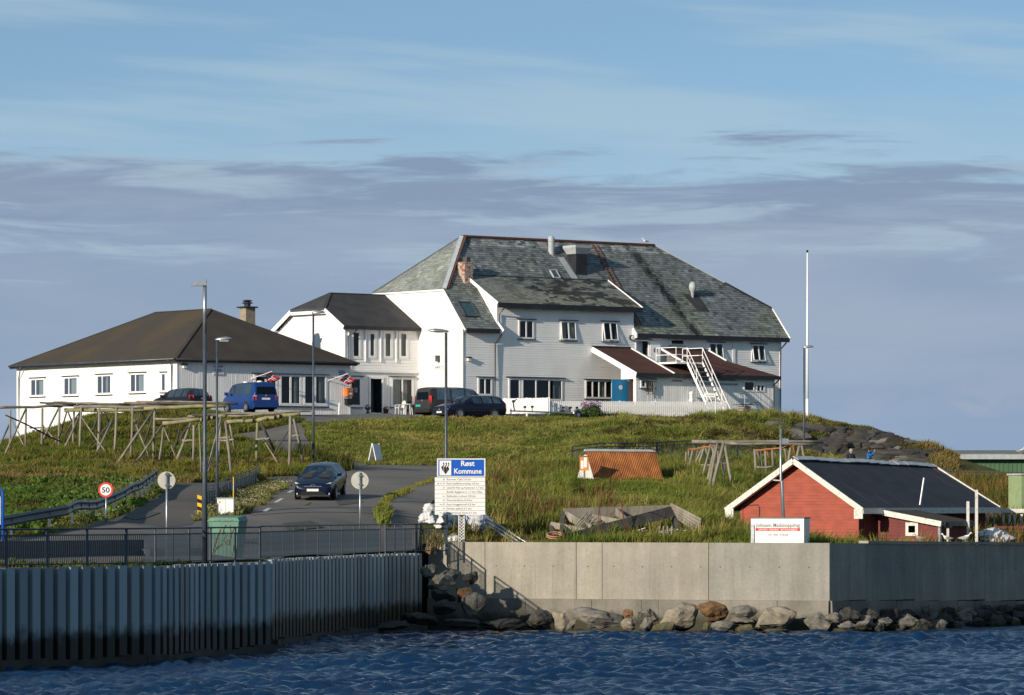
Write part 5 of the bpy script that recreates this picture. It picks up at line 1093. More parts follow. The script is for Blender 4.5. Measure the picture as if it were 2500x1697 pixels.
# side wall with the doorway and the open blue door
LE = Fac(H3, aL, 0, 'L'); zdh = H3.z_at(926, aL, -3.2)
wall(LE, [(-BE, zdh), (-2.85, zdh), (-2.85, ez(-2.85)-.16), (-BE, ez(-BE)-.16)], [], Mt['white'], name='lean_to_side_wall', cladding='v', step=.17)
wall(LE, [(-BE, GB), (-BE+.28, GB), (-BE+.28, zdh), (-BE, zdh)], [], Mt['white2'], name='porch_post')
m = MB(); m.quad(H3.L(aL+.5, -BE+.2, GB), H3.L(aL+.5, -2.0, GB), H3.L(aL+.5, -2.0, zdh), H3.L(aL+.5, -BE+.2, zdh)); obj('hall_wall', m, Mt['brownroof'], H3.t)
m = MB(); m.quad(H3.L(aL, -3.38, GB), H3.L(aL+3, -3.38, GB), H3.L(aL+3, -3.38, zdh+.6), H3.L(aL, -3.38, zdh+.6)); obj('porch_wall', m, Mt['white'], H3.t)
FD = Fac(H3, aL, -3.45, 'R'); s0, s1 = FD.s(1493)+.0, FD.s(1530.5); m = MB(); fbox(m, FD, s0, s1, GB+.1, zdh-.02, 0, .05); bd = obj('blue_door', m, Mt['door'], H3.t); bd['label'] = 'bright blue door standing open'
m = MB(); c = FD.P((s0+s1)/2+.1, zdh-.58, .05); m.tube([c, c+FD.n*.02], .16, 18); obj('porthole', m, Mt['signwhite'], bd); m = MB(); m.tube([FD.P(s0+.10, GB+1.15, .05), FD.P(s0+.10, GB+1.15, .11), FD.P(s0+.24, GB+1.15, .11)], .015, 6); obj('handle', m, Mt['steel'], bd)
# roof of the lean-to: two maroon pitches either side of the stair landing
E1 = [(aL-.25, -BE-.3, ZEE), (14.75, -BE-.3, ZEE), (14.75, 0, ZET), (aL-.25, 0, ZET)]; roof_plane(H3, E1, Mt['brownroof'], name='lean_to_roof', thick=.12)
E2 = [(17.5, -BE-.3, ZEE), (24.45, -BE-.3, ZEE), (21.85, -2.0, ez(-2.0)), (21.85, 0, ZET), (17.5, 0, ZET)]; roof_plane(H3, E2, Mt['brownroof'], name='lean_to_roof', thick=.12)
E3 = [(14.75, -BE-.3, ZEE-.02), (17.5, -BE-.3, ZEE-.02), (17.5, -2.6, ez(-2.6)-.02), (14.75, -2.6, ez(-2.6)-.02)]; roof_plane(H3, E3, Mt['brownroof'], name='lean_to_roof', thick=.10)
roof_plane(H3, [(21.85, -2.0, ez(-2.0)-.01), (24.45, -BE-.3, ZEE-.01), (24.45, 0, ZEE-.01), (21.85, 0, ez(-2.0)-.01)], Mt['brownroof'], name='lean_to_roof', thick=.1)
m = MB(); m.quad(H3.L(aR, -BE, GB), H3.L(aR, 0, GB), H3.L(aR, 0, ZEE-.1), H3.L(aR, -BE, ZEE-.1)); obj('lean_to_end_wall', m, Mt['white'], H3.t)
lbeam(H3, (aL-.25, -BE-.34, ZEE-.12), (24.5, -BE-.34, ZEE-.12), .08, .26, Mt['black'], 'fascia')
lbeam(H3, (aL-.27, -BE-.36, ZEE-.14), (aL-.27, .0, ZET-.14), .06, .36, Mt['white2'], 'barge_board'); lbeam(H3, (14.77, -BE-.30, ZEE+.03), (14.77, 0, ZET+.03), .12, .09, Mt['white2'], 'verge'); lbeam(H3, (17.48, -BE+.6, ez(-BE+.6)+.05), (17.48, 0, ZET+.05), .12, .12, Mt['white2'], 'verge'); lbeam(H3, (21.86, -2.0, ez(-2.0)+.03), (21.86, 0, ZET+.03), .10, .10, Mt['white2'], 'verge')
for p in ((aL-.3, 14.7), (17.5, 21.8)): lbeam(H3, (p[0], -.04, ZET+.05), (p[1], -.04, ZET+.05), .10, .10, Mt['black'], 'flashing')
pipe(H3, [(aR+.15, -BE-.3, ZEE-.25), (aR-.12, -BE-.1, ZEE-.6), (aR-.12, -BE-.1, GB)], r=.05, mat=Mt['black'])
m = MB(); pp = H3.L(13.9, -2.4, 0); m.poly([H3.L(14.78, -2.6, ez(-2.6)-.1), H3.L(17.46, -2.6, ez(-2.6)-.1), H3.L(17.46, -.1, ez(-2.6)-.1), H3.L(14.78, -.1, ez(-2.6)-.1)]); obj('landing_deck', m, Mt['white2'], H3.t)
for q in ((1590, 1663, 930), (1700, 1795, 929), (1690, 1800, 938)):
    a0 = FE.s(q[0]) if q[0] != 1590 else FE.s(1640); m = MB(); z = FE.z(q[2], FE.s(q[1])); m.tube([FE.P(a0, z, .10), FE.P(FE.s(q[1]), z, .10)], .045 if q[2] != 929 else .03, 8); obj('drying_pole', m, Mt['steel'] if q[0] != 1590 else Mt['wood'], H3.t)

# ------------------------------------------------------------------ outside stair with railings
sa0, sa1 = 15.9, 16.95; zl = ez(-2.6)-.02; sb0, sb1 = -4.75, -7.75; ZG = 10.75
st = thing('outside_stair', 'white steel outside stair with railings up to the upper door', 'stair', H3.world((sa0+sa1)/2, -6, ZG), TH)
def SP(a, b, z): return H3.world(a, b, z)
m = MB(); m.hexa([SP(14.9, -4.8, zl-.12), SP(17.3, -4.8, zl-.12), SP(17.3, -2.5, zl-.12), SP(14.9, -2.5, zl-.12), SP(14.9, -4.8, zl), SP(17.3, -4.8, zl), SP(17.3, -2.5, zl), SP(14.9, -2.5, zl)]); obj('landing', m, Mt['white2'], st, world=True)
for aa in (sa0, sa1+.35):
    m = MB(); m.beam(SP(aa, sb0, zl-.02), SP(aa, sb1, ZG), .05, .17); obj('stringer', m, Mt['white2'], st, world=True, recalc=True)
for i in range(1, 13):
    k = i/13; m = MB(); c0 = SP(sa0+.03, sb0+(sb1-sb0)*k, zl+(ZG-zl)*k); c1 = SP(sa1+.32, sb0+(sb1-sb0)*k, zl+(ZG-zl)*k); m.beam(c0, c1, .19, .03); obj('tread', m, Mt['steel'], st, world=True, recalc=True)
for aa in (sa0, sa1+.35):
    m = MB(); m.tube([SP(aa, sb0, zl+1.0), SP(aa, sb1, ZG+1.0)], .028, 8); obj('handrail', m, Mt['white2'], st, world=True); m = MB(); m.tube([SP(aa, sb0, zl+.5), SP(aa, sb1, ZG+.5)], .02, 8); obj('mid_rail', m, Mt['white2'], st, world=True)
    for k in (0, .34, .68, 1.0):
        m = MB(); b = sb0+(sb1-sb0)*k; z = zl+(ZG-zl)*k; m.tube([SP(aa, b, z-.1), SP(aa, b, z+1.0)], .024, 8); obj('baluster', m, Mt['white2'], st, world=True)
for k in np.linspace(.05, .95, 11):
    m = MB(); b = sb0+(sb1-sb0)*k; z = zl+(ZG-zl)*k; m.tube([SP(sa0, b, z+.05), SP(sa0, b-.28, z+.52)], .014, 6); obj('brace', m, Mt['white2'], st, world=True)
for z in (zl+.5, zl+1.0):
    m = MB(); m.tube([SP(14.9, -2.6, z), SP(14.9, -4.75, z), SP(sa0, -4.75, z)], .028, 8); obj('landing_rail', m, Mt['white2'], st, world=True); m = MB(); m.tube([SP(17.3, -2.6, z), SP(17.3, -4.75, z)], .028, 8); obj('landing_rail', m, Mt['white2'], st, world=True)
for aa, b in ((14.9, -2.6), (14.9, -4.75), (17.3, -2.6), (17.3, -4.75)): m = MB(); m.tube([SP(aa, b, zl), SP(aa, b, zl+1.0)], .026, 8); obj('baluster', m, Mt['white2'], st, world=True)
# flue pipe behind the stair, split cod hung to dry, washing-line post, gas tank
p = FE; q = FE.s(1680); t = thing('flue_pipe', 'white flue pipe standing behind the outside stair', 'pipe', H3.world(q, -BE-.35, 10.8), TH); m = MB(); m.lathe([(.14, 0), (.14, 1.6), (.19, 1.62), (.19, 1.72), (.12, 1.74), (.12, 2.1), (.2, 2.12), (.06, 2.3)], n=14); obj('body', m, Mt['white2'], t, smooth=False)
for i, px in enumerate((1579, 1590)):
    q = FE.s(px); o = H3.world(q, -BE-.14, FE.z(930, q)); t = thing('dried_fish', ('left' if i == 0 else 'right')+' of the two split dried fish hung by the small window', 'fish', o, TH, group='dried fish hung on the lean-to'); m = MB()
    n = 9
    for sgn in (-1, 1):
        for k in range(n):
            z0, z1 = -k*.085, -(k+1)*.085; wdt = lambda k: .05+.09*math.sin(min(k/n*3.0, 2.6))+(.05 if k == n else 0); x0 = sgn*.02
            m.hexa([(x0, -.03, z1), (x0+sgn*wdt(k+1), -.06, z1), (x0+sgn*wdt(k+1), -.02, z1), (x0, .0, z1), (x0, -.03, z0), (x0+sgn*wdt(k), -.06, z0), (x0+sgn*wdt(k), -.02, z0), (x0, .0, z0)])
    obj('body', m, Mt['wooddark' if i == 0 else 'wood'], t, recalc=True); m = MB(); m.prism([(-.02, -.03, -.77), (.02, -.03, -.77), (.14, -.04, -.98), (0, -.03, -.9), (-.14, -.04, -.98)], (0, .02, 0)); obj('tail', m, Mt['wood'], t, recalc=True)
m = MB(); m.tube([FE.P(FE.s(1552)-.1, FE.z(928, FE.s(1579)), .15), FE.P(FE.s(1601), FE.z(931, FE.s(1579)), .15)], .02, 6); obj('hanging_bar', m, Mt['wood'], H3.t)
q = FE.s(1768); t = thing('clothes_post', 'thin clothes-line post with crossbar by the lean-to', 'post', H3.world(q, -BE-2.2, 10.9), TH); m = MB(); m.tube([(0, 0, 0), (0, 0, 2.05)], .03, 8); obj('post', m, Mt['steel'], t); m = MB(); m.tube([(-.55, 0, 2.05), (.45, 0, 2.03)], .03, 8); obj('crossbar', m, Mt['steel'], t)
t = thing('fuel_tank', 'black round tank on its side behind the picket fence end', 'tank', H3.world(FE.s(1772), -BE-.9, 10.9), TH); m = MB(); m.lathe([(.02, -.75), (.30, -.74), (.40, -.62), (.42, .62), (.30, .74), (.02, .75)], (0, 0, .55), 18, axis='x'); obj('barrel', m, Mt['blackplastic'], t, smooth=True); m = MB(); m.box(-.5, -.4, -.3, .3, 0, .3); m.box(.4, .5, -.3, .3, 0, .3); obj('cradle', m, Mt['wooddark'], t)
# ================================================================== quay furniture, lamps, signs
def offset_path(P, o):
    P = np.array(P); t = np.gradient(P, axis=0); t /= np.hypot(t[:, 0], t[:, 1])[:, None]; return P+np.stack([-t[:, 1], t[:, 0]], 1)*o
def railing(path, z, label, post_step=2.0, h=1.2, bal=.105, mat='rail', cat='railing', name='railing', ground=False, top2=.19, r=.022, group=None):
    Q0 = resample(path, 200); S = float(np.hypot(*(Q0[1:]-Q0[:-1]).T).sum()); t = thing(name, label, cat, (*Q0[0], z if not ground else gz(*Q0[0])), group=group); zf = (lambda x, y: gz(x, y)) if ground else (lambda x, y: z)
    def at(s): k = s/S*199; i = min(int(k), 198); f = k-i; return Q0[i]*(1-f)+Q0[i+1]*f
    def P(s, dz): x, y = at(s); return Vector((x, y, zf(x, y)+dz))
    ss = np.linspace(0, S, max(2, int(S/.8)+1))
    for dz, rr, nm in ((h, .032, 'top_rail'), (h-top2, r, 'upper_rail'), (.10, r, 'bottom_rail')):
        m = MB(); m.tube([P(s, dz) for s in ss], rr, 6); obj(nm, m, Mt[mat], t, world=True, smooth=True)
    m = MB(); m.box(-.012, .012, -.055, .055, -.08, h); pme = mesh_of('post', m, Mt[mat]); n = max(1, round(S/post_step))
    for i in range(n+1):
        s = S*i/n; p = P(s, 0); q = at(min(s+.1, S))-at(max(s-.1, 0)); inst('post', pme, t, MX[t.name].inverted() @ Matrix.Translation(p) @ Matrix.Rotation(math.atan2(q[1], q[0]), 4, 'Z') @ Matrix.Rotation(math.pi/2, 4, 'Z'))
    m = MB(); m.tube([(0, 0, .10), (0, 0, h-top2)], 0.0145, 5, caps=False); bme = mesh_of('baluster', m, Mt[mat]); nb = min(300, int(S/bal))
    for i in range(1, nb): inst('baluster', bme, t, MX[t.name].inverted() @ Matrix.Translation(P(S*i/nb, 0)))
    return t
RF = offset_path(PILE_F, .45); railing(RF[1:], 3.15, 'front slate-blue railing above the rounded sheet-pile corner')
RB = offset_path(PILE_B, .45); RBq = resample(RB, 60)
railing(RBq[:49], 3.15, 'rear slate-blue railing along the straight sheet piles'); railing(np.vstack([RBq[50:], [[RBq[-1][0]+.55, RBq[-1][1]+.35], [RBq[-1][0]+1.4, RBq[-1][1]+.5]]]), 3.15, 'short end section of slate-blue railing by the white bags', post_step=1.2)

# low dark barriers behind the front railing
def barrier(p0, d0, p1, d1, z0, z1, label, n):
    a = Vector((*XY(p0, d0), 0)); b = Vector((*XY(p1, d1), 0)); t = thing('quay_barrier', label, 'barrier', (a.x, a.y, z0)); u = (b-a)/n; nn = Vector((-u.y, u.x, 0)).normalized()*.34
    for i in range(n):
        p = a+u*i+u*.006; q = a+u*(i+1)-u*.006; m = MB(); m.hexa([p+Vector((0, 0, z0)), q+Vector((0, 0, z0)), q+nn+Vector((0, 0, z0)), p+nn+Vector((0, 0, z0)), p+Vector((0, 0, z1)), q+Vector((0, 0, z1)), q+nn+Vector((0, 0, z1)), p+nn+Vector((0, 0, z1))]); obj('block', m, Mt['capdeck' if False else 'barrier'], t, world=True)
Mt['barrier'] = pm('dark_shaded_concrete', (.085, .090, .095), (.06, .064, .07), scale=2, rough=.9, fine=.15)  # shade of the block faces put into the concrete colour
barrier(-70, 145.5, 352, 153.5, 3.12, 3.93, 'long dark barrier of blocks behind the front railing', 6); barrier(366, 153.0, 496, 156.5, 3.1, 3.62, 'low dark kerb barrier left of the green recycling bin', 3)

# ------------------------------------------------------------------ street lamps
def street_lamp(px, d, ytop, ybase, label, r0, r1, head, side, zb=None):
    x, y = XY(px, d); z0 = gz(x, y)-.1 if zb is None else zb; zt = zpx(ytop, d); t = thing('street_lamp', label, 'street lamp', (x, y, z0), group='street lamps along the road'); Hh = zt-z0
    k = Hh*.36; m = MB(); m.tube([(0, 0, 0), (0, 0, k), (0, 0, k+.12), (0, 0, Hh)], [r0, r0, r1*1.05, r1], 12); obj('pole', m, Mt['pole'], t, smooth=True)
    m = MB(); m.lathe([(r0*1.25, k-.06), (r0*1.25, k+.06)], n=12); obj('collar', m, Mt['pole'], t); m = MB(); m.box(-r0-.004, -r0+.02, -.06, .06, .5, .9); obj('hatch', m, Mt['pole'], t)
    L_ = head
    if side == 'arm':                      # tall galvanised mast top with an angular floodlight pointing left
        m = MB(); m.tube([(0, 0, Hh-1.7), (0, 0, Hh)], r1*1.06, 12); obj('mast_top', m, Mt['steel'], t, smooth=True)
        m = MB(); m.hexa([(-L_, -.13, Hh-.12), (.06, -.13, Hh-.10), (.06, .13, Hh-.10), (-L_, .13, Hh-.12), (-L_, -.13, Hh-.03), (.06, -.13, Hh+.10), (.06, .13, Hh+.10), (-L_, .13, Hh-.03)]); obj('lamp_head', m, Mt['steel'], t)
    else:
        m = MB(); s = side; prof = [(-.10, .05, .04), (.0, .11, .08), (.18, .15, .11), (.38, .165, .12), (.55, .14, .09), (.66, .05, .03)]; n = 10
        for i, (xx, w, hh) in enumerate(prof):
            for k2 in range(n): a = 2*math.pi*k2/n; m.v.append((s*xx*L_/.66, math.cos(a)*w, Hh+.04+max(math.sin(a), -.35)*hh+xx*.05))
        for i in range(len(prof)-1):
            for k2 in range(n): a = i*n+k2; b = i*n+(k2+1) % n; m.f.append((a, b, b+n, a+n)); m.m.append(0)
        m.f.append(tuple(range(n))); m.m.append(0); m.f.append(tuple(range((len(prof)-1)*n, len(prof)*n))); m.m.append(0)
        hd_ = obj('lamp_head', m, Mt['steel'], t, smooth=True, recalc=True); m = MB(); m.box(min(s*.1, s*.5)*L_/.66, max(s*.1, s*.5)*L_/.66, -.09, .09, Hh-.02, Hh+.005); obj('lens', m, Mt['signwhite'], hd_)
street_lamp(500, 146.9+3.2, 690, 1380, 'tallest lamp post with angular grey head at the quay railing', .085, .062, .46, 'arm', zb=3.1)
street_lamp(530, 186, 832, 1258, 'lamp post with oval head standing on the flowery verge', .06, .048, .62, 1)
street_lamp(765, 240, 766, 1132, 'lamp post at the foot of the grass bank by the side road', .065, .055, .62, 1)
street_lamp(1089, 189.3, 812, 1322, 'lamp post behind the blue municipal sign, head to the left', .075, .06, .76, -1, zb=3.3)
street_lamp(1963, 277, 850, 1075, 'small lamp post on the right-hand hill near the flagpole', .06, .05, .58, 1)
# flagpole
x, y = XY(1971, 291); t = thing('flagpole', 'bare white flagpole on the hill right of the guest house', 'flagpole', (x, y, gz(x, y)-.1)); zt = zpx(617, 291)-gz(x, y)+.1
m = MB(); m.tube([(0, 0, 1.2), (0, 0, zt*.5), (0, 0, zt)], [.075, .062, .038], 12); obj('pole', m, Mt['white2'], t, smooth=True); m = MB(); m.lathe([(.15, 0), (.12, .3), (.10, .5), (.10, 1.55), (.07, 1.58)], n=10); obj('base', m, Mt['white2'], t); m = MB(); m.lathe([(.01, zt), (.07, zt+.05), (.08, zt+.10), (.05, zt+.16), (.01, zt+.18)], n=10); obj('finial', m, Mt['blackplastic'], t, smooth=True)
x, y = XY(1960, 291.5); t = thing('foundation_slab', 'low concrete slab beneath the flagpole', 'slab', (x, y, gz(x, y)-.25), TH*.3); m = MB(); m.box(-1.3, 1.0, -.5, .9, 0, .42); obj('slab', m, Mt['capdeck'], t)

# ------------------------------------------------------------------ traffic signs
RMF = Matrix(((1, 0, 0, 0), (0, 0, -1, 0), (0, 1, 0, 0), (0, 0, 0, 1)))   # text plane facing the camera
def disc(m, c, r, y0, y1, n=28):
    m.tube([(c[0], y0, c[2]), (c[0], y1, c[2])], r, n)
def round_sign(px, d, py, dia, zb, label, kind, rotz=0.0):
    x, y = XY(px, d); zc = zpx(py, d)-zb; t = thing('road_sign', label, 'road sign', (x, y, zb), rotz); r = dia/2; m = MB()
    m.tube([(0, 0, -.1), (0, 0, zc+(r*.9 if kind == 'back' else -.05))], .035, 10); obj('post', m, Mt['steel'], t, smooth=True)
    if kind == 'back':
        m = MB(); disc(m, (0, 0, zc), r, .045, .06); obj('plate', m, Mt['signback'], t)
        for dz in (-.16, .2): m = MB(); m.box(-.06, .06, -.045, .045, zc+dz-.025, zc+dz+.025); obj('clamp', m, Mt['steel'], t)
    else:
        m = MB(); disc(m, (0, 0, zc), r, -.055, -.04); obj('plate', m, Mt['signred'], t); m = MB(); disc(m, (0, 0, zc), r*.74, -.061, -.056); obj('face', m, Mt['signwhite'], t)
        text('50', r*.98, Mt['ink'], t, Matrix.Translation((0, -.064, zc-r*.35)) @ RMF, bold=.006, align='CENTER', width=r*1.05)
Mt['signback'] = pm('pale_sign_back', (.56, .55, .47), (.48, .47, .41), rough=.5)
round_sign(259, 166, 1196, .56, gz(*XY(259, 166)), 'round red-rimmed 50 speed sign on a steel post', '50', rotz=R(-8))
round_sign(407, 151.5, 1173, .60, 3.13, 'left of the two round signs seen from behind', 'back', rotz=R(12)); round_sign(879, 183.5, 1173, .72, gz(*XY(879, 183.5)), 'right of the two round signs seen from behind', 'back', rotz=R(10))
# blue-framed sign cut off by the left edge
x, y = XY(-6, 152); t = thing('information_board', 'blue-framed white board at the left edge of the quay', 'sign', (x, y, 3.1)); m = MB(); m.tube([(.18, 0, 0), (.18, 0, 2.45), (.12, 0, 2.55), (-.9, 0, 2.55)], .05, 8); obj('frame', m, Mt['blue'], t, smooth=True); m = MB(); m.box(-.9, .10, -.02, .02, 1.35, 2.3); obj('board', m, Mt['signwhite'], t); m = MB(); m.tube([(-.9, 0, 0), (-.9, 0, 2.55)], .05, 8); obj('frame_leg', m, Mt['blue'], t, smooth=True)

# ------------------------------------------------------------------ municipal sign
dS = 187.6; sS = FPX/dS; x, y = XY(1126, dS); zb = 3.45; t = thing('municipal_sign', 'blue and white municipal direction sign with coat of arms', 'sign', (x, y, zb))
def SX(px): return (px-1126)/sS
def SZ(py): return zpx(py, dS)-zb
m = MB(); m.box(SX(1067), SX(1185), -.03, .03, SZ(1164), SZ(1119.5)); tp = obj('title_panel', m, Mt['signwhite'], t); m = MB(); m.box(SX(1070), SX(1182), -.035, -.031, SZ(1162), SZ(1122)); obj('blue_field', m, Mt['blue'], tp)
m = MB(); m.box(SX(1073), SX(1101.5), -.039, -.036, SZ(1160.5), SZ(1124.5)); obj('arms_field', m, Mt['signwhite'], tp)
text('Røst', .30, Mt['signwhite'], tp, Matrix.Translation((SX(1141.5), -.037, SZ(1137.3))) @ RMF, bold=.007, align='CENTER', width=33/sS); text('Kommune', .30, Mt['signwhite'], tp, Matrix.Translation((SX(1142), -.037, SZ(1156.3))) @ RMF, bold=.007, align='CENTER', width=67/sS)
# coat of arms: three long-necked birds rising from a pointed shield
bx_ = lambda X: SX(1055+X/9.864); bz_ = lambda Y: SZ(1110+Y/9.864)
for k, pts in enumerate(([(218, 300), (262, 262), (275, 240), (262, 215), (275, 180), (296, 215), (292, 255), (268, 300), (270, 340), (283, 415), (240, 362)],
                         [(276, 310), (318, 270), (336, 240), (322, 215), (335, 180), (358, 215), (352, 255), (330, 295), (345, 345), (362, 425), (325, 474), (290, 425)],
                         [(340, 312), (380, 270), (394, 240), (380, 215), (392, 182), (414, 215), (410, 255), (388, 292), (414, 350), (366, 422), (350, 350)])):
    m = MB(); m.prism([(bx_(a), -.040, bz_(b)) for a, b in pts], (0, -.003, 0)); obj('bird_emblem', m, Mt['greyink'] if False else Mt['ink'], tp, recalc=True)
rows = ['Katrines Cafe 2.6 km', 'Røst havfiskecamping 2.8 km', 'Querini Pub og Resturant 1.7 km', 'Butikk Byggevarer 1.7 km Olea', 'Kaikanten rorbuer 0.8 km', 'Skomværskroa 0.5 km', 'Røst bryggehotell 0.2 km', 'Kårøya sjøhus 0.2 km', 'Fiskarheimen Havly 0.1 km']
wid = [934-345, 1125-345, 1230-345, 1198-345, 1045-345, 955-345, 1035-345, 943-345, 1065-345]; sym = ['x', 'tbx', 'x', '', 'b', 'x', 'bx', 'b', 'bx']
for i, tx in enumerate(rows):
    y0 = 1165.5+i*10.2; m = MB(); m.box(SX(1061.5), SX(1184.5), -.022, .022, SZ(y0+9.5), SZ(y0)); pl = obj('direction_plate', m, Mt['signwhite'], t)
    text(tx, .105, Mt['greyink'], pl, Matrix.Translation((SX(1090), -.024, SZ(y0+6.9))) @ RMF, bold=.001, width=wid[i]/9.864/sS)
    for j, c in enumerate(reversed(sym[i])):
        cx_ = SX(1083.5-j*7); cz_ = SZ(y0+4.8); m = MB()
        if c == 'x': m.beam((cx_-.04, -.026, cz_-.04), (cx_+.04, -.026, cz_+.04), .012, .004, (0, 1, 0)); m.beam((cx_+.04, -.027, cz_-.04), (cx_-.04, -.027, cz_+.04), .012, .004, (0, 1, 0))
        elif c == 't': m.prism([(cx_-.04, -.024, cz_-.03), (cx_+.04, -.024, cz_-.03), (cx_, -.024, cz_+.035)], (0, -.003, 0))
        else: m.box(cx_-.045, cx_+.045, -.027, -.023, cz_-.015, cz_+.005); m.box(cx_-.045, cx_-.035, -.027, -.023, cz_-.03, cz_+.03); m.box(cx_+.035, cx_+.045, -.027, -.023, cz_-.03, cz_-.014)
        obj('symbol', m, Mt['greyink'], pl, recalc=True)
# lattice mast
for X_ in (1120.5, 1133.5):
    m = MB(); m.tube([(SX(X_), .09, -.05), (SX(X_), .09, SZ(1122))], .024, 8); obj('mast_tube', m, Mt['white2'], t, smooth=True)
for k in range(9):
    z0 = .04+k*.125; z1 = z0+.125; p, q = (SX(1120.5), SX(1133.5)) if k % 2 == 0 else (SX(1133.5), SX(1120.5))
    for aa, bb in ((p, q), (q, p)): m = MB(); m.tube([(aa, .09, z0*1.0), (bb, .09, z1+.06)], .011, 6); obj('lattice_bar', m, Mt['white2'], t)

# ------------------------------------------------------------------ verge furniture
def on(px, py): x, y = G(px, py); return x, y, gz(x, y)
x, y, z = on(487, 1259); t = thing('hazard_marker', 'black and yellow striped hazard marker on the verge', 'marker', (x, y, z)); 
for i in range(5):
    m = MB(); m.prism([(-.09, 0, .08+i*.155), (.09, 0, .02+i*.155), (.09, 0, .175+i*.155), (-.09, 0, .235+i*.155)], (0, .02, 0)); obj('stripe', m, Mt['yellow' if i % 2 == 0 else 'blackplastic'], t, recalc=True)
m = MB(); m.tube([(0, .05, -.2), (0, .05, .8)], .025, 8); obj('post', m, Mt['steel'], t)
x, y, z = on(550, 1258); t = thing('utility_cabinet', 'light grey utility cabinet on the flowery verge', 'cabinet', (x, y, z-.05), R(-6)); m = MB(); m.box(-.34, .34, 0, .32, 0, .72); obj('body', m, Mt['signwhite'], t); m = MB(); m.box(-.36, .36, -.03, .35, .72, .77); obj('lid', m, Mt['steel'], t); m = MB(); m.box(-.005, .005, -.006, 0, .03, .7); obj('door_gap', m, Mt['greyink'], t); m = MB(); m.box(-.28, -.2, -.008, 0, .55, .64); obj('warning_label', m, Mt['yellow'], t)
x, y, z = on(570, 1258); t = thing('snow_pole', 'thin yellow and grey snow pole beside the utility cabinet', 'pole', (x, y, z-.1)); 
for i in range(6): m = MB(); m.tube([(0, 0, i*.28), (0, 0, (i+1)*.28)], .022, 8); obj('band', m, Mt['yellow' if i in (3, 5) else 'steel'], t)
# corrugated guard fence along the footpath
pts = [on(497, 1243), on(530, 1227), on(575, 1204), on(634, 1174)]; P = resample([(p[0], p[1]) for p in pts], 25); t = thing('path_fence', 'slate-blue panel fence climbing beside the footpath', 'fence', (P[0][0], P[0][1], gz(*P[0])))
for i in range(24):
    a, b = P[i], P[i+1]; m = MB(); d_ = (b-a)*.06; a2, b2 = a+d_, b-d_; za, zb2 = gz(*a), gz(*b); m.hexa([(a2[0], a2[1], za+.05), (b2[0], b2[1], zb2+.05), (b2[0]-.03, b2[1]+.02, zb2+.05), (a2[0]-.03, a2[1]+.02, za+.05), (a2[0], a2[1], za+.60), (b2[0], b2[1], zb2+.60), (b2[0]-.03, b2[1]+.02, zb2+.60), (a2[0]-.03, a2[1]+.02, za+.60)]); obj('panel', m, Mt['rail'], t, world=True)
    if i % 2 == 0: m = MB(); m.tube([(a[0], a[1], za-.1), (a[0], a[1], za+.80)], .025, 6); obj('post', m, Mt['rail'], t, world=True)
for dz in (.68, .80, .34): m = MB(); m.tube([(p[0]+(.03 if dz == .34 else 0), p[1], gz(*p)+dz) for p in P], .022, 6); obj('rail', m, Mt['rail'], t, world=True)
# guard rail at the left of the footpath
pts = [on(*q) for q in ((-70, 1330), (0, 1318), (60, 1306), (165, 1287), (259, 1259), (300, 1242), (341, 1220), (384, 1186))]; P = resample([(p[0], p[1]) for p in pts], 34); t = thing('guard_rail', 'dark steel guard rail curving along the left side of the footpath', 'guard rail', (P[0][0], P[0][1], gz(*P[0])))
for k, (z0, z1, o0, o1) in enumerate(((.42, .50, 0, .05), (.50, .58, .05, 0), (.58, .64, 0, 0), (.64, .72, 0, .05), (.72, .80, .05, 0))):
    m = MB()
    for i in range(33):
        a, b = P[i], P[i+1]; za, zb2 = gz(*a), gz(*b); n_ = np.array([b[1]-a[1], -(b[0]-a[0])]); n_ /= np.hypot(*n_)
        m.hexa([(*(a+n_*o0), za+z0), (*(b+n_*o0), zb2+z0), (*(b+n_*(o0-.02)), zb2+z0), (*(a+n_*(o0-.02)), za+z0), (*(a+n_*o1), za+z1), (*(b+n_*o1), zb2+z1), (*(b+n_*(o1-.02)), zb2+z1), (*(a+n_*(o1-.02)), za+z1)])
    obj('beam_fold', m, Mt['pole'], t, world=True)
for i in range(0, 34, 2): a = P[i]; m = MB(); za = gz(*a); m.box(a[0]-.06, a[0]+.04, a[1]+.05, a[1]+.13, za-.15, za+.74); obj('post', m, Mt['pole'], t, world=True)

# ------------------------------------------------------------------ mint-green recycling bin with spray paint
x, y = XY(556, 159.0); t = thing('recycling_bin', 'mint-green steel recycling bin with dark graffiti behind the railing', 'bin', (x, y, 3.12), R(-14)); w0, w1, dp, hh = .42, .56, .5, 1.42
m = MB(); m.hexa([(-w0, -.4, .12), (w0, -.4, .12), (w0, .4, .12), (-w0, .4, .12), (-w1, -dp, hh), (w1, -dp, hh), (w1, dp, hh), (-w1, dp, hh)]); obj('body', m, Mt['container'], t)
m = MB(); m.hexa([(-w1-.04, -dp-.04, hh), (w1+.04, -dp-.04, hh), (w1+.04, dp+.04, hh), (-w1-.04, dp+.04, hh), (-w1+.05, -dp+.02, hh+.13), (w1-.05, -dp+.02, hh+.13), (w1-.05, dp, hh+.2), (-w1+.05, dp, hh+.2)]); obj('lid', m, Mt['container'], t)
for s_ in (-1, 1): m = MB(); m.box(s_*.3-.1, s_*.3+.1, -.35, .35, 0, .12); obj('foot', m, Mt['wood'], t)
def fy(z, o=.006): return -(.4+(dp-.4)*(z-.12)/(hh-.12))-o
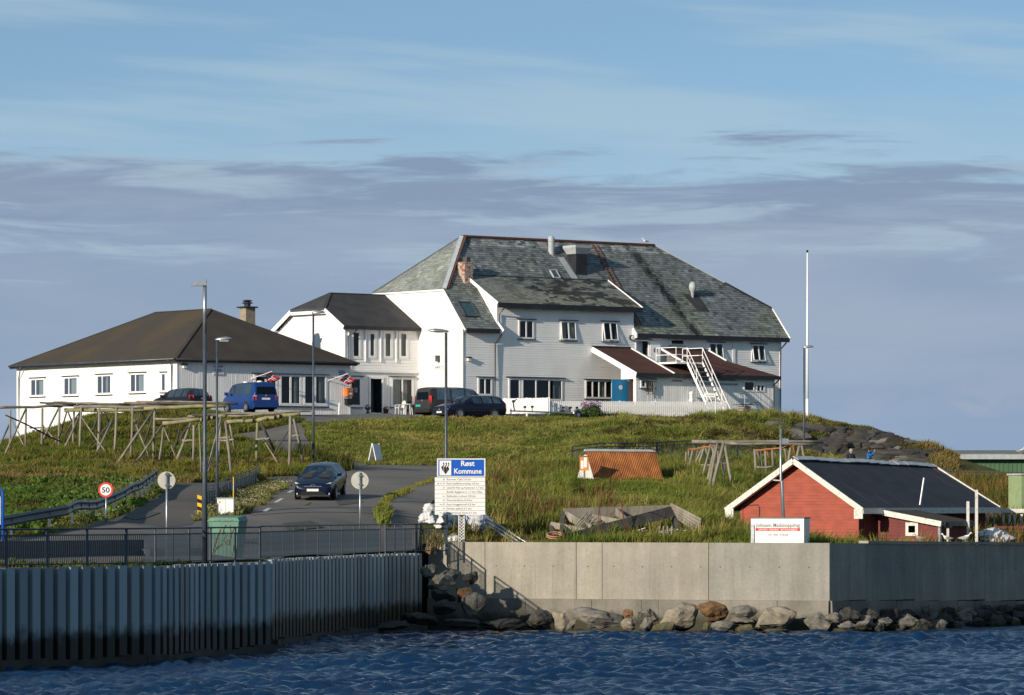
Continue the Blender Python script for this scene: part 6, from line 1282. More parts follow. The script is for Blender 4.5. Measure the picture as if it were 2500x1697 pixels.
r_ = random.Random(3); strokes = [[(-.42, .35), (-.2, .9), (-.34, .6), (-.12, 1.1), (-.3, .75), (-.1, 1.15)], [(-.40, .3), (-.22, .55), (-.28, .42), (-.08, .62)], [(.0, 1.12), (.06, .9), (-.02, .75), (.1, .62), (.22, .62), (.2, .75), (.08, .72)], [(.2, .6), (.26, .9), (.42, 1.25)], [(.24, 1.28), (.28, .95)], [(.3, .2), (.38, .6), (.46, 1.0)], [(-.05, .95), (.02, 1.18), (.1, 1.3)]]
for st_ in strokes:
    m = MB(); m.tube([(a, fy(b), b) for a, b in st_], .016, 5); obj('graffiti', m, Mt['graffiti'], t)
text('PAPIR', .10, Mt['greyink'], t, Matrix.Translation((-.45, fy(hh+.02, .05), hh+.02)) @ RMF, bold=.002) if False else None
m = MB(); m.box(-.35, -.12, fy(hh)-.045, fy(hh)-.043, hh+.02, hh+.07); obj('faded_print', m, Mt['greyink'], t); m = MB(); m.box(.0, .34, fy(hh)-.045, fy(hh)-.043, hh+.02, hh+.065); obj('faded_print', m, Mt['greyink'], t)

# ------------------------------------------------------------------ white bulk bags by the wall end
def bag(px, py, w, h, d, label, seed, droop=.2):
    import bmesh
    r = random.Random(seed); s = FPX/d; o = W(px, py, d); bm = bmesh.new(); bmesh.ops.create_icosphere(bm, subdivisions=4, radius=1)
    ph = [r.uniform(0, 6.28) for _ in range(8)]
    for v in bm.verts:
        c = v.co; f = 1+.10*math.sin(c.x*5+ph[0]+c.z*3)+.08*math.sin(c.y*6+ph[1])*1+.07*math.sin(c.z*9+c.x*4+ph[2])+.06*math.sin(c.x*13+c.y*11+ph[3])+.05*math.sin(c.z*17+c.y*9+ph[4])+.04*math.sin(c.x*23+c.z*19+ph[5])-.05*abs(math.sin(c.y*8+c.z*6+ph[6]))
        z = c.z
        if z < -.45: z = -.45-(z+.45)*.15
        v.co = Vector((c.x*f*(1-.15*max(0, z)), c.y*f, z*f))
    me = bpy.data.meshes.new('bag'); bm.to_mesh(me); bm.free(); me.materials.append(Mt['bag']); me.polygons.foreach_set('use_smooth', [True]*len(me.polygons))
    t = thing('bulk_bag', label, 'bag', o); b = bpy.data.objects.new('sack', me); C.objects.link(b); b.parent = t; b.scale = (w/s/2, w/s/2*.9, h/s/2); b.rotation_euler = (0, 0, r.uniform(0, 3))
    return t, w/s/2, h/s/2
bag(1050, 1243, 36, 28, 190.2, 'small white sack on top of the heap by the railing end', 3); bag(1044, 1268, 50, 40, 190.0, 'crumpled white sack behind the railing end', 4)
t, rw, rh = bag(1160, 1283, 84, 62, 192.0, 'largest round white bulk bag with blue straps behind the sign mast', 6)
for a in (-.5, .45): m = MB(); m.tube([(rw*a*1.2, -rw*.55, rh*.95), (rw*a*1.05, -rw*.98, rh*.2), (rw*a*.9, -rw*.90, -rh*.4)], .03, 6); obj('strap', m, Mt['bluerope'], t)
t, rw, rh = bag(1096, 1277, 66, 58, 191.6, 'white bulk bag with blue rope between lamp post and sign mast', 7); m = MB(); m.tube([(-.3, -.5, .3), (-.1, -.58, .05), (.1, -.56, .1), (.25, -.5, -.2)], .025, 6); obj('rope', m, Mt['bluerope'], t)
bag(1112, 1318, 46, 22, 188.9, 'low white sack of gravel at the wall top', 9)
# three steel tubes leaning down to the wall
for i, (a, b) in enumerate((((1186, 1262), (1284, 1324)), ((1196, 1278), (1268, 1323)), ((1196, 1285), (1254, 1324)))):
    p = W(a[0], a[1], 191.0); q = W(b[0], b[1], 187.9); t = thing('steel_tube', ('upper', 'middle', 'lower')[i]+' of three grey tubes leaning from the white bag to the wall', 'tube', q); m = MB(); m.tube([p, q], .045, 8); obj('tube', m, Mt['steel'], t, world=True, smooth=True)
# ================================================================== drying racks, fences, huts
def rack(label, tops, poles, rails, ties=(), cat='drying rack', dref=0.0):
    # poles: (px top, py top, px foot, py foot, lean back of the top in metres, radius, material)
    f0 = G(poles[0][2], poles[0][3]); t = thing('fish_drying_rack', label, cat, (f0[0], f0[1], gz(*f0)))
    for (a, b, c, d, dd, r, mt) in poles:
        x, y = G(c, d); p = Vector((x, y, gz(x, y)-.12)); q = W(a, b, y+dd); m = MB(); j = Vector((rnd.uniform(-.03, .03), rnd.uniform(-.03, .03), 0)); m.tube([p, (p+q)/2+j, q], [r*.95, r*.87, r*.78], 8); obj('pole', m, Mt[mt], t, world=True, smooth=True)
    for (a, b, d0, c, e, d1, r, mt) in rails:
        p = W(a, b, d0); q = W(c, e, d1); n = 5; pts = [p+(q-p)*k/n+Vector((0, 0, rnd.uniform(-.035, .035))) for k in range(n+1)]; m = MB(); m.tube(pts, [r*(1.05-.02*k) for k in range(n+1)], 8); obj('rail', m, Mt[mt], t, world=True, smooth=True)
    for (a, b, d, r) in ties:
        p = W(a, b, d); m = MB(); 
        for k in range(3): m.tube([p+Vector((-.035+k*.05, 0, 0)), p+Vector((-.01+k*.05, 0, 0))], r, 10)
        obj('lashing', m, Mt['blackplastic'], t, world=True)
    return t
def z3(x, y): return x/5.81, 960+y/5.81
def z4(x, y): return 360+x/5.533, 960+y/5.533
def z6(x, y): return 1640+x/6.116, 1060+y/6.116
A_ = []
for (x, y0, x1, y1) in ((145, 235, 145, 860), (372, 225, 365, 830), (602, 212, 585, 810), (846, 200, 835, 800), (1052, 215, 1035, 790), (1155, 200, 1130, 835), (1408, 205, 1385, 860), (1652, 195, 1620, 890), (1885, 205, 1850, 955), (2192, 215, 2175, 965)): A_.append((*z3(x, y0), *z3(x1, y1), 0, .075, 'wood'))
for (x, y0, x1, y1) in ((368, 222, 15, 955), (840, 200, 510, 815), (1150, 270, 870, 840), (1600, 370, 1310, 920), (2192, 220, 1625, 1020), (2330, 415, 1900, 1000), (130, 450, -60, 820)): A_.append((*z3(x, y0), *z3(x1, y1), 3.0, .07, 'wood'))
for (x, y0, x1, y1) in ((160, 360, 385, 830), (1150, 330, 1555, 880), (1830, 195, 2165, 985), (600, 440, 890, 780)): A_.append((*z3(x, y0), *z3(x1, y1), 2.0, .045, 'wood'))
for (x, y0, x1, y1) in ((950, 250, 780, 770), (960, 250, 1120, 660), (1150, 240, 840, 700), (1480, 270, 1600, 480), (1440, 260, 1425, 640), (1400, 290, 1240, 690), (1600, 370, 1210, 820), (2000, 270, 1940, 480), (2020, 280, 2110, 480), (2170, 330, 2000, 830), (1990, 280, 1890, 780)): A_.append((*z3(x, y0), *z3(x1, y1), -1.5, .06, 'wooddark'))
dA = 253.0; rails = [(-20, 995.5, dA-2, 152, 991.5, dA, .075, 'wood'), (97, 982, dA+.5, 185, 987, dA, .05, 'wooddark'), (112, 984.5, dA+.8, 310, 986, dA+.3, .055, 'wood'), (131, 982, dA+1.2, 240, 988, dA+.6, .05, 'wood'), (152, 990.5, dA+.4, 355, 989, dA+.5, .06, 'wooddark'), (183, 985, dA+.9, 372, 986.5, dA+.5, .055, 'wood'),
     (157, 1002, dA+.3, 360, 1000.5, dA+.2, .105, 'woodg'), (180, 994, dA+.2, 400, 993, dA+.2, .085, 'wood'), (303, 983, dA+.6, 470, 984, dA+.3, .05, 'wood'), (333, 979, dA+.8, 560, 984, dA, .05, 'wood'), (352, 997, dA+.2, 552, 990, dA-.2, .105, 'woodg'), (356, 986, dA+.3, 580, 984.5, dA-.3, .065, 'wooddark'), (14, 1013, dA-2, 150, 1080, dA+2, .045, 'wooddark')]
ties = [(x, y, dA+.25, .115) for x, y in ((200, 1001), (232, 1001), (285, 1000), (330, 999), (372, 996), (388, 996), (424, 994), (436, 994), (460, 993), (520, 991), (545, 990))]
rack('longest fish drying rack of grey poles in front of the low house', None, A_, rails, ties)
B_ = []
for (x, y0, x1, y1, dd, r, mt) in ((92, 350, 85, 905, 0, .065, 'wood'), (215, 470, 150, 935, 0, .065, 'wood'), (218, 400, -40, 760, 2.0, .07, 'wood'), (598, 370, 350, 980, 2.2, .08, 'wood'), (625, 430, 613, 1005, 0, .075, 'wood'), (640, 480, 555, 950, -1, .05, 'wooddark'), (697, 420, 722, 1085, 1.0, .04, 'wood'), (1000, 320, 800, 1080, 2.5, .085, 'wood'), (985, 410, 958, 900, 0, .075, 'wood'), (1052, 380, 1135, 1115, .5, .08, 'wood'), (1072, 660, 1172, 1105, .3, .05, 'wood'), (1112, 430, 1190, 815, -1, .07, 'wood'), (1487, 380, 1475, 965, 0, .085, 'woodg'), (1532, 385, 1770, 860, -2.0, .09, 'wooddark'), (1930, 290, 1915, 1095, 0, .09, 'wood'), (1975, 350, 2122, 985, -1.2, .075, 'wood'), (2010, 420, 2100, 840, -1.5, .05, 'wooddark'),
    (1545, 600, 1842, 1050, .8, .045, 'wood'), (1930, 460, 1640, 890, -1, .05, 'wooddark'), (1460, 660, 1235, 840, -1.5, .045, 'wooddark'), (912, 505, 640, 770, -1, .05, 'wooddark'), (560, 420, 240, 910, -1, .05, 'wooddark'), (430, 470, 400, 760, -2, .06, 'wooddark'), (218, 460, 420, 940, .6, .04, 'wood'), (700, 400, 880, 590, -2, .035, 'wood')): B_.append((*z4(x, y0), *z4(x1, y1), dd, r, mt))
dB = 236.0; rails = []
for (x, y, d0, x1, y1, d1, r, mt) in ((100, 343, 1, 800, 346, .5, .05, 'wood'), (205, 405, 0, 730, 352, 0, .10, 'woodg'), (720, 360, 0, 1060, 300, -.4, .11, 'woodg'), (1065, 385, -.4, 1490, 372, -.6, .10, 'woodg'), (1480, 365, -.6, 2060, 268, -1, .105, 'woodg'), (540, 310, .6, 2210, 236, -.7, .06, 'wood'), (600, 300, .3, 1500, 265, 0, .05, 'wooddark'), (1090, 315, 0, 1870, 262, -.4, .05, 'wood'), (1080, 300, .2, 2060, 262, -.3, .055, 'wooddark'), (1480, 622, -.6, 1645, 612, -1.2, .05, 'wood'), (1940, 572, -1, 2052, 570, -1.5, .04, 'wood'), (960, 605, .2, 1115, 600, -.6, .07, 'wood'), (965, 640, .2, 1165, 632, -.8, .06, 'wood'), (470, 640, 0, 640, 640, 0, .06, 'wood')):
    a = z4(x, y); b = z4(x1, y1); rails.append((*a, dB+d0, *b, dB+d1, r, mt))
rack('shorter fish drying rack of stout poles beside the side road', None, B_, rails, [(*z4(x, y), dB-.2+dd, .12) for x, y, dd in ((740, 350, 0), (820, 336, 0), (890, 326, -.2), (1300, 380, -.3), (1430, 376, -.4), (1620, 345, -.5), (1720, 328, -.6), (1790, 316, -.7))])
C_ = []
for (x, y0, x1, y1, dd, r, mt) in ((255, 225, 240, 500, 0, .05, 'wood'), (320, 205, 248, 590, 0, .075, 'wood'), (492, 172, 370, 555, 0, .075, 'wood'), (582, 155, 418, 730, .6, .07, 'wood'), (652, 165, 512, 795, .6, .075, 'wood'), (682, 145, 538, 855, .8, .085, 'wood'), (778, 130, 575, 890, .8, .095, 'wood'), (790, 150, 935, 885, 1.0, .085, 'wood'), (690, 190, 690, 690, -.5, .06, 'wood'), (600, 190, 690, 690, -1, .055, 'wood'), (505, 200, 590, 600, -1, .055, 'wood'), (740, 390, 812, 810, -.3, .05, 'wood'), (805, 440, 738, 820, -.4, .05, 'wooddark'), (215, 270, 205, 590, -.6, .05, 'wood'), (395, 195, 345, 470, -.8, .05, 'wood'), (460, 210, 290, 545, 0, .06, 'wood'),
    (1238, 225, 1255, 635, 0, .085, 'wood'), (1318, 245, 1352, 640, 0, .07, 'wood'), (1396, 235, 1416, 620, 0, .075, 'wood'), (1500, 230, 1520, 600, 0, .075, 'wood'), (1782, 155, 1700, 600, 0, .085, 'wood'), (1912, 140, 1800, 620, 0, .085, 'wood'), (1938, 165, 2030, 600, 0, .075, 'wood'), (1265, 250, 1400, 500, -1, .06, 'wood'), (1425, 270, 1500, 500, -1, .06, 'rust'), (1525, 262, 1660, 470, -.6, .06, 'wood'), (1808, 175, 1870, 420, -1, .06, 'rust'), (1690, 220, 1740, 560, -1, .06, 'wood')): C_.append((*z6(x, y0), *z6(x1, y1), dd, r, mt))
rails = []
for (x, y, d0, x1, y1, d1, r, mt) in ((300, 112, 228, 2260, 118, 229.5, .085, 'wood'), (560, 102, 228.6, 1500, 116, 229, .06, 'wood'), (800, 143, 228, 2170, 152, 229, .06, 'wood'), (250, 235, 232, 800, 142, 228, .05, 'rust'), (1260, 238, 231, 1640, 212, 230, .05, 'rust'), (1640, 212, 230, 1920, 152, 229, .05, 'rust'), (740, 432, 228, 832, 440, 228, .045, 'wood'), (430, 455, 229, 590, 460, 228.5, .045, 'wood'), (1270, 495, 229, 1520, 492, 229, .055, 'wood')): rails.append((*z6(x, y), d0, *z6(x1, y1), d1, r, mt))
rack('fish drying rack with A-frames behind the red shed', None, C_, rails)

# ------------------------------------------------------------------ picket fences in front of the guest house
def picket_fence(p0, d0, p1, d1, ytop0, ytop1, h, label, step=.145, w=.105, lean=0):
    a = np.array(XY(p0, d0)); b = np.array(XY(p1, d1)); S = np.hypot(*(b-a)); n = int(S/step); ang = math.atan2(*(b-a)[::-1]); za = zpx(ytop0, d0); zb = zpx(ytop1, d1); t = thing('picket_fence', label, 'fence', (*a, za-h), 0)
    m = MB(); m.prism([(-w/2, 0, 0), (w/2, 0, 0), (w/2, 0, h-.03), (w*.25, 0, h), (-w*.25, 0, h), (-w/2, 0, h-.03)], (0, .02, 0)); pme = mesh_of('picket', m, Mt['white2']); fixn(pme)
    for i in range(n+1):
        k = i/n; p = a+(b-a)*k; inst('picket', pme, t, MX[t.name].inverted() @ Matrix.Translation((p[0], p[1], za+(zb-za)*k-h+rnd.uniform(-.012, .012))) @ Matrix.Rotation(ang, 4, 'Z') @ Matrix.Rotation(rnd.uniform(-.008, .008), 4, 'Y'))
    u = (b-a)/S; nn = np.array([-u[1], u[0]])*.05
    for dz in (.2, .72): m = MB(); m.beam((*(a+nn), za-h+h*dz), (*(b+nn), zb-h+h*dz), .04, .09); obj('rail', m, Mt['white2'], t, world=True)
    for k in np.linspace(0, 1, max(2, int(S/2.2)+1)): p = a+(b-a)*k+nn*2; z = za+(zb-za)*k; m = MB(); m.box(p[0]-.05, p[0]+.05, p[1]-.05, p[1]+.05, z-h-.4, z+.03); obj('post', m, Mt['white2'], t, world=True)
    return t
picket_fence(1339, 285.0, 1773, 290.8, 979, 980.5, .96, 'long shaded white picket fence below the cafe'); picket_fence(1229, 288.3, 1337, 284.2, 973, 971, .98, 'short sunlit white picket fence beside the dark estate car')
x0, y0 = XY(1346, 285.3); x1, y1 = XY(1775, 290.9); t = thing('retaining_wall', 'low dark retaining wall under the picket fence', 'wall', (x0, y0, 0)); m = MB(); m.hexa([(x0, y0, 9.6), (x1, y1, 9.8), (x1-.3, y1+.3, 9.8), (x0-.3, y0+.3, 9.6), (x0, y0, 10.80), (x1, y1, 11.0), (x1-.3, y1+.3, 11.0), (x0-.3, y0+.3, 10.80)]); obj('wall', m, Mt['concold'], t, world=True)
# dark railing below the bank, behind the huts
railing([XY(1396, 236), XY(1500, 240), XY(1620, 243), XY(1760, 245), XY(1900, 247)], 0, 'dark railing running behind the rusty hut and right-hand rack', ground=True, h=1.05, bal=.16, post_step=2.6)
railing([XY(1985, 258), XY(2100, 259.5), XY(2200, 259), XY(2290, 256), XY(2400, 250), XY(2520, 247)], 0, 'dark railing along the path under the crag', ground=True, h=1.0, bal=.3, post_step=1.6)

# ------------------------------------------------------------------ rusty hut
ph = R(25); o = XY(1430, 225.0); zr_ = zpx(1099, 225); zb_ = zpx(1172, 225); t = thing('rusty_hut', 'low hut with steep rust-orange corrugated iron roof in the meadow', 'hut', (*o, zb_), ph); Ln = 3.85; hr = zr_-zb_; run = 1.0
def sheet(x0, x1, side, n=8, amp=.024):
    m = MB(); k = n*4
    for j in range(2):
        for i in range(k+1):
            x = x0+(x1-x0)*i/k; a = amp*math.sin(2*math.pi*n*i/k); y = -side*(.02 if j == 0 else run); z = hr if j == 0 else -.1; m.v.append((x, y-side*a*.8, z+a*.6))
    for i in range(k): m.f.append((i, i+1, k+1+i+1, k+1+i)); m.m.append(0)
    return m
for i in range(5): obj('roof_sheet', sheet(i*Ln/5, (i+1)*Ln/5+.03, 1), Mt['rust'], t, smooth=True); obj('roof_sheet', sheet(i*Ln/5, (i+1)*Ln/5+.03, -1), Mt['rust'], t, smooth=True)
m = MB(); m.hexa([(-.06, -.12, hr-.06), (Ln+.05, -.12, hr-.06), (Ln+.05, .12, hr-.06), (-.06, .12, hr-.06), (-.06, -.02, hr+.06), (Ln-.2, -.02, hr+.05), (Ln-.2, .02, hr+.05), (-.06, .02, hr+.06)]); obj('ridge_capping', m, Mt['zinc'], t)
for i in range(7):
    y0_ = -run*.92+i*run*.264; y1_ = y0_+run*.25; zt0 = hr*(1-abs(y0_)/run)-.04; zt1 = hr*(1-abs(y1_)/run)-.04; m = MB(); m.prism([(0, y0_, -.15), (0, y1_, -.15), (0, y1_, max(zt1, .02)), (0, y0_, max(zt0, .02))], (-.03, 0, 0)); obj('gable_board', m, Mt['peel'], t, recalc=True)
x, y = XY(1426, 223.4); t = thing('notice_board', 'orange-framed notice board on the gable of the rusty hut', 'notice board', (x, y, gz(x, y)), R(-18)); zc = zpx(1131, 223.4)-gz(x, y); m = MB(); m.box(-.22, .22, -.02, .02, zc-.36, zc+.34); obj('board', m, Mt['orangewood'] if 'orangewood' in Mt else Mt['yellow'], t)
for k, (a, b, c, d) in enumerate(((-.15, -.03, -.26, .12), (0, .14, -.2, .28))): m = MB(); m.box(a, b, -.028, -.021, zc+c, zc+d); obj('paper', m, Mt['signwhite'], t)
m = MB(); m.tube([(0, .05, -.1), (0, .05, zc)], .05, 8); obj('post', m, Mt['wood'], t); m = MB(); m.box(-.26, .26, -.1, .1, zc+.34, zc+.37); obj('hood', m, Mt['wood'], t)

# ------------------------------------------------------------------ red shed
S4 = Bld('red_shed', 'red boarded shed with white bargeboards and black felt roof', 'shed', 2095, 197.0, 3.1, th=R(53))
FR4 = Fac(S4, 0, 0, 'R'); FL4 = Fac(S4, 0, 0, 'L'); W4 = S4.b_at(1812); ze4 = S4.z_at(1232, 0, 0); zr4 = S4.z_at(1122, 0, W4/2); L4 = S4.a_at(2405)
wall(FL4, [(0, 3.0), (W4, 3.0), (W4, ze4), (W4/2, zr4-.12), (0, ze4)], [], Mt['red'], cladding='h', step=.135, proud=.022); wall(FR4, [(0, 3.0), (L4, 3.0), (L4, ze4), (0, ze4)], [], Mt['red2'], cladding='v', step=.2)  # side wall takes the darker red, its shade painted in
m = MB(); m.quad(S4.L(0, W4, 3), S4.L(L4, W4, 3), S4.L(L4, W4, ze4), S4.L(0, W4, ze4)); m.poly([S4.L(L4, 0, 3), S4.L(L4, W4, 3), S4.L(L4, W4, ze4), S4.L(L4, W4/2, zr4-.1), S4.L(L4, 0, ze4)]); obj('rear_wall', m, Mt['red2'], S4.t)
ov4 = .55; bm4 = W4/2; og = .5; k4 = (zr4-ze4)/bm4; zl4 = ze4-k4*ov4*.55; sag = .22
RA = [(-og, -ov4, zl4+.05), (L4+.4, -ov4, zl4+.08), (L4+.4, bm4, zr4-sag+.05), (-og, bm4, zr4+.05)]; RBk = [(L4+.4, W4+ov4, zl4), (-og, W4+ov4, zl4), (-og, bm4, zr4+.05), (L4+.4, bm4, zr4-sag+.05)]
roof_plane(S4, RA, Mt['navyroof'], name='roof', thick=.08); roof_plane(S4, RBk, Mt['navyroof'], name='roof', thick=.08)
# seams of the roofing felt
for k in range(1, 9):
    a = -og+(L4+.9)*k/9; f = k/9; lbeam(S4, (a, -ov4, zl4+.065+.03*f), (a, bm4, zr4-sag*f+.065), .05, .012, Mt['navyroof'], 'felt_seam')
n = 14
for k in range(n):                         # wavy ridge plates
    a0 = -og+(L4+.9)*k/n; a1 = -og+(L4+.9)*(k+1)/n; zz = zr4-sag*(k+.5)/n+.09+.02*math.sin(k*1.3); lbeam(S4, (a0, bm4-.12, zz-.02), (a1, bm4-.12, zz-.02+rnd.uniform(-.02, .02)), .34, .03, Mt['zinc'], 'ridge_plate', up=(0, -.5, 1))
for p, q in (((-og-.02, -ov4, zl4-.06), (-og-.02, bm4, zr4-.06)), ((-og-.02, W4+ov4, zl4-.06), (-og-.02, bm4, zr4-.06))):
    lbeam(S4, p, q, .05, .24, Mt['peel'], 'barge_board'); lbeam(S4, (p[0]+.12, p[1], p[2]-.10), (q[0]+.12, q[1], q[2]-.10), .22, .05, Mt['peel'], 'soffit_board')
m = MB(); m.box(-og-.03, -og+.02, W4+.12, W4+ov4+.02, zl4-3.1-.42, zl4-3.1+.02); obj('eave_box', m, Mt['peel'], S4.t); m = MB(); m.box(-og-.03, -og+.02, -ov4-.02, -.12, zl4-3.1-.42, zl4-3.1+.0); obj('eave_box', m, Mt['peel'], S4.t)
lbeam(S4, (-og, -ov4-.02, zl4-.08), (L4+.4, -ov4-.02, zl4-.05), .05, .26, Mt['peel'], 'fascia'); lbeam(S4, (L4+.42, -ov4, zl4+.06), (L4+.42, bm4, zr4-sag+.06), .08, .12, Mt['peel'], 'verge')
for q in (0, W4): m = MB(); c = S4.L(0, q, 0); m.box(c.x-.05, c.x+.02, c.y-.06, c.y+.06, -.1, ze4-3.1-.1); obj('corner_board', m, Mt['red'], S4.t)
m = MB(); q = W4-.75; m.tube([FL4.P(W4+.1, ze4-.05, .05), FL4.P(W4-.85, ze4-.0, .05), FL4.P(W4-.95, ze4-.1, .05), FL4.P(W4-.95, 3.5, .05)], .018, 6); obj('cable', m, Mt['wooddark'], S4.t)
# lean-to on its right side
a1_ = S4.a_at(2137, 0); bw = S4.b_at(2300, a1_); zi = S4.z_at(1243, a1_, 0); zo_ = S4.z_at(1276, a1_, bw); LF = Fac(S4, a1_, 0, 'L'); wn = LF.rect(2217, 2238, 1281, 1303); La = 2.6
wall(LF, [(bw+.15, 3.0), (0, 3.0), (0, zi-.15), (bw+.15, zo_-.05)], [wn], Mt['red2'], name='lean_to_wall', cladding='h', step=.135, proud=.02); window(LF, wn, (1,), head=0, sill=False, outer=.10, mat=Mt['peel'])  # lean-to boards also in the red darkened for shade
roof_plane(S4, [(a1_-.25, bw-.1, zo_+.05), (a1_+La, bw-.1, zo_+.05), (a1_+La, 0, zi+.05), (a1_-.25, 0, zi+.05)], Mt['felt'], name='lean_to_roof', thick=.06); lbeam(S4, (a1_-.27, bw-.12, zo_-.06), (a1_-.27, 0, zi-.06), .05, .24, Mt['peel'], 'barge_board'); lbeam(S4, (a1_-.25, bw-.12, zo_-.05), (a1_+La, bw-.12, zo_-.05), .05, .2, Mt['pipe'], 'fascia')
m = MB(); m.quad(S4.L(a1_, bw+.15, 3), S4.L(a1_+La, bw+.15, 3), S4.L(a1_+La, bw+.15, zo_), S4.L(a1_, bw+.15, zo_)); obj('lean_to_side', m, Mt['red2'], S4.t); m = MB(); c = S4.L(a1_, bw+.12, 0); m.box(c.x-.06, c.x+.05, c.y-.06, c.y+.05, -.1, zo_-3.1); obj('corner_post', m, Mt['steel'], S4.t)
# mast in front of the gable
x, y = XY(1912, 186.2); t = thing('yard_mast', 'grey steel mast with small lamp in front of the red gable', 'mast', (x, y, 3.4)); zt = zpx(1046, 186.2)-3.4; m = MB(); m.tube([(.05, 0, 0), (-.05, 0, zt*.55), (-.10, 0, zt*.56), (-.10, 0, zt)], [.075, .07, .055, .05], 10); obj('mast', m, Mt['steel'], t, smooth=True); m = MB(); m.box(-.06, .22, -.08, .08, zt-.62, zt-.42); obj('lamp_head', m, Mt['steel'], t); m = MB(); m.beam((-.1, 0, zt*.56), (-.42, 0, zt*.565), .05, .05); obj('bracket', m, Mt['peel'], t)
# white container with printed side
dC = 185.2; sC = FPX/dC; x, y = XY(1898, dC); zb = 3.42; t = thing('advert_container', 'white box container with printed firm name before the red shed', 'container', (x, y, zb), R(-13)); hw = 65.5/sC; hc = zpx(1266, dC)-zb
m = MB(); m.box(-hw, hw, 0, 1.5, 0, hc); obj('body', m, Mt['signwhite'], t); m = MB(); m.box(-hw-.02, hw+.03, -.02, 1.53, hc, hc+.05); obj('roof_edge', m, Mt['capdeck'], t)
cx_ = lambda px: (px-1898)/sC; cz_ = lambda py: zpx(py, dC)-zb
text('Johnsens Maskinoppdrag', .24, Mt['greyink'], t, Matrix.Translation((cx_(1899.5), -.006, cz_(1287.0))) @ RMF, bold=.002, align='CENTER', width=109/sC); m = MB(); m.box(cx_(1844), cx_(1954), -.006, -.001, cz_(1296.3), cz_(1289.5)); bn = obj('red_band', m, Mt['signred'], t)
text('GRAVING - KRANING - BETONGARBEIDE', .09, Mt['signwhite'], t, Matrix.Translation((cx_(1899), -.011, cz_(1295.0))) @ RMF, bold=.001, align='CENTER', width=96/sC); m = MB(); m.box(cx_(1872), cx_(1927), -.003, -.001, cz_(1300.6), cz_(1299.6)); obj('small_print', m, Mt['fadedink'] if 'fadedink' in Mt else Mt['steel'], t)
text('Tlf. 906 97838', .12, Mt['greyink'], t, Matrix.Translation((cx_(1899), -.006, cz_(1308.3))) @ RMF, align='CENTER', width=50/sC)
m = MB(); m.box(-hw+.02, -hw+.14, -.05, 0, .1, hc-.25); obj('corner_post', m, Mt['steel'], t)
for k in range(5): m = MB(); m.box(hw, hw+.012, .1+k*.28, .1+k*.28+.14, .05, hc-.05); obj('side_rib', m, Mt['signwhite'], t)
# yard clutter right of the shed: white-legged pergola, red slats, tarpaulin
x, y = XY(2400, 206); t = thing('timber_pergola', 'grey timber beam on white posts at the right edge of the yard', 'pergola', (x, y, 3.3))
for px in (2322, 2352, 2412, 2428, 2450, 2465, 2477, 2494): p = W(px, 1242, 208.5); m = MB(); m.box(p.x-.05, p.x+.05, p.y-.05, p.y+.05, 3.2, p.z); obj('post', m, Mt['peel'], t, world=True)
for q in ((2318, 1240, 208.6, 2356, 1240, 208.4), (2352, 1246, 208.5, 2560, 1248, 208.3)): m = MB(); m.beam(W(q[0], q[1], q[2]), W(q[3], q[4], q[5]), .12, .18); obj('beam', m, Mt['peel'], t, world=True)
for i, (px, yt, yb) in enumerate(((2363, 1224, 1300), (2384, 1196, 1325))): x, y = XY(px, 197.5); t = thing('wooden_stake', ('shorter' if i == 0 else 'taller')+' of two bare wooden stakes beside the shed lean-to', 'stake', (x, y, 3.2)); m = MB(); m.box(-.06, .06, -.05, .05, 0, zpx(yt, 197.5)-3.2); obj('stake', m, Mt['peel'], t)
x, y = XY(2470, 204); t = thing('slatted_crate', 'dark red slatted crate stack at the right edge', 'crate', (x, y, 3.1), R(-10))
for k in range(7): m = MB(); m.box(-.75, 1.4, -.5, .5, .05+k*.155, .05+k*.155+.11); obj('slat', m, Mt['red2'], t)
for a in (-.72, .3, 1.36): m = MB(); m.box(a-.04, a+.04, -.53, .53, 0, 1.15); obj('upright', m, Mt['red2'], t)
t, rw, rh = bag(2425, 1316, 104, 50, 199.5, 'blue-white tarpaulin heap behind the shaded wall', 15)
# white stick leaning on the shed roof
p = W(2246, 1233, 198.0); q = W(2256, 1167, 198.3); t = thing('white_batten', 'white batten leaning against the black shed roof', 'batten', p); m = MB(); m.beam(p, q, .05, .07); obj('batten', m, Mt['white2'], t, world=True)
x, y = XY(2314, 194.8); t = thing('yard_lamp', 'small dark lamp on a pale post under the lean-to eave', 'lamp', (x, y, 3.2)); m = MB(); m.box(-.05, .05, -.05, .05, 0, .95); obj('post', m, Mt['peel'], t); m = MB(); m.box(-.12, .18, -.1, .1, .95, 1.2); obj('lamp_head', m, Mt['blackplastic'], t)

# ------------------------------------------------------------------ green warehouse far right
x, y = XY(2268, 318); GW = thing('green_warehouse', 'long green warehouse with grey roof edge behind the crag', 'building', (x, y, 5.0), R(4)); hg = zpx(1122, 318)-5.0
m = MB(); m.box(0, 26, 0, 14, 0, hg); obj('wall', m, Mt['grn'], GW)
m = MB(); m.box(0, .09, -.035, 0, .2, hg); cme = mesh_of('cladding_rib', m, Mt['grn'])
for k in range(60): inst('cladding_rib', cme, GW, Matrix.Translation((.1+k*.32, 0, 0)))
m = MB(); m.hexa([(-.6, -.6, hg), (26.5, -.6, hg), (26.5, 14.5, hg), (-.6, 14.5, hg), (-.6, -.6, hg+.42), (26.5, -.6, hg+.42), (26.5, 7, hg+.75), (-.6, 7, hg+.75)]); obj('roof', m, Mt['capdeck'], GW); m = MB(); m.box(-.62, 26.5, -.66, -.6, hg+.02, hg+.36); obj('fascia', m, Mt['zinc'], GW)
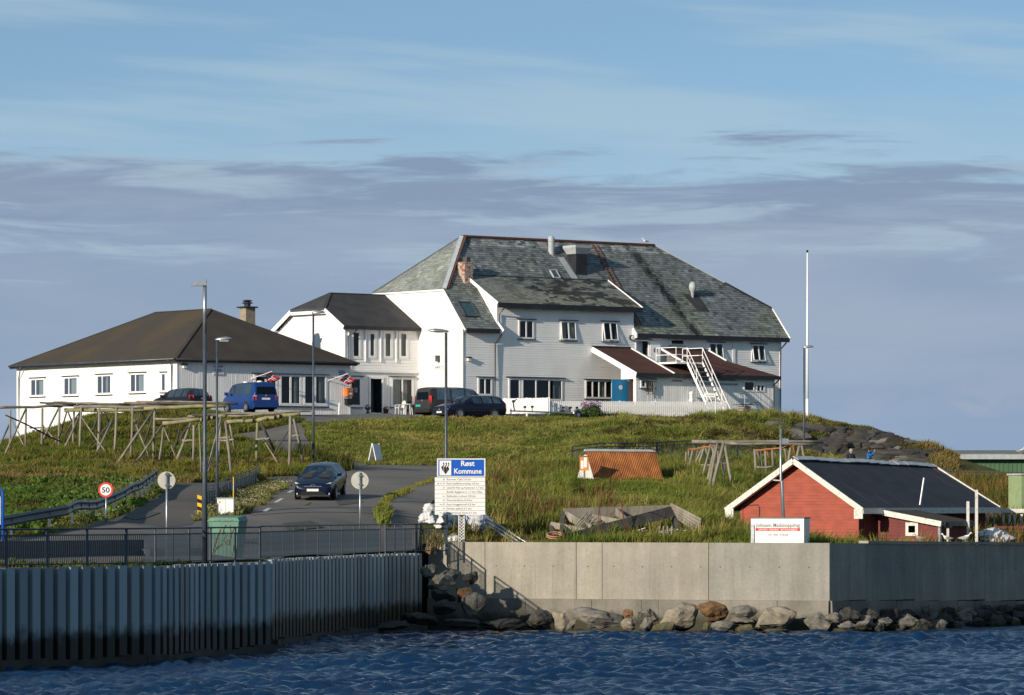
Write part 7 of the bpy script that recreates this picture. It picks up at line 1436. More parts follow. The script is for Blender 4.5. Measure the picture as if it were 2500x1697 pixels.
x, y = XY(2494, 215); t = thing('green_kiosk', 'pale green box at the right edge of the yard', 'kiosk', (x, y, 4.0), R(20)); zt = zpx(1160, 215)-4; m = MB(); m.box(0, 2.0, 0, 1.4, 0, zt); obj('body', m, Mt['kiosk'] if 'kiosk' in Mt else Mt['grn'], t); m = MB(); m.box(-.06, 2.06, -.06, 1.46, zt, zt+.08); obj('roof', m, Mt['zinc'], t)

# ------------------------------------------------------------------ heap of old timber frames in the meadow
def zq(x, y, d): return W(1340+x/4.152, 980+y/4.152, d)
x, y = XY(1500, 189); T = thing('timber_wreck', 'broken grey timber frame lying in the meadow behind the wall', 'timber frame', (x, y, 3.5))
for (a, b, w, h, mt) in (((150, 1135, 191), (1250, 1100, 192.5), .08, .42, 'wood'), ((170, 1400, 187.9), (1270, 1110, 190.5), .07, .46, 'wooddark'), ((150, 1125, 190.6), (115, 1400, 188.3), .16, .10, 'wooddark'), ((165, 1145, 190.4), (430, 1290, 189.4), .10, .34, 'wood'), ((440, 1180, 190.8), (830, 1250, 189.8), .08, .30, 'wood'), ((20, 1250, 189.8), (430, 1330, 188.6), .08, .26, 'wood'), ((20, 1250, 189.9), (45, 1400, 188.4), .12, .08, 'wooddark'), ((680, 1110, 191.6), (800, 1230, 190), .08, .3, 'wood'), ((1220, 1100, 191.8), (1310, 1280, 190), .10, .34, 'wooddark'), ((130, 1270, 189.5), (240, 1390, 188.4), .09, .28, 'wooddark'), ((620, 1250, 189.7), (560, 1300, 189), .08, .2, 'wood')):
    m = MB(); m.beam(zq(*a), zq(*b), w, h); obj('plank', m, Mt[mt], T, world=True, recalc=True)
T = thing('slat_bundle', 'bundle of thin grey slats piled inside the timber frame', 'slats', zq(380, 1260, 189.6))
for k in range(11): m = MB(); a = zq(255+k*20, 1275+(k % 3)*8, 189.3+k*.02); b = zq(385+k*17, 1125+k*10+(k % 2)*10, 189.9); m.beam(a, b, .05, .035); obj('slat', m, Mt['wood'], T, world=True, recalc=True)
T = thing('pallet_gate', 'grey slatted pallet propped up at the right of the timber heap', 'pallet', zq(1430, 1340, 188.5))
for k in range(5): m = MB(); f = k/4; m.beam(zq(1235+80*f, 1040+150*f, 190.2-.6*f), zq(1545-10*f, 1200+140*f, 189.2-.6*f), .03, .11); obj('slat', m, Mt['wood'], T, world=True, recalc=True)
for f in (.02, .32, .62, .95): m = MB(); m.beam(zq(1235+310*f, 1040+160*f, 190.3-f), zq(1315+220*f-30*f, 1190+150*f, 189.7-f), .09, .06); obj('upright', m, Mt['wood'], T, world=True, recalc=True)
T = thing('scrap_planks', 'loose weathered planks and sticks under the propped pallet', 'planks', zq(1200, 1380, 188.2)); r_ = random.Random(12)
for k in range(26):
    x, y = r_.uniform(930, 1420), r_.uniform(1290, 1400); a = r_.uniform(-.5, .5); L_ = r_.uniform(40, 150); d_ = 188.0+(1400-y)*.012; m = MB(); m.beam(zq(x-L_/2, y+a*L_*.4, d_), zq(x+L_/2, y-a*L_*.4, d_+r_.uniform(-.4, .4)), .10, .03); obj('plank', m, Mt[r_.choice(('wood', 'wood', 'wooddark', 'peel'))], T, world=True, recalc=True)
for k in range(4): m = MB(); m.beam(zq(1120+k*42, 1265, 188.4), zq(1115+k*42, 1385, 188.2), .05, .04); obj('stick', m, Mt['wood'], T, world=True, recalc=True)
T = thing('yellow_box', 'small yellow-orange box beside the scrap planks', 'box', zq(1345, 1418, 187.9)); m = MB(); m.box(-.18, .18, -.12, .12, 0, .22); obj('body', m, Mt['boxyellow'] if 'boxyellow' in Mt else Mt['yellow'], T); m = MB(); m.box(-.2, .2, -.14, .14, .22, .25); obj('lid', m, Mt['wood'], T)
T = thing('bent_rod', 'arch of rusty bent rods in front of the timber frame', 'rod', zq(550, 1420, 187.8))
for pts in ([(560, 1425), (515, 1150), (512, 1000), (545, 935), (600, 912), (680, 935), (730, 1000), (760, 1180), (825, 1420)], [(530, 1425), (500, 1160), (535, 960), (600, 915)], [(795, 1425), (745, 1130), (725, 985)]): m = MB(); m.tube([zq(a, b, 187.8) for a, b in pts], .016, 6); obj('rod', m, Mt['rustdark'], T, world=True, smooth=True)
T = thing('coiled_hose', 'pale red hose coil at the left of the timber frame', 'hose', zq(60, 1400, 187.8)); m = MB(); c = zq(62, 1368, 187.9)
for k in range(2): m.tube([c+Vector((.33*math.cos(a), .25*math.sin(a)-.05*k, .08*k+.10*math.sin(a))) for a in np.linspace(0, 6.2, 20)], .03, 6)
obj('coil', m, Mt['hose'] if 'hose' in Mt else Mt['rustdark'], T, world=True, smooth=True)
# ================================================================== vehicles
def paint(name, c, rough=.25): return pm(name, c, tuple(v*.9 for v in c), scale=.8, rough=rough, spec=.25, coat=.12, fine=.02)
Mt['p_navy'] = paint('dark_navy_car_paint', (.008, .011, .030)); Mt['p_blue'] = paint('blue_van_paint', (.010, .040, .165)); Mt['p_brown'] = paint('grey_brown_van_paint', (.040, .036, .036)); Mt['p_teal'] = paint('deep_blue_car_paint', (.002, .007, .026)); Mt['p_black'] = paint('black_car_paint', (.012, .010, .014))
Mt['tail'] = pm('red_tail_lamp', (.55, .012, .012), rough=.2, spec=.6); Mt['head'] = pm('clear_headlamp', (.75, .74, .68), rough=.12, spec=.7); Mt['amber'] = pm('amber_lamp', (.75, .30, .02), rough=.25); Mt['plate'] = pm('number_plate', (.70, .70, .69), rough=.4); Mt['plategreen'] = pm('green_number_plate', (.02, .42, .33), rough=.4); Mt['trimblack'] = pm('black_trim', (.02, .02, .022), rough=.5)
def car(name, label, x, y, z, rotz, pitch, st, paintm, wheels, wr, ww, h_glass='carglass', zmid=.52, spokes=7, rear_glass=True, extras=None):
    t = thing(name, label, 'car' if 'van' not in name else 'van', (x, y, z), rotz); t.rotation_euler = (0, -pitch, rotz)
    def cols(s): X, w, zs_, zb, wt, zr_, zt = s[:7]; return [(X, w*.90, zs_), (X, w, min(zmid, zb-.03)), (X, w*.985, (zmid+zb)/2+.02), (X, w*.955, zb), (X, wt, zr_), (X, wt*.55, (zr_+zt*2)/3), (X, 0, zt)]
    G_ = [cols(s) for s in st]; bod = MB(); gl = {}
    def q(mb, i, a, b, mir):
        P = [G_[i][a], G_[i+1][a], G_[i+1][b], G_[i][b]]
        P = [(p[0], -p[1], p[2]) if mir else p for p in P]; mb.quad(*(P[::-1] if not mir else P))
    for i in range(len(st)-1):
        side, top = st[i][7], st[i][8]
        for mir in (0, 1):
            for a in (0, 1, 2): q(bod, i, a, a+1, mir)
            q(bod if side == 'b' else gl.setdefault(('side_window', i, mir), MB()), i, 3, 4, mir)
            for a in (4, 5): q(bod if top == 'b' else gl.setdefault(('windscreen' if st[i][0] > 0 else 'rear_window', i, 0), MB()), i, a, a+1, mir)
    for c, rev in ((G_[0], False), (G_[-1], True)):
        ring = [p for p in c]+[(p[0], -p[1], p[2]) for p in c[::-1][1:]]; bod.poly(ring if rev else ring[::-1])
    me = mesh_of('body', bod, Mt[paintm], True); import bmesh
    b = bmesh.new(); b.from_mesh(me); bmesh.ops.remove_doubles(b, verts=b.verts, dist=.002); bmesh.ops.recalc_face_normals(b, faces=b.faces); b.to_mesh(me); b.free(); me.polygons.foreach_set('use_smooth', [True]*len(me.polygons)); me.set_sharp_from_angle(angle=R(38))
    body = obj('body', me, None, t)
    for (nm, i, mir), mb in gl.items(): obj(nm, mb, Mt[h_glass], t)
    # dark cabin inside
    zs_ = [s for s in st if s[6] > st[0][6]+.3]; ib = MB(); x0 = min(s[0] for s in zs_)+.12; x1 = max(s[0] for s in zs_)+.2; wI = max(s[1] for s in st)*.86
    ib.box(x0, x1, -wI, wI, .3, zs_[0][3]-.05); 
    for sx in (x1-.75, x1-1.75):
        for sy in (-.38, .38): ib.box(sx-.12, sx+.02, sy-.22, sy+.22, .3, zs_[0][3]+.28)
    tag(obj('cabin', ib, Mt['trimblack'], t), kind='stuff')
    W_ = max(s[1] for s in st)
    tm = MB(); tm.lathe([(wr*.62, -ww/2), (wr*.93, -ww/2), (wr, -ww/2+.03), (wr, ww/2-.03), (wr*.93, ww/2), (wr*.62, ww/2)], n=22, axis='y'); tme = mesh_of('tyre', tm, Mt['rubber'], True); tme.set_sharp_from_angle(angle=R(40))
    rm = MB(); rm.lathe([(.02, -.01), (wr*.18, -.02), (wr*.2, .02), (.02, .02)], n=12, axis='y'); rm.lathe([(wr*.52, -.01), (wr*.64, -.03), (wr*.64, .03), (wr*.56, .03)], n=22, axis='y')
    for k in range(spokes): a = 2*math.pi*k/spokes; rm.beam((wr*.12*math.cos(a), -.012, wr*.12*math.sin(a)), (wr*.58*math.cos(a), -.02, wr*.58*math.sin(a)), .06, .02, (0, 1, 0))
    rme = mesh_of('rim', rm, Mt['alloy'])
    am = MB(); am.lathe([(wr*1.16, -.004), (wr*1.16, .004)], n=26, axis='y'); ame = mesh_of('wheel_arch', am, Mt['trimblack'])
    for wx in wheels:
        for sy in (1, -1):
            inst('wheel_arch', ame, t, Matrix.Translation((wx, sy*(W_-.002), wr*1.02))); w = inst('tyre', tme, t, Matrix.Translation((wx, sy*(W_-ww*.44), wr))); inst('rim', rme, w, Matrix.Translation((0, sy*(ww/2-.015), 0)) @ (Matrix.Rotation(math.pi, 4, 'Z') if sy > 0 else Matrix.Identity(4)))
    return t, body, W_
def cbox(t, name, mat, *b): m = MB(); m.box(*b); return obj(name, m, Mt[mat], t)
def cpoly(t, name, mat, pts, off): m = MB(); m.prism(pts, off); return obj(name, m, Mt[mat], t, recalc=True)
b_, g_ = 'b', 'g'
def lerp_z(s, k): return [(x, w, a, b*k, c, d*k, e*k, f, g) for (x, w, a, b, c, d, e, f, g) in s]
WAGON = [(2.33, .64, .30, .56, .55, .58, .60, b_, b_), (2.24, .78, .22, .68, .66, .72, .75, b_, b_), (1.80, .85, .18, .82, .74, .86, .90, b_, b_), (1.08, .87, .18, .92, .76, .97, 1.01, b_, g_), (.72, .87, .18, .935, .66, 1.19, 1.23, b_, g_), (.28, .87, .18, .945, .58, 1.37, 1.42, g_, b_), (-.36, .87, .18, .95, .56, 1.42, 1.47, b_, b_), (-.46, .87, .18, .95, .56, 1.42, 1.47, g_, b_), (-1.18, .87, .18, .96, .555, 1.41, 1.465, b_, b_), (-1.30, .87, .18, .96, .555, 1.405, 1.46, g_, b_), (-1.86, .86, .20, .965, .55, 1.37, 1.425, b_, b_), (-1.98, .85, .20, .965, .55, 1.33, 1.40, b_, g_), (-2.27, .82, .24, .96, .60, .98, 1.00, b_, b_), (-2.34, .74, .32, .70, .6, .74, .75, b_, b_)]
VAN = [(2.40, .66, .30, .62, .55, .64, .66, b_, b_), (2.33, .84, .22, .86, .68, .92, .95, b_, b_), (1.92, .90, .2, 1.02, .78, 1.10, 1.14, b_, g_), (1.10, .92, .2, 1.10, .72, 1.76, 1.84, g_, b_), (.42, .92, .2, 1.10, .73, 1.84, 1.93, b_, b_), (.28, .92, .2, 1.10, .73, 1.84, 1.94, g_, b_), (-.72, .92, .2, 1.10, .73, 1.84, 1.94, b_, b_), (-.86, .92, .2, 1.10, .73, 1.84, 1.94, g_, b_), (-1.90, .92, .2, 1.10, .73, 1.83, 1.93, b_, b_), (-2.26, .91, .2, 1.08, .72, 1.80, 1.88, b_, b_), (-2.38, .88, .26, 1.04, .70, 1.62, 1.66, b_, b_), (-2.44, .86, .30, .98, .78, 1.00, 1.01, b_, b_)]
def yardz(x, y): return gz(x, y)+.08
# dark estate car in front of the guest house
x, y = XY(1146, 279.6); t, bd, W_ = car('estate_car', 'dark navy estate car with silver wheels parked below the rendered wall', x, y, yardz(x, y)-.02, TH+math.pi, 0, WAGON, 'p_navy', (1.38, -1.32), .315, .20)
for s in (1, -1):
    cpoly(t, 'headlight', 'head', [(2.27, s*.40, .56), (2.13, s*.74, .58), (2.08, s*.78, .70), (2.22, s*.42, .70)], (.035, 0, .01)); cpoly(t, 'tail_light', 'tail', [(-2.30, s*.60, .66), (-2.20, s*.845, .68), (-2.18, s*.83, .96), (-2.26, s*.62, .96)], (-.03, 0, 0)); cpoly(t, 'mirror', 'p_navy', [(.78, s*.84, .95), (.78, s*1.0, .97), (.80, s*1.0, 1.09), (.80, s*.86, 1.07)], (-.10, 0, 0)); cbox(t, 'side_moulding', 'trimblack', -1.0, 1.0, s*.868-.008, s*.868+.008, .46, .52); cpoly(t, 'roof_rail', 'alloy', [(.2, s*.60, 1.40), (.2, s*.57, 1.40), (-1.9, s*.55, 1.41), (-1.9, s*.58, 1.41)], (0, 0, .03)); 
    for hx in (-.25, -1.05): cbox(t, 'door_handle', 'p_navy', hx-.1, hx+.1, s*.865-.015, s*.865+.015, .80, .84)
cbox(t, 'grille', 'trimblack', 2.30, 2.345, -.36, .36, .42, .60); cbox(t, 'number_plate', 'plate', 2.345, 2.36, -.26, .26, .33, .44); cbox(t, 'bumper', 'trimblack', 2.24, 2.36, -.70, .70, .24, .34); cbox(t, 'badge', 'alloy', 2.34, 2.355, -.05, .05, .50, .60)
# grey-brown van behind it
x, y = XY(1106, 287.0); t, bd, W_ = car('panel_van', 'dark grey-brown van parked behind the estate car', x, y, yardz(x, y)-.02, TH, 0, VAN, 'p_brown', (1.55, -1.42), .33, .21, zmid=.6)
for s in (1, -1): cpoly(t, 'tail_light', 'tail', [(-2.42, s*.70, .84), (-2.36, s*.885, .86), (-2.34, s*.88, 1.34), (-2.40, s*.70, 1.34)], (-.03, 0, 0)); cpoly(t, 'mirror', 'trimblack', [(1.5, s*.92, 1.12), (1.5, s*1.12, 1.14), (1.5, s*1.12, 1.36), (1.5, s*.92, 1.34)], (-.1, 0, 0)); cpoly(t, 'headlight', 'head', [(2.28, s*.5, .72), (2.2, s*.84, .74), (2.1, s*.86, .92), (2.24, s*.55, .9)], (.04, 0, 0))
cpoly(t, 'rear_window', 'carglass', [(-2.43, -.60, 1.10), (-2.43, .60, 1.10), (-2.395, .56, 1.58), (-2.395, -.56, 1.58)], (-.015, 0, 0)); cbox(t, 'number_plate', 'plategreen', -2.475, -2.45, .16, .66, .66, .79); cbox(t, 'badge', 'alloy', -2.475, -2.45, -.06, .06, 1.0, 1.1); cbox(t, 'bumper', 'trimblack', -2.52, -2.38, -.84, .84, .30, .52)
# blue van
x, y = XY(610, 287.5); t, bd, W_ = car('blue_van', 'bright blue camper van parked before the low house, seen from behind', x, y, yardz(x, y), R(118), 0, VAN, 'p_blue', (1.50, -1.40), .32, .20, zmid=.6, h_glass='carglass')
for s in (1, -1): cpoly(t, 'tail_light', 'tail', [(-2.43, s*.66, .74), (-2.37, s*.875, .75), (-2.37, s*.875, .98), (-2.43, s*.66, .98)], (-.03, 0, 0)); cpoly(t, 'indicator', 'amber', [(-2.45, s*.66, .98), (-2.39, s*.87, .98), (-2.39, s*.87, 1.04), (-2.45, s*.66, 1.04)], (-.02, 0, 0)); cpoly(t, 'mirror', 'p_blue', [(1.45, s*.92, 1.10), (1.45, s*1.12, 1.12), (1.45, s*1.12, 1.32), (1.45, s*.92, 1.30)], (-.1, 0, 0))
cpoly(t, 'rear_window', 'carglass', [(-2.44, -.66, 1.14), (-2.44, .66, 1.14), (-2.40, .60, 1.60), (-2.40, -.60, 1.60)], (-.015, 0, 0)); cbox(t, 'number_plate', 'plate', -2.475, -2.45, -.28, .28, .78, .90); cbox(t, 'badge', 'alloy', -2.47, -2.45, -.06, .06, 1.0, 1.09); cbox(t, 'bumper', 'p_blue', -2.53, -2.40, -.86, .86, .30, .56); cpoly(t, 'window_blind', 'signwhite', [(-.90, .86, 1.16), (-1.7, .86, 1.16), (-1.7, .73, 1.72), (-.90, .73, 1.72)], (0, -.01, 0)); m = MB(); m.lathe([(.2, 0), (.18, .06), (.05, .1)], (.6, 0, 1.93), 12); obj('roof_vent', m, Mt['signwhite'], t); m = MB(); m.lathe([(.2, 0), (.18, .06), (.05, .1)], (-1.5, 0, 1.92), 12); obj('roof_vent', m, Mt['signwhite'], t)
# dark estate behind the rack
SUV = [(x, w*1.03, a+.06, b*1.07, c*1.05, d*1.08, e*1.08, f, g) for (x, w, a, b, c, d, e, f, g) in WAGON]
x, y = XY(442, 283.5); t, bd, W_ = car('parked_suv', 'black estate car with red tail lamp parked behind the longest rack', x, y, yardz(x, y)-.05, R(128), 0, SUV, 'p_black', (1.38, -1.34), .34, .21, zmid=.58)
for s in (1, -1): cpoly(t, 'tail_light', 'tail', [(-2.30, s*.58, .92), (-2.16, s*.87, .92), (-2.14, s*.85, 1.12), (-2.28, s*.60, 1.10)], (-.03, 0, 0)); cpoly(t, 'mirror', 'trimblack', [(.78, s*.86, 1.0), (.78, s*1.06, 1.02), (.80, s*1.06, 1.17), (.80, s*.88, 1.15)], (-.12, 0, 0))
cbox(t, 'number_plate', 'plate', -2.38, -2.35, -.26, .26, .62, .73); cbox(t, 'badge', 'alloy', -2.36, -2.32, -.05, .05, .86, .94)
# the blue car driving towards the quay
xc, yc = G(770, 1224); rz = R(-90)-R(6); f = np.array([math.cos(rz), math.sin(rz)]); pz = (gz(xc+f[0]*1.3, yc+f[1]*1.3)-gz(xc-f[0]*1.3, yc-f[1]*1.3))/2.6
xc -= f[0]*1.6; yc -= f[1]*1.6; AV = [(x, w*1.03, a, b*1.02, c, d*1.01, e*1.01, f2, g2) for (x, w, a, b, c, d, e, f2, g2) in WAGON]
t, bd, W_ = car('oncoming_car', 'dark blue car with lit-looking headlamps driving down the road', xc, yc, gz(xc, yc)+.07, rz, math.atan(pz), AV, 'p_teal', (1.40, -1.32), .325, .21)
for s in (1, -1):
    cpoly(t, 'headlight', 'head', [(2.26, s*.36, .62), (2.12, s*.66, .60), (2.00, s*.845, .79), (2.06, s*.80, .80), (2.22, s*.44, .70)], (.035, 0, .015)); m = MB(); m.lathe([(.01, 0), (.055, .005), (.055, .03), (.01, .035)], (2.24, s*.68, .32), 12, axis='x'); obj('fog_lamp', m, Mt['head'], t); cpoly(t, 'mirror', 'p_teal', [(.82, s*.86, .97), (.82, s*1.06, 1.0), (.84, s*1.06, 1.12), (.84, s*.88, 1.10)], (-.12, 0, 0)); cpoly(t, 'tail_light', 'tail', [(-2.30, s*.60, .70), (-2.2, s*.87, .70), (-2.18, s*.85, .95), (-2.26, s*.62, .95)], (-.03, 0, 0))
cpoly(t, 'grille', 'trimblack', [(2.30, -.62, .26), (2.30, .62, .26), (2.335, .46, .42), (2.335, -.46, .42)], (.03, 0, 0)); cbox(t, 'number_plate', 'plate', 2.36, 2.375, -.26, .26, .43, .54); m = MB(); m.tube([(2.30, .10*math.cos(a), .655+.06*math.sin(a)) for a in np.linspace(0, 6.28, 17)], .012, 6); obj('badge', m, Mt['alloy'], t); cpoly(t, 'chrome_strip', 'alloy', [(2.29, -.40, .64), (2.29, .40, .64), (2.29, .40, .655), (2.29, -.40, .655)], (.035, 0, 0)); cbox(t, 'bumper', 'trimblack', 2.18, 2.33, -.74, .74, .20, .27)
# two people in it: dark seats with heads and shoulders
for s, lb in ((-.36, 'person in dark clothes on the left seat of the blue car'), (.36, 'person in dark clothes at the wheel of the blue car')):
    MM = t.matrix_basis if False else Matrix.Translation(t.location) @ t.rotation_euler.to_matrix().to_4x4(); p = MM @ Vector((.15, s, .62)); P = thing('person', lb, 'person', p, rz); m = MB(); prof = [(.02, 0), (.17, .02), (.20, .12), (.22, .30), (.19, .40), (.07, .45), (.06, .50), (.09, .56), (.10, .64), (.085, .72), (.03, .76)]
    m.lathe(prof, n=14); m.m = [0 if i < 14*4 else 1 for i in range(len(m.f))]; obj('body', m, [Mt['trimblack'], Mt['skin']], P, smooth=True)

# ------------------------------------------------------------------ boat trailer
x0, y0 = XY(1246, 281.0); x1, y1 = XY(1404, 284.5); z0 = gz(x0, y0)+.1; z1 = gz(x1, y1)+.05; ang = math.atan2(y1-y0, x1-x0); Lt = math.hypot(x1-x0, y1-y0); t = thing('boat_trailer', 'empty galvanised boat trailer parked in front of the picket fence', 'trailer', (x0, y0, z0), ang)
for s in (-.12, .12): m = MB(); m.beam((0, s*.3, .45), (Lt, s*4.5, .38), .06, .08); obj('chassis_beam', m, Mt['steel'], t, recalc=True)
m = MB(); m.tube([(.35, 0, .45), (.22, 0, 1.0)], .04, 8); m.tube([(.22, 0, 1.0), (.48, -.05, 1.18)], .03, 8); obj('winch_post', m, Mt['pipe'], t); m = MB(); m.lathe([(.09, -.06), (.09, .06)], (.26, 0, 1.05), 12, axis='y'); obj('winch', m, Mt['pipe'], t); m = MB(); m.tube([(.05, 0, 0), (.05, 0, .6)], .03, 8); obj('jockey_leg', m, Mt['steel'], t)
for s in (-1, 1):
    m = MB(); m.lathe([(.12, -.09), (.24, -.09), (.27, -.06), (.27, .06), (.24, .09), (.12, .09)], (Lt-.45, s*.75, .25), 18, axis='y'); w = obj('tyre', m, Mt['rubber'], t); m = MB(); m.lathe([(.02, -.1), (.13, -.1), (.13, .1), (.02, .1)], (Lt-.45, s*.75, .25), 14, axis='y'); obj('rim', m, Mt['steel'], w)
    m = MB(); m.tube([(Lt-.45+.34*math.cos(a), s*.75, .25+.34*math.sin(a)) for a in np.linspace(.2, 2.94, 12)], .07, 6); obj('mudguard', m, Mt['steel'], t)
    for k in (1.5, Lt-.7, Lt-.15): m = MB(); m.tube([(k, s*.35, .42), (k, s*.35, .68)], .025, 6); m.lathe([(.07, -.07), (.07, .07)], (k, s*.35, .72), 10, axis='y'); obj('keel_roller', m, Mt['rubber'], t)
m = MB(); m.beam((Lt-.05, -.8, .38), (Lt-.05, .8, .38), .06, .10); obj('rear_beam', m, Mt['steel'], t)
# ------------------------------------------------------------------ terrace bits
x, y = XY(976, 300.5); z = gz(x, y)+.09; t = thing('plastic_chair', 'white plastic garden chair by the rendered wall', 'chair', (x, y, z), R(-60))
for a, b in ((-.22, -.2), (.22, -.2), (-.22, .22), (.22, .22)): m = MB(); m.tube([(a*1.12, b*1.12, 0), (a, b, .43)], .022, 8); obj('leg', m, Mt['whiteplastic'], t)
m = MB(); m.box(-.25, .25, -.25, .25, .42, .46); obj('seat', m, Mt['whiteplastic'], t)
for k in range(5): m = MB(); m.beam((-.18+k*.09, .24, .46), (-.17+k*.085, .34, .86+.03*(2-abs(k-2))), .05, .02, (0, 1, 0)); obj('back_slat', m, Mt['whiteplastic'], t, recalc=True)
for s in (-1, 1): m = MB(); m.tube([(s*.26, -.22, .42), (s*.27, -.18, .64), (s*.27, .26, .66)], .025, 8); obj('armrest', m, Mt['whiteplastic'], t)
m = MB(); m.tube([(-.24, .28, .6), (-.22, .33, .82), (-.1, .345, .9), (.1, .345, .9), (.22, .33, .82), (.24, .28, .6)], .022, 8); obj('back_frame', m, Mt['whiteplastic'], t)
x, y = XY(996, 300.0); z = gz(x, y)+.09; t = thing('garden_table', 'white round garden table beside the plastic chair', 'table', (x, y, z)); m = MB(); m.lathe([(.38, .66), (.40, .68), (.40, .71), (.02, .715)], n=20); obj('top', m, Mt['whiteplastic'], t)
for k in range(4): a = k*math.pi/2+.5; m = MB(); m.tube([(.34*math.cos(a), .34*math.sin(a), 0), (.27*math.cos(a), .27*math.sin(a), .66)], .025, 8); obj('leg', m, Mt['whiteplastic'], t)
x, y = XY(1012, 301.0); t = thing('rattan_box', 'dark woven box beside the garden table', 'box', (x, y, gz(x, y)+.08), TH); m = MB(); m.box(-.45, .45, -.2, .25, 0, .58); obj('body', m, Mt['wooddark'], t); m = MB(); m.box(-.47, .47, -.22, .27, .58, .63); obj('lid', m, Mt['wooddark'], t)
def leafball(n, r, h, seed, size=.05):
    rr = random.Random(seed); m = MB()
    for i in range(n):
        a = rr.uniform(0, 6.28); k = rr.random()**.5; p = Vector((r*k*math.cos(a), r*k*math.sin(a), h*rr.random()*(1-.5*k*k))); u = Vector((rr.gauss(0, 1), rr.gauss(0, 1), rr.gauss(0, 1))).normalized(); v = u.cross(Vector((rr.gauss(0, 1), rr.gauss(0, 1), rr.gauss(0, 1)))).normalized(); s = size*rr.uniform(.6, 1.4); m.quad(p-u*s, p-v*s*.5, p+u*s, p+v*s*.5)
    return m
Mt['leaf'] = pm('shrub_leaf', (.055, .10, .028), (.085, .13, .035), scale=8, rough=.6, transl=.25); Mt['leafdark'] = pm('dark_leaf', (.035, .045, .020), (.05, .06, .03), scale=8, rough=.7, transl=.2); Mt['petal'] = pm('mauve_petal', (.34, .20, .30), (.26, .15, .26), rough=.8, transl=.3); Mt['petalred'] = pm('dull_red_petal', (.30, .05, .05), rough=.8, transl=.3); Mt['petalwhite'] = pm('white_petal', (.62, .62, .55), (.5, .5, .42), rough=.8, transl=.3)
for px, yb, prof, mt, lb, pm_ in ((898, 1011, [(.12, 0), (.14, .05), (.07, .12), (.08, .2), (.20, .34), (.24, .38), (.2, .38)], 'capdeck', 'pale stone urn with plants left of the porch door', 'leafdark'), (942, 1011, [(.16, 0), (.2, .3), (.18, .3)], 'brownroof', 'brown flower pot right of the porch door', 'petalred')):
    x, y = XY(px, 303.0); t = thing('planter', lb, 'planter', (x, y, gz(x, y)+.12)); m = MB(); m.lathe(prof, n=16); obj('pot', m, Mt[mt], t); m = leafball(70, .2, .26, px, .05); m.v = [(a, b, c+prof[-1][1]-.03) for a, b, c in m.v]; tag(obj('flowers', m, Mt[pm_], t), kind='stuff')
# flowering bush against the fence
x, y = XY(1443, 285.0); t = thing('flowering_shrub', 'mauve-flowered green shrub in front of the picket fence', 'shrub', (x, y, gz(x, y)-.1)); tag(obj('foliage', leafball(2600, .78, 1.15, 5, .07), Mt['leaf'], t), kind='stuff'); m = leafball(520, .72, .5, 6, .045); m.v = [(a, b, c*1.1+.85) for a, b, c in m.v]; tag(obj('flowers', m, Mt['petal'], t), kind='stuff')
for k in range(7): a = k*.9; m = MB(); m.tube([(0, 0, 0), (.4*math.cos(a), .4*math.sin(a), 1.0)], .015, 5); obj('stem', m, Mt['wooddark'], t)
# A-board by the road
xa, ya = G(917, 1133); t = thing('a_board', 'folding A-board sign standing at the road edge under the bank', 'sign', (xa, ya, gz(xa, ya)+.05), R(62)); 
for s in (-1, 1): m = MB(); m.hexa([(-.36, s*.26, 0), (.36, s*.26, 0), (.36, s*.24, 0), (-.36, s*.24, 0), (-.36, s*.015, 1.06), (.36, s*.015, 1.06), (.36, s*.0, 1.06), (-.36, s*.0, 1.06)]); bd_ = obj('board', m, Mt['signwhite'], t, recalc=True)
for s in (-1, 1):
    for e in (-.36, .36): m = MB(); m.beam((e, s*.265, 0), (e, s*.012, 1.08), .05, .035); obj('frame_bar', m, Mt['white2'], t, recalc=True)
m = MB(); m.box(-.5, .5, -.34, .34, -.06, 0); obj('base', m, Mt['wood'], t)
# arrow sign on a post
x, y = XY(1747, 283.0); zt = zpx(961, 283); t = thing('arrow_sign', 'white arrow-shaped cafe sign on a steel post before the fence', 'sign', (x, y, gz(x, y)-.1)); hz = zt-gz(x, y)+.1; m = MB(); m.tube([(0, 0, 0), (0, 0, hz)], .035, 8); obj('post', m, Mt['steel'], t); m = MB(); m.prism([(-.85, -.04, hz-.12), (-.68, -.04, hz-.23), (0, -.04, hz-.23), (0, -.04, hz+.01), (-.68, -.04, hz+.01)], (0, -.02, 0)); obj('board', m, Mt['signwhite'], t, recalc=True); text('KAFE', .15, Mt['greyink'], t, Matrix.Translation((-.34, -.064, hz-.17)) @ RMF, align='CENTER', width=.46)
# small pale stones and a stone stack on the slope under the fence
for i, (px, py, w, h) in enumerate(((1617, 1038, 18, 11), (1735, 1036, 12, 10), (1747, 1043, 10, 8), (1757, 1055, 12, 7), (1762, 1047, 14, 10), (1775, 1040, 14, 10), (1779, 1051, 18, 9), (1786, 1030, 12, 11), (1790, 1048, 10, 8), (1652, 1036, 22, 9), (1480, 1054, 40, 8), (1560, 1092, 50, 14), (1530, 1098, 44, 12), (1600, 1094, 36, 14), (1690, 1088, 40, 16))):
    x, y = G(px, py+3); boulder(px, py+2, w*1.05, h*.95, y, Mt['rockpale'] if i < 10 else Mt['rock'], ('pale stone in the loose heap under the fence corner, '+ORD[i-1]+' from the left') if 1 <= i < 9 else ('pale stone lying in the grass below the cafe door', 'flat pale stone beside the grass tuft under the fence', 'flat grey slab showing through the mown bank', 'weathered ledge rock above the rusty hut, second from left', 'weathered ledge rock above the rusty hut, leftmost', 'weathered ledge rock above the rusty hut, third from left', 'weathered ledge rock left of the right-hand rack')[0 if i == 0 else i-8], 'stones below the fence corner' if 1 <= i < 9 else None)
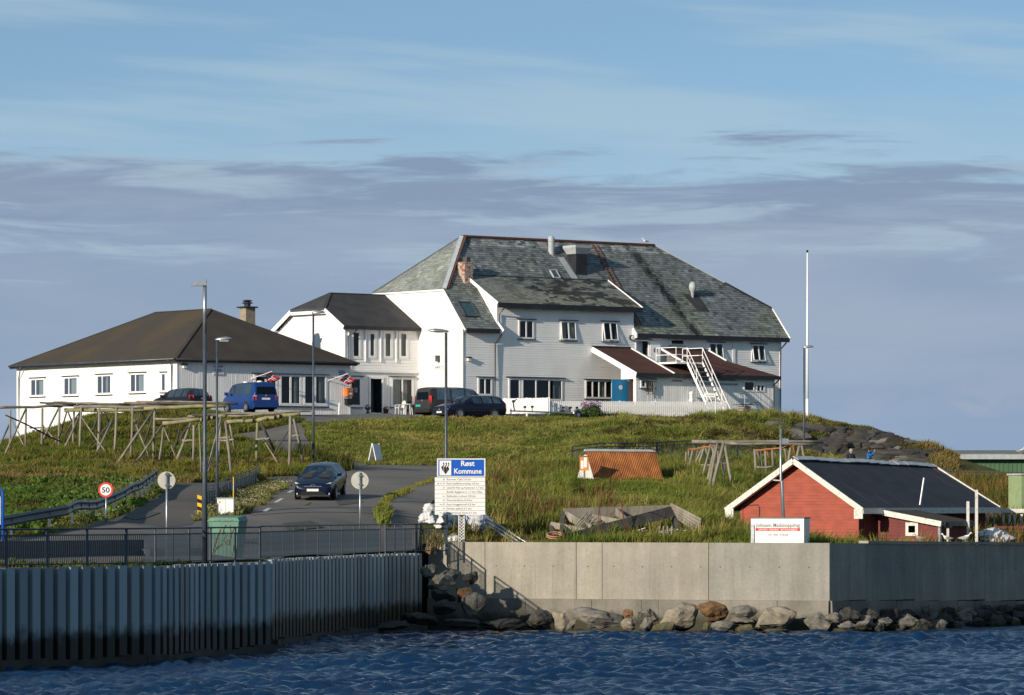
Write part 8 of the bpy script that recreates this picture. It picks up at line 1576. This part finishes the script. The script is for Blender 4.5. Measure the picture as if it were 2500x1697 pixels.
x, y = XY(1815, 290); t = thing('log_stack', 'small stack of split logs under a board by the lean-to', 'log stack', (x, y, gz(x, y)), TH)
for j in range(4):
    for i in range(3): m = MB(); m.tube([(i*.2-.2+(.1 if j % 2 else 0), -.3, .1+j*.17), (i*.2-.2+(.1 if j % 2 else 0), .3, .1+j*.17)], .09, 7); obj('log', m, Mt['cement' if (i+j) % 2 else 'wood'], t)
m = MB(); m.box(-.55, .95, -.4, .4, .78, .82); obj('board', m, Mt['wooddark'], t); m = MB(); m.tube([(.3, 0, .8), (1.3, 0, 1.0), (2.0, 0, .3)], .03, 6); obj('stick', m, Mt['wooddark'], t)

# ------------------------------------------------------------------ people below the crag
def person(px, d, ytop, label, joints, colors, heading, hair):
    # joints: name -> (x, y, z) for a 1.72 m figure facing +x; limbs are connected edges with radii, grown with a skin modifier
    x, y = XY(px, d); zg = gz(x, y); P = thing('person', label, 'person', (x, y, zg), heading)
    names = list(joints); vid = {n: i for i, n in enumerate(names)}; E = [('pelvis', 'waist'), ('waist', 'chest'), ('chest', 'neck'), ('neck', 'jaw'), ('jaw', 'skull'), ('skull', 'crown')]
    for s in 'lr': E += [('chest', s+'_shoulder'), (s+'_shoulder', s+'_elbow'), (s+'_elbow', s+'_wrist'), (s+'_wrist', s+'_palm'), (s+'_palm', s+'_fingers'), (s+'_wrist', s+'_thumb'), ('pelvis', s+'_hip'), (s+'_hip', s+'_knee'), (s+'_knee', s+'_ankle'), (s+'_ankle', s+'_toe')]
    me = bpy.data.meshes.new('body'); me.from_pydata([joints[n][:3] for n in names], [(vid[a], vid[b]) for a, b in E], []); o = bpy.data.objects.new('body', me); C.objects.link(o)
    md = o.modifiers.new('skin', 'SKIN'); sv = me.skin_vertices[0].data
    for n in names: r = joints[n][3]; sv[vid[n]].radius = (r, r) if not isinstance(r, tuple) else r; sv[vid[n]].use_root = (n == 'pelvis')
    ss = o.modifiers.new('sub', 'SUBSURF'); ss.levels = 2; ss.render_levels = 2
    dg = bpy.context.evaluated_depsgraph_get(); bme = bpy.data.meshes.new_from_object(o.evaluated_get(dg)); bpy.data.objects.remove(o)
    for q in colors: bme.materials.append(Mt[q])
    hand = [Vector(joints[s+k][:3]) for s in 'lr' for k in ('_palm', '_fingers')]; zn = joints['neck'][2]
    for f in bme.polygons:
        c = f.center; f.use_smooth = True
        if min((c-h).length for h in hand) < .085 or (c.z > zn+.02 and (c-Vector(joints['skull'][:3])).length < .26 and not any((c-Vector(joints[s+'_elbow'][:3])).length < .12 for s in 'lr')): f.material_index = 0
        elif c.z < .10: f.material_index = 3
        elif c.z < joints['pelvis'][2]-.02: f.material_index = 2
        else: f.material_index = 1
    b = bpy.data.objects.new('body', bme); C.objects.link(b); b.parent = P
    S_ = Vector(joints['skull'][:3]); m = MB(); m.lathe([(.02, -.10), (.09, -.08), (.118, 0), (.112, .07), (.07, .125), (.01, .14)], (S_.x-.022, S_.y, S_.z+.02), 14); obj('hair', m, Mt[hair], P, smooth=True)
    for s in (-1, 1): m = MB(); m.lathe([(.004, -.012), (.013, 0), (.004, .012)], (S_.x+.098, S_.y+s*.034, S_.z-.005), 8); obj('eye', m, Mt['ink'], P); m = MB(); m.lathe([(.005, -.03), (.018, 0), (.006, .03)], (S_.x, S_.y+s*.10, S_.z-.01), 8); obj('ear', m, Mt['skin'], P, smooth=True)
    m = MB(); m.lathe([(.016, -.03), (.012, 0), (.006, .03)], (S_.x+.115, S_.y, S_.z-.03), 8); obj('nose', m, Mt['skin'], P, smooth=True)
    return P
base = {'pelvis': (0, 0, .94, (.15, .11)), 'waist': (0, 0, 1.10, (.15, .11)), 'chest': (.01, 0, 1.33, (.17, .12)), 'neck': (.01, 0, 1.48, .058), 'jaw': (.03, 0, 1.55, .070), 'skull': (.02, 0, 1.62, .092), 'crown': (.01, 0, 1.69, .06)}
for s, k in (('l', 1), ('r', -1)): base.update({s+'_hip': (0, .10*k, .90, .09), s+'_knee': (.02, .11*k, .50, .062), s+'_ankle': (-.01, .12*k, .09, .042), s+'_toe': (.15, .13*k, .04, .036), s+'_shoulder': (0, .19*k, 1.42, .068)})
ph1 = dict(base)                            # both hands raised holding a phone before the face
for s, k in (('l', 1), ('r', -1)): ph1.update({s+'_elbow': (.20, .22*k, 1.26, .048), s+'_wrist': (.36, .10*k, 1.50, .034), s+'_palm': (.385, .075*k, 1.56, .034), s+'_fingers': (.395, .06*k, 1.62, .020), s+'_thumb': (.38, .035*k, 1.57, .013)})
ph2 = dict(base)
for s, k in (('l', 1), ('r', -1)): ph2.update({s+'_elbow': (-.04, .27*k, 1.14, .048), s+'_wrist': (.08, .24*k, .92, .033), s+'_palm': (.10, .235*k, .85, .034), s+'_fingers': (.115, .225*k, .77, .020), s+'_thumb': (.135, .215*k, .86, .013)})
Mt['jacketblue'] = pm('bright_blue_vest', (.012, .14, .42), rough=.7); Mt['jacketdark'] = pm('dark_jacket', (.014, .018, .03), rough=.8); Mt['trousers'] = pm('dark_trousers', (.02, .022, .03), rough=.9); Mt['shoes'] = pm('dark_shoes', (.015, .012, .01), rough=.7); Mt['hairdark'] = pm('dark_hair', (.02, .014, .010), rough=.8); Mt['hairgrey'] = pm('grey_hair', (.35, .33, .31), rough=.8)
def stand(px, ytop, label, j, cols, heading, hair):   # choose the distance at which the head meets the photographed height
    best = min(np.arange(252, 272, .5), key=lambda d: abs(gz(*XY(px, d))+1.72-zpx(ytop, d)))
    return person(px, float(best), ytop, label, j, cols, heading, hair)
p_ = stand(2121, 1093, 'person in a bright blue vest raising both hands below the crag', ph1, ['skin', 'jacketblue', 'trousers', 'shoes'], R(-20), 'hairdark')
m = MB(); m.box(.385, .40, -.075, .075, 1.56, 1.65); ph = thing('phone', 'dark phone held up by the person in the blue vest', 'phone', MX[p_.name] @ Vector((.40, 0, 1.60)), R(-20)); m = MB(); m.box(-.006, .006, -.075, .075, -.04, .04); obj('body', m, Mt['blackplastic'], ph)
stand(2078, 1098, 'grey-haired person in a dark jacket standing below the crag', ph2, ['skin', 'jacketdark', 'trousers', 'shoes'], R(-70), 'hairgrey')

# ------------------------------------------------------------------ gulls
def gull(p, label, heading, size=1.0, body='gullwhite', wing='gullgrey'):
    t = thing('gull', label, 'gull', p, heading, group='gulls perched about the harbour'); s = size; m = MB(); sec = [(-.24, .13, .010, .012), (-.17, .14, .035, .030), (-.08, .15, .075, .065), (.02, .165, .090, .085), (.10, .195, .075, .075), (.145, .245, .045, .045), (.165, .29, .042, .040), (.19, .325, .046, .044), (.225, .33, .034, .032), (.245, .325, .014, .014), (.295, .315, .006, .008)]; n = 10
    for (x, z, w, h) in sec:
        for k in range(n): a = 2*math.pi*k/n; m.v.append((x*s, w*math.cos(a)*s, (z+h*math.sin(a))*s))
    for i in range(len(sec)-1):
        for k in range(n): a = i*n+k; b = i*n+(k+1) % n; m.f.append((a, b, b+n, a+n)); m.m.append(2 if i >= 9 else 0)
    m.f.append(tuple(range(n))); m.m.append(0); m.f.append(tuple(range((len(sec)-1)*n, len(sec)*n))); m.m.append(2); m.tube([(0, .03*s, .12*s), (0, .03*s, 0)], .006*s, 6, m=2); m.tube([(0, -.03*s, .12*s), (0, -.03*s, 0)], .006*s, 6, m=2); obj('body', m, [Mt[body], Mt[wing], Mt['yellow']], t, smooth=True, recalc=True)
    for sg in (-1, 1): m = MB(); m.prism([(.10*s, sg*.085*s, .20*s), (-.05*s, sg*.095*s, .22*s), (-.30*s, sg*.03*s, .15*s), (-.06*s, sg*.09*s, .12*s), (.06*s, sg*.09*s, .13*s)], (0, sg*.008*s, 0)); obj('wing', m, Mt[wing], t, recalc=True)
gull(H3.world(20.6, BR, ZR3+.11), 'white gull standing on the guest house ridge', R(200), 1.1)
def w2top(px): s = cut_of(W1B, W2DIR, px); return (W1B[0]+W2DIR[0]*s-W2DIR[1]*.2, W1B[1]+W2DIR[1]*s+W2DIR[0]*.2, 3.67-.0112*(s-3.3))
gull(w2top(2255), 'mottled brown gull on the shaded wall, left of two white ones', R(170), .9, 'gullgrey', 'wood'); gull(w2top(2322), 'white gull on the shaded wall, in the middle of three', R(190), 1.0); gull(w2top(2367), 'white gull on the shaded wall, right of the three', R(-10), 1.15)
x, y = XY(2490, 318); gull((x, y-.4, 5+hg+.42), 'tiny white gull on the green warehouse roof', R(10), 1.2)
# ================================================================== grass and wild plants
_gx = np.arange(-42, 50.1, .4); _gy = np.arange(136, 312.1, .4); _GX, _GY = np.meshgrid(_gx, _gy); _GH = Hs(_GX, _GY)
def Hs(x, y):                              # from here on: the same ground height, read from a fine table
    x = np.atleast_1d(np.asarray(x, float)); y = np.atleast_1d(np.asarray(y, float)); i = np.clip((x-_gx[0])/.4, 0, len(_gx)-1.001); j = np.clip((y-_gy[0])/.4, 0, len(_gy)-1.001); a = i.astype(int); b = j.astype(int); u = i-a; v = j-b
    return (_GH[b, a]*(1-u)+_GH[b, a+1]*u)*(1-v)+(_GH[b+1, a]*(1-u)+_GH[b+1, a+1]*u)*v
def inst_mat(name, rough=.75, transl=.35):
    return pm(name, (1, 1, 1), (.78, .78, .78), scale=.7, rough=rough, attr=True, fine=.0, transl=transl, spec=.15)
Mt['grass'] = inst_mat('grass_blades'); Mt['flower'] = inst_mat('flower_heads', transl=.2)
def blades(name, x, y, h, w, col, label, cat, lean=.45, tip=.0, bend=.5, mat='grass'):
    n = len(x); z = Hs(x, y)+GZ(x, y); a = rng.uniform(0, 2*math.pi, n); ca, sa = np.cos(a), np.sin(a)
    lx = rng.normal(.10, lean, n)*h; ly = rng.normal(.05, lean, n)*h; hw = w/2
    V = np.empty((n, 5, 3), np.float32)
    V[:, 0] = np.stack([x-ca*hw, y-sa*hw, z-.04], 1); V[:, 1] = np.stack([x+ca*hw, y+sa*hw, z-.04], 1)
    mx = x+lx*.35; my = y+ly*.35; mz = z+h*.6
    V[:, 2] = np.stack([mx+ca*hw*.8, my+sa*hw*.8, mz], 1); V[:, 3] = np.stack([mx-ca*hw*.8, my-sa*hw*.8, mz], 1)
    V[:, 4] = np.stack([x+lx, y+ly, z+h*(1-bend*.3*np.minimum(1, np.hypot(lx, ly)/h))], 1)
    me = bpy.data.meshes.new(name); me.vertices.add(n*5); me.vertices.foreach_set('co', V.ravel())
    b = (np.arange(n)*5)[:, None]; L4_ = np.concatenate([b+np.array([0, 1, 2, 3]), b+np.array([3, 2, 4])], 1).astype(np.int32).ravel()
    me.loops.add(n*7); me.loops.foreach_set('vertex_index', L4_); me.polygons.add(n*2); st = np.empty(n*2, np.int32); st[0::2] = np.arange(n)*7; st[1::2] = np.arange(n)*7+4; me.polygons.foreach_set('loop_start', st); me.update(calc_edges=True)
    at = me.color_attributes.new('col', 'FLOAT_COLOR', 'POINT'); cc = np.ones((n, 5, 4), np.float32); cc[:, :, :3] = col[:, None, :]; cc[:, 4, :3] *= 1+tip; at.data.foreach_set('color', cc.ravel())
    me.materials.append(Mt[mat]); o = bpy.data.objects.new(name, me); C.objects.link(o); return tag(o, label, cat, kind='stuff')
def GZ(x, y):                              # the small bumps of the ground mesh
    c = crag(x, y); return (vnoise(x, y, 1.6, 3)-.5)*.6*c+(vnoise(x, y, .7, 4)-.5)*.3*c+((vnoise(x, y, 3.1, 1)-.5)*.22+(vnoise(x, y, 1.1, 2)-.5)*.10)-.02
def in_house(x, y):
    r = np.zeros(x.shape, bool)
    for B_, a0, a1, b0, b1 in ((H1, -.1, A1+.1, -.1, B1), (H2, -.1, A2, -1.8, B2), (H3, -.1, A3, -.1, BB), (H3, aL, aR, -BE, 0), (S4, -.1, L4, -.1, W4)):
        dx = x-B_.O.x; dy = y-B_.O.y; a = dx*B_.u.x+dy*B_.u.y; b = dx*B_.v.x+dy*B_.v.y; r |= (a > a0) & (a < a1) & (b > b0) & (b < b1)
    return r
def scatter(n, x0, x1, y0, y1, fn, edge=.12):
    x = rng.uniform(x0, x1, n); y = rng.uniform(y0, y1, n); z = Hs(x, y); px, py = pxy(x, y, z); k = fn(x, y, px, py)
    k &= (px > -60) & (px < 2560) & (y > ground_front(x)+.25) & ~in_house(x, y)
    jx = x+(vnoise(x, y, .8, 51)-.5)*edge*4; 
    for P in PAVED: k &= ~inpoly(jx, y, P)
    return x[k], y[k], px[k], py[k]
def mixc(t, a, b): return a[None, :]*(1-t[:, None])+b[None, :]*t[:, None]
def c3(r, g, b): return np.array(s2l((r, g, b)))
def patch(x, y, s, seed, lo=.3, hi=.7): return np.clip((vnoise(x, y, s, seed)-lo)/(hi-lo), 0, 1)
def jit(col, k=.25): n = len(col); return np.clip(col*rng.uniform(1-k, 1+k, (n, 1))*rng.uniform(.93, 1.07, (n, 3)), .004, 1)
# tall meadow behind the pale wall
x, y, px, py = scatter(270000, -4, 22, 186, 248, lambda x, y, px, py: (px > 1088-(y < 200)*0) & (py > 1138) & (px < 2300))
m_ = patch(x, y, 4.0, 61); s_ = patch(x, y, 1.0, 62); brown = patch(x, y, 2.6, 63, .50, .72)*np.clip((1330-px)/160, .08, 1)
col = mixc(m_, c3(96, 116, 42), c3(140, 138, 66)); col = mixc(s_*.5, col.mean(0)*0+c3(86, 104, 34), c3(150, 145, 78))*.5+col*.5; col = col*(1-brown[:, None]*.7)+c3(112, 84, 54)[None, :]*brown[:, None]*.7
h = (.26+.42*patch(x, y, 2.2, 64))*rng.uniform(.6, 1.25, len(x)); h = np.where(py > 1295, h*.75, h); h = np.where((px > 1395) & (px < 1645) & (y > 208) & (y < 227), h*.40, h)
blades('meadow_grass', x, y, h, rng.uniform(.022, .045, len(x)), jit(col), 'tall green and yellow meadow grass behind the pale wall', 'grass', tip=.35)
# brown seed stalks standing in the meadow
x, y, px, py = scatter(9000, -3.5, 20, 188, 246, lambda x, y, px, py: (px > 1100) & (py > 1150) & (vnoise(x, y, 2.6, 63) > .50) & (px < 1500))
blades('dock_stalks', x, y, rng.uniform(.6, 1.15, len(x)), rng.uniform(.03, .06, len(x)), jit(np.tile(c3(104, 76, 48), (len(x), 1)), .35), 'brown dock and seed stalks standing in the meadow', 'weeds', lean=.12)
# mown bank under the guest house
x, y, px, py = scatter(330000, -13, 19.5, 244, 300, lambda x, y, px, py: (px > 742) & (py < 1142) & (crag(x, y) < .55) & (py > 1008))
m_ = patch(x, y, 3.4, 71); s_ = patch(x, y, .8, 72); g_n = patch(x, y, 5.5, 73, .45, .7)
col = mixc(m_, c3(120, 128, 60), c3(154, 146, 80)); col = col*(1-g_n[:, None]*.55)+c3(122, 130, 56)[None, :]*g_n[:, None]*.55; col = col*(.68+.45*s_[:, None])
h = (.09+.16*s_)*rng.uniform(.6, 1.3, len(x)); tuss = patch(x, y, 1.6, 75, .55, .8)*np.clip((px-1420)/120, 0, 1); h = h*(1+1.9*tuss)
blades('bank_grass', x, y, h, rng.uniform(.03, .055, len(x)), jit(col), 'short dry yellow-green grass on the bank below the guest house', 'grass', lean=.8, tip=.25)
# hill under the drying racks
x, y, px, py = scatter(250000, -31, -9.5, 220, 284, lambda x, y, px, py: ((px < 742) | ((px < 880) & (py > 1130))) & (py > 1000) & (py < 1182))
m_ = patch(x, y, 3.0, 81); s_ = patch(x, y, 1.1, 82); dry = patch(x, y, 4.0, 83, .52, .72)*np.clip((py-1110)/30, 0, 1)
col = mixc(m_, c3(92, 104, 40), c3(122, 116, 52)); col = col*(.65+.45*s_[:, None]); col = col*(1-dry[:, None]*.75)+c3(150, 124, 84)[None, :]*dry[:, None]*.75
h = (.14+.28*s_)*rng.uniform(.6, 1.25, len(x)); h = np.where((py > 1150) & (px > 640), h*1.5, h)
blades('hill_grass', x, y, h, rng.uniform(.035, .07, len(x)), jit(col), 'rough olive grass and herbs on the hill under the racks', 'grass', tip=.25)
x, y, px, py = scatter(26000, -30, -9.5, 222, 275, lambda x, y, px, py: ((px < 742) | ((px < 880) & (py > 1130))) & (py > 1020) & (vnoise(x, y, 1.1, 82) > .5))
blades('hill_herbs', x, y, rng.uniform(.2, .5, len(x)), rng.uniform(.07, .14, len(x)), jit(np.tile(c3(84, 104, 36), (len(x), 1)), .4), 'clumps of leafy herbs between the rack poles', 'herbs', lean=.35)
# low leafy ground cover beside the guard rail
x, y, px, py = scatter(150000, -27, -8, 141, 224, lambda x, y, px, py: (px < 470) & (py > 1166))
m_ = patch(x, y, 3.0, 91); s_ = patch(x, y, 1.0, 92); col = mixc(m_, c3(78, 94, 38), c3(102, 106, 52))*(.55+.6*s_[:, None])
blades('low_turf', x, y, (.08+.16*s_)*rng.uniform(.6, 1.3, len(x)), rng.uniform(.04, .075, len(x)), jit(col), 'low green turf beside the guard rail', 'grass', lean=.6, tip=.2)
x, y, px, py = scatter(26000, -27, -10, 150, 224, lambda x, y, px, py: (px < 400) & (py > 1168) & (vnoise(x, y, 2.3, 93) > .52))
blades('broad_leaves', x, y, rng.uniform(.14, .40, len(x)), rng.uniform(.12, .26, len(x)), jit(np.tile(c3(86, 112, 46), (len(x), 1)), .4), 'broad green butterbur leaves on the left bank', 'leaves', lean=.7, bend=.9)
# the flowery verge between footpath and road, and paving edges
x, y, px, py = scatter(60000, -13, -7.5, 172, 230, lambda x, y, px, py: (px > 440) & (px < 760) & (py > 1150) & (py < 1285))
s_ = patch(x, y, .9, 101); col = mixc(s_, c3(104, 108, 52), c3(136, 132, 78)); blades('verge_grass', x, y, (.10+.22*s_)*rng.uniform(.6, 1.3, len(x)), rng.uniform(.03, .06, len(x)), jit(col), 'grass of the flowery verge between footpath and road', 'grass', lean=.5)
def flowers(name, x, y, z0, size, label, col):
    n = len(x); z = Hs(x, y)+GZ(x, y)+z0; V = np.empty((n, 4, 3), np.float32); a = rng.uniform(0, 6.28, n); t = rng.uniform(.3, 1.0, n); s = size*rng.uniform(.6, 1.3, n)
    ux, uy = np.cos(a)*s, np.sin(a)*s; vx, vy, vz = -np.sin(a)*s*t, np.cos(a)*s*t, s*.6
    V[:, 0] = np.stack([x-ux, y-uy, z], 1); V[:, 1] = np.stack([x-vx, y-vy, z-vz], 1); V[:, 2] = np.stack([x+ux, y+uy, z], 1); V[:, 3] = np.stack([x+vx, y+vy, z+vz], 1)
    me = bpy.data.meshes.new(name); me.from_pydata(V.reshape(-1, 3).tolist(), [], (np.arange(n)[:, None]*4+np.arange(4)).tolist()); at = me.color_attributes.new('col', 'FLOAT_COLOR', 'POINT'); cc = np.ones((n, 4, 4), np.float32); cc[:, :, :3] = jit(np.tile(col, (n, 1)), .2)[:, None, :]; at.data.foreach_set('color', cc.ravel()); me.materials.append(Mt['flower']); o = bpy.data.objects.new(name, me); C.objects.link(o); tag(o, label, 'flowers', kind='stuff')
x, y, px, py = scatter(16000, -13, -7.5, 172, 230, lambda x, y, px, py: (px > 440) & (px < 760) & (py > 1165) & (py < 1285) & (vnoise(x, y, 1.3, 103) > .5)); flowers('white_wildflowers', x, y, rng.uniform(.12, .34, len(x)), .035, 'white wildflowers thick on the verge beside the road', c3(178, 174, 140))
x, y, px, py = scatter(13000, -20, -8, 150, 226, lambda x, y, px, py: (px > 120) & (px < 440) & (py > 1160) & (vnoise(x, y, 1.2, 104) > .55) & (py < 1300)); flowers('guard_rail_flowers', x, y, rng.uniform(.1, .3, len(x)), .03, 'pale wildflowers along the guard rail', c3(176, 176, 136))
# weeds growing along the old kerb, on the quay edge and behind the shed
def along(pts, n, spread, pix=True):
    P = resample([G(*q) for q in pts] if pix else pts, 200); k = rng.integers(0, 200, n); return P[k, 0]+rng.normal(0, spread, n), P[k, 1]+rng.normal(0, spread*2.2, n)
x, y = along([(936, 1274), (938, 1238), (963, 1214), (1004, 1192), (1062, 1176), (1100, 1168)], 5000, .10); blades('kerb_weeds', x, y, rng.uniform(.06, .2, len(x))+.06, rng.uniform(.03, .05, len(x)), jit(np.tile(c3(142, 138, 58), (len(x), 1)), .3), 'yellow-green weeds growing along the old road kerb', 'weeds', lean=.5)
x, y = along([(936, 1285), (930, 1262), (937, 1248)], 900, .14); blades('kerb_bush', x, y, rng.uniform(.12, .42, len(x))+.06, rng.uniform(.04, .07, len(x)), jit(np.tile(c3(124, 132, 60), (len(x), 1)), .3), 'bushy weed at the end of the old kerb', 'weeds', lean=.4)
x, y, px, py = scatter(60000, 15, 42, 198, 262, lambda x, y, px, py: (px > 2215) & (px < 2560)); blades('shed_weeds', x, y, rng.uniform(.45, 1.25, len(x)), rng.uniform(.04, .085, len(x)), jit(mixc(patch(x, y, 2, 111), c3(86, 92, 38), c3(128, 104, 58)), .35), 'tall brown-green weeds behind the red shed', 'weeds', lean=.22)
# grass on the right-hand hill and crag
x, y, px, py = scatter(190000, 13.5, 34, 246, 306, lambda x, y, px, py: (px > 1780) & (vnoise(x, y, 1.4, 8) > .15+.55*crag(x, y)) & (px < 2340)); s_ = patch(x, y, 1.1, 121); m_ = patch(x, y, 2.6, 122); col = mixc(m_, c3(96, 98, 42), c3(146, 128, 76))*(.6+.5*s_[:, None])
blades('crag_grass', x, y, (.12+.42*s_*m_)*rng.uniform(.6, 1.3, len(x)), rng.uniform(.035, .07, len(x)), jit(col), 'tussocky dry grass on the crag and right-hand hill', 'grass', lean=.6, tip=.25)
x, y, px, py = scatter(30000, 2, 15, 248, 300, lambda x, y, px, py: (px > 1470) & (px < 1900) & (py < 1128) & (vnoise(x, y, 2.0, 124) > .56)); blades('heather_clumps', x, y, rng.uniform(.15, .5, len(x)), rng.uniform(.05, .10, len(x)), jit(np.tile(c3(84, 76, 42), (len(x), 1)), .4), 'dark tussocks and heather clumps on the slope under the fence', 'heather', lean=.5)
x, y = along([XY(1346, 283.6), XY(1560, 288.6), XY(1775, 293.8)], 7000, .22, pix=False); blades('fence_weeds', x, y, rng.uniform(.15, .55, len(x)), rng.uniform(.04, .08, len(x)), jit(np.tile(c3(76, 84, 36), (len(x), 1)), .4), 'weeds growing against the wall under the picket fence', 'weeds', lean=.35)
x, y = along([(1064, 1330), (1075, 1318), (1110, 1322), (1180, 1323), (1300, 1324)], 2600, .25); blades('wall_top_weeds', x, y, rng.uniform(.1, .4, len(x)), rng.uniform(.03, .06, len(x)), jit(np.tile(c3(134, 122, 70), (len(x), 1)), .35), 'dry weeds along the top of the pale wall end', 'weeds', lean=.4)

# separate tussocks and seed-headed clumps that break up the turf
def clumps(n, x0, x1, y0, y1, fn, per, spread):
    x, y, px, py = scatter(n, x0, x1, y0, y1, fn); k = np.repeat(np.arange(len(x)), per); return x[k]+rng.normal(0, spread, len(k)), y[k]+rng.normal(0, spread, len(k)), k
x, y, k = clumps(800, -12, 19, 246, 296, lambda x, y, px, py: (px > 760) & (py < 1138) & (py > 1012) & (crag(x, y) < .5), 26, .13); tone = rng.uniform(0, 1, k.max()+1)[k]; hh = rng.uniform(.12, .34, k.max()+1)[k]
blades('bank_tussocks', x, y, hh*rng.uniform(.5, 1.2, len(x)), rng.uniform(.03, .05, len(x)), jit(mixc(tone, c3(96, 104, 44), c3(176, 156, 98)), .25), 'scattered taller tussocks on the mown bank', 'grass', lean=.55)
x, y, k = clumps(1900, -3.5, 21, 187, 246, lambda x, y, px, py: (px > 1095) & (py > 1142) & ~((px > 1385) & (px < 1655) & (y > 207) & (y < 228)), 24, .15); tone = rng.uniform(0, 1, k.max()+1)[k]; hh = rng.uniform(.35, .95, k.max()+1)[k]
blades('meadow_tussocks', x, y, hh*rng.uniform(.5, 1.15, len(x)), rng.uniform(.025, .05, len(x)), jit(mixc(tone, c3(78, 96, 34), c3(160, 146, 84)), .25), 'taller tufts and seed heads standing out of the meadow', 'grass', lean=.30, tip=.4)
x, y, k = clumps(1300, -30, -10, 222, 276, lambda x, y, px, py: (px < 742) & (py > 1010), 26, .15); tone = rng.uniform(0, 1, k.max()+1)[k]; hh = rng.uniform(.2, .6, k.max()+1)[k]
blades('hill_tussocks', x, y, hh*rng.uniform(.5, 1.15, len(x)), rng.uniform(.03, .06, len(x)), jit(mixc(tone, c3(66, 84, 30), c3(140, 124, 66)), .25), 'taller tufts among the rack poles', 'grass', lean=.35)
x, y = along([(735, 1112), (765, 1128), (803, 1138), (850, 1150)], 1800, .22); blades('roadside_weeds', x, y, rng.uniform(.25, .95, len(x)), rng.uniform(.03, .07, len(x)), jit(np.tile(c3(84, 88, 40), (len(x), 1)), .4), 'tall weeds around the lamp post at the side road', 'weeds', lean=.18)
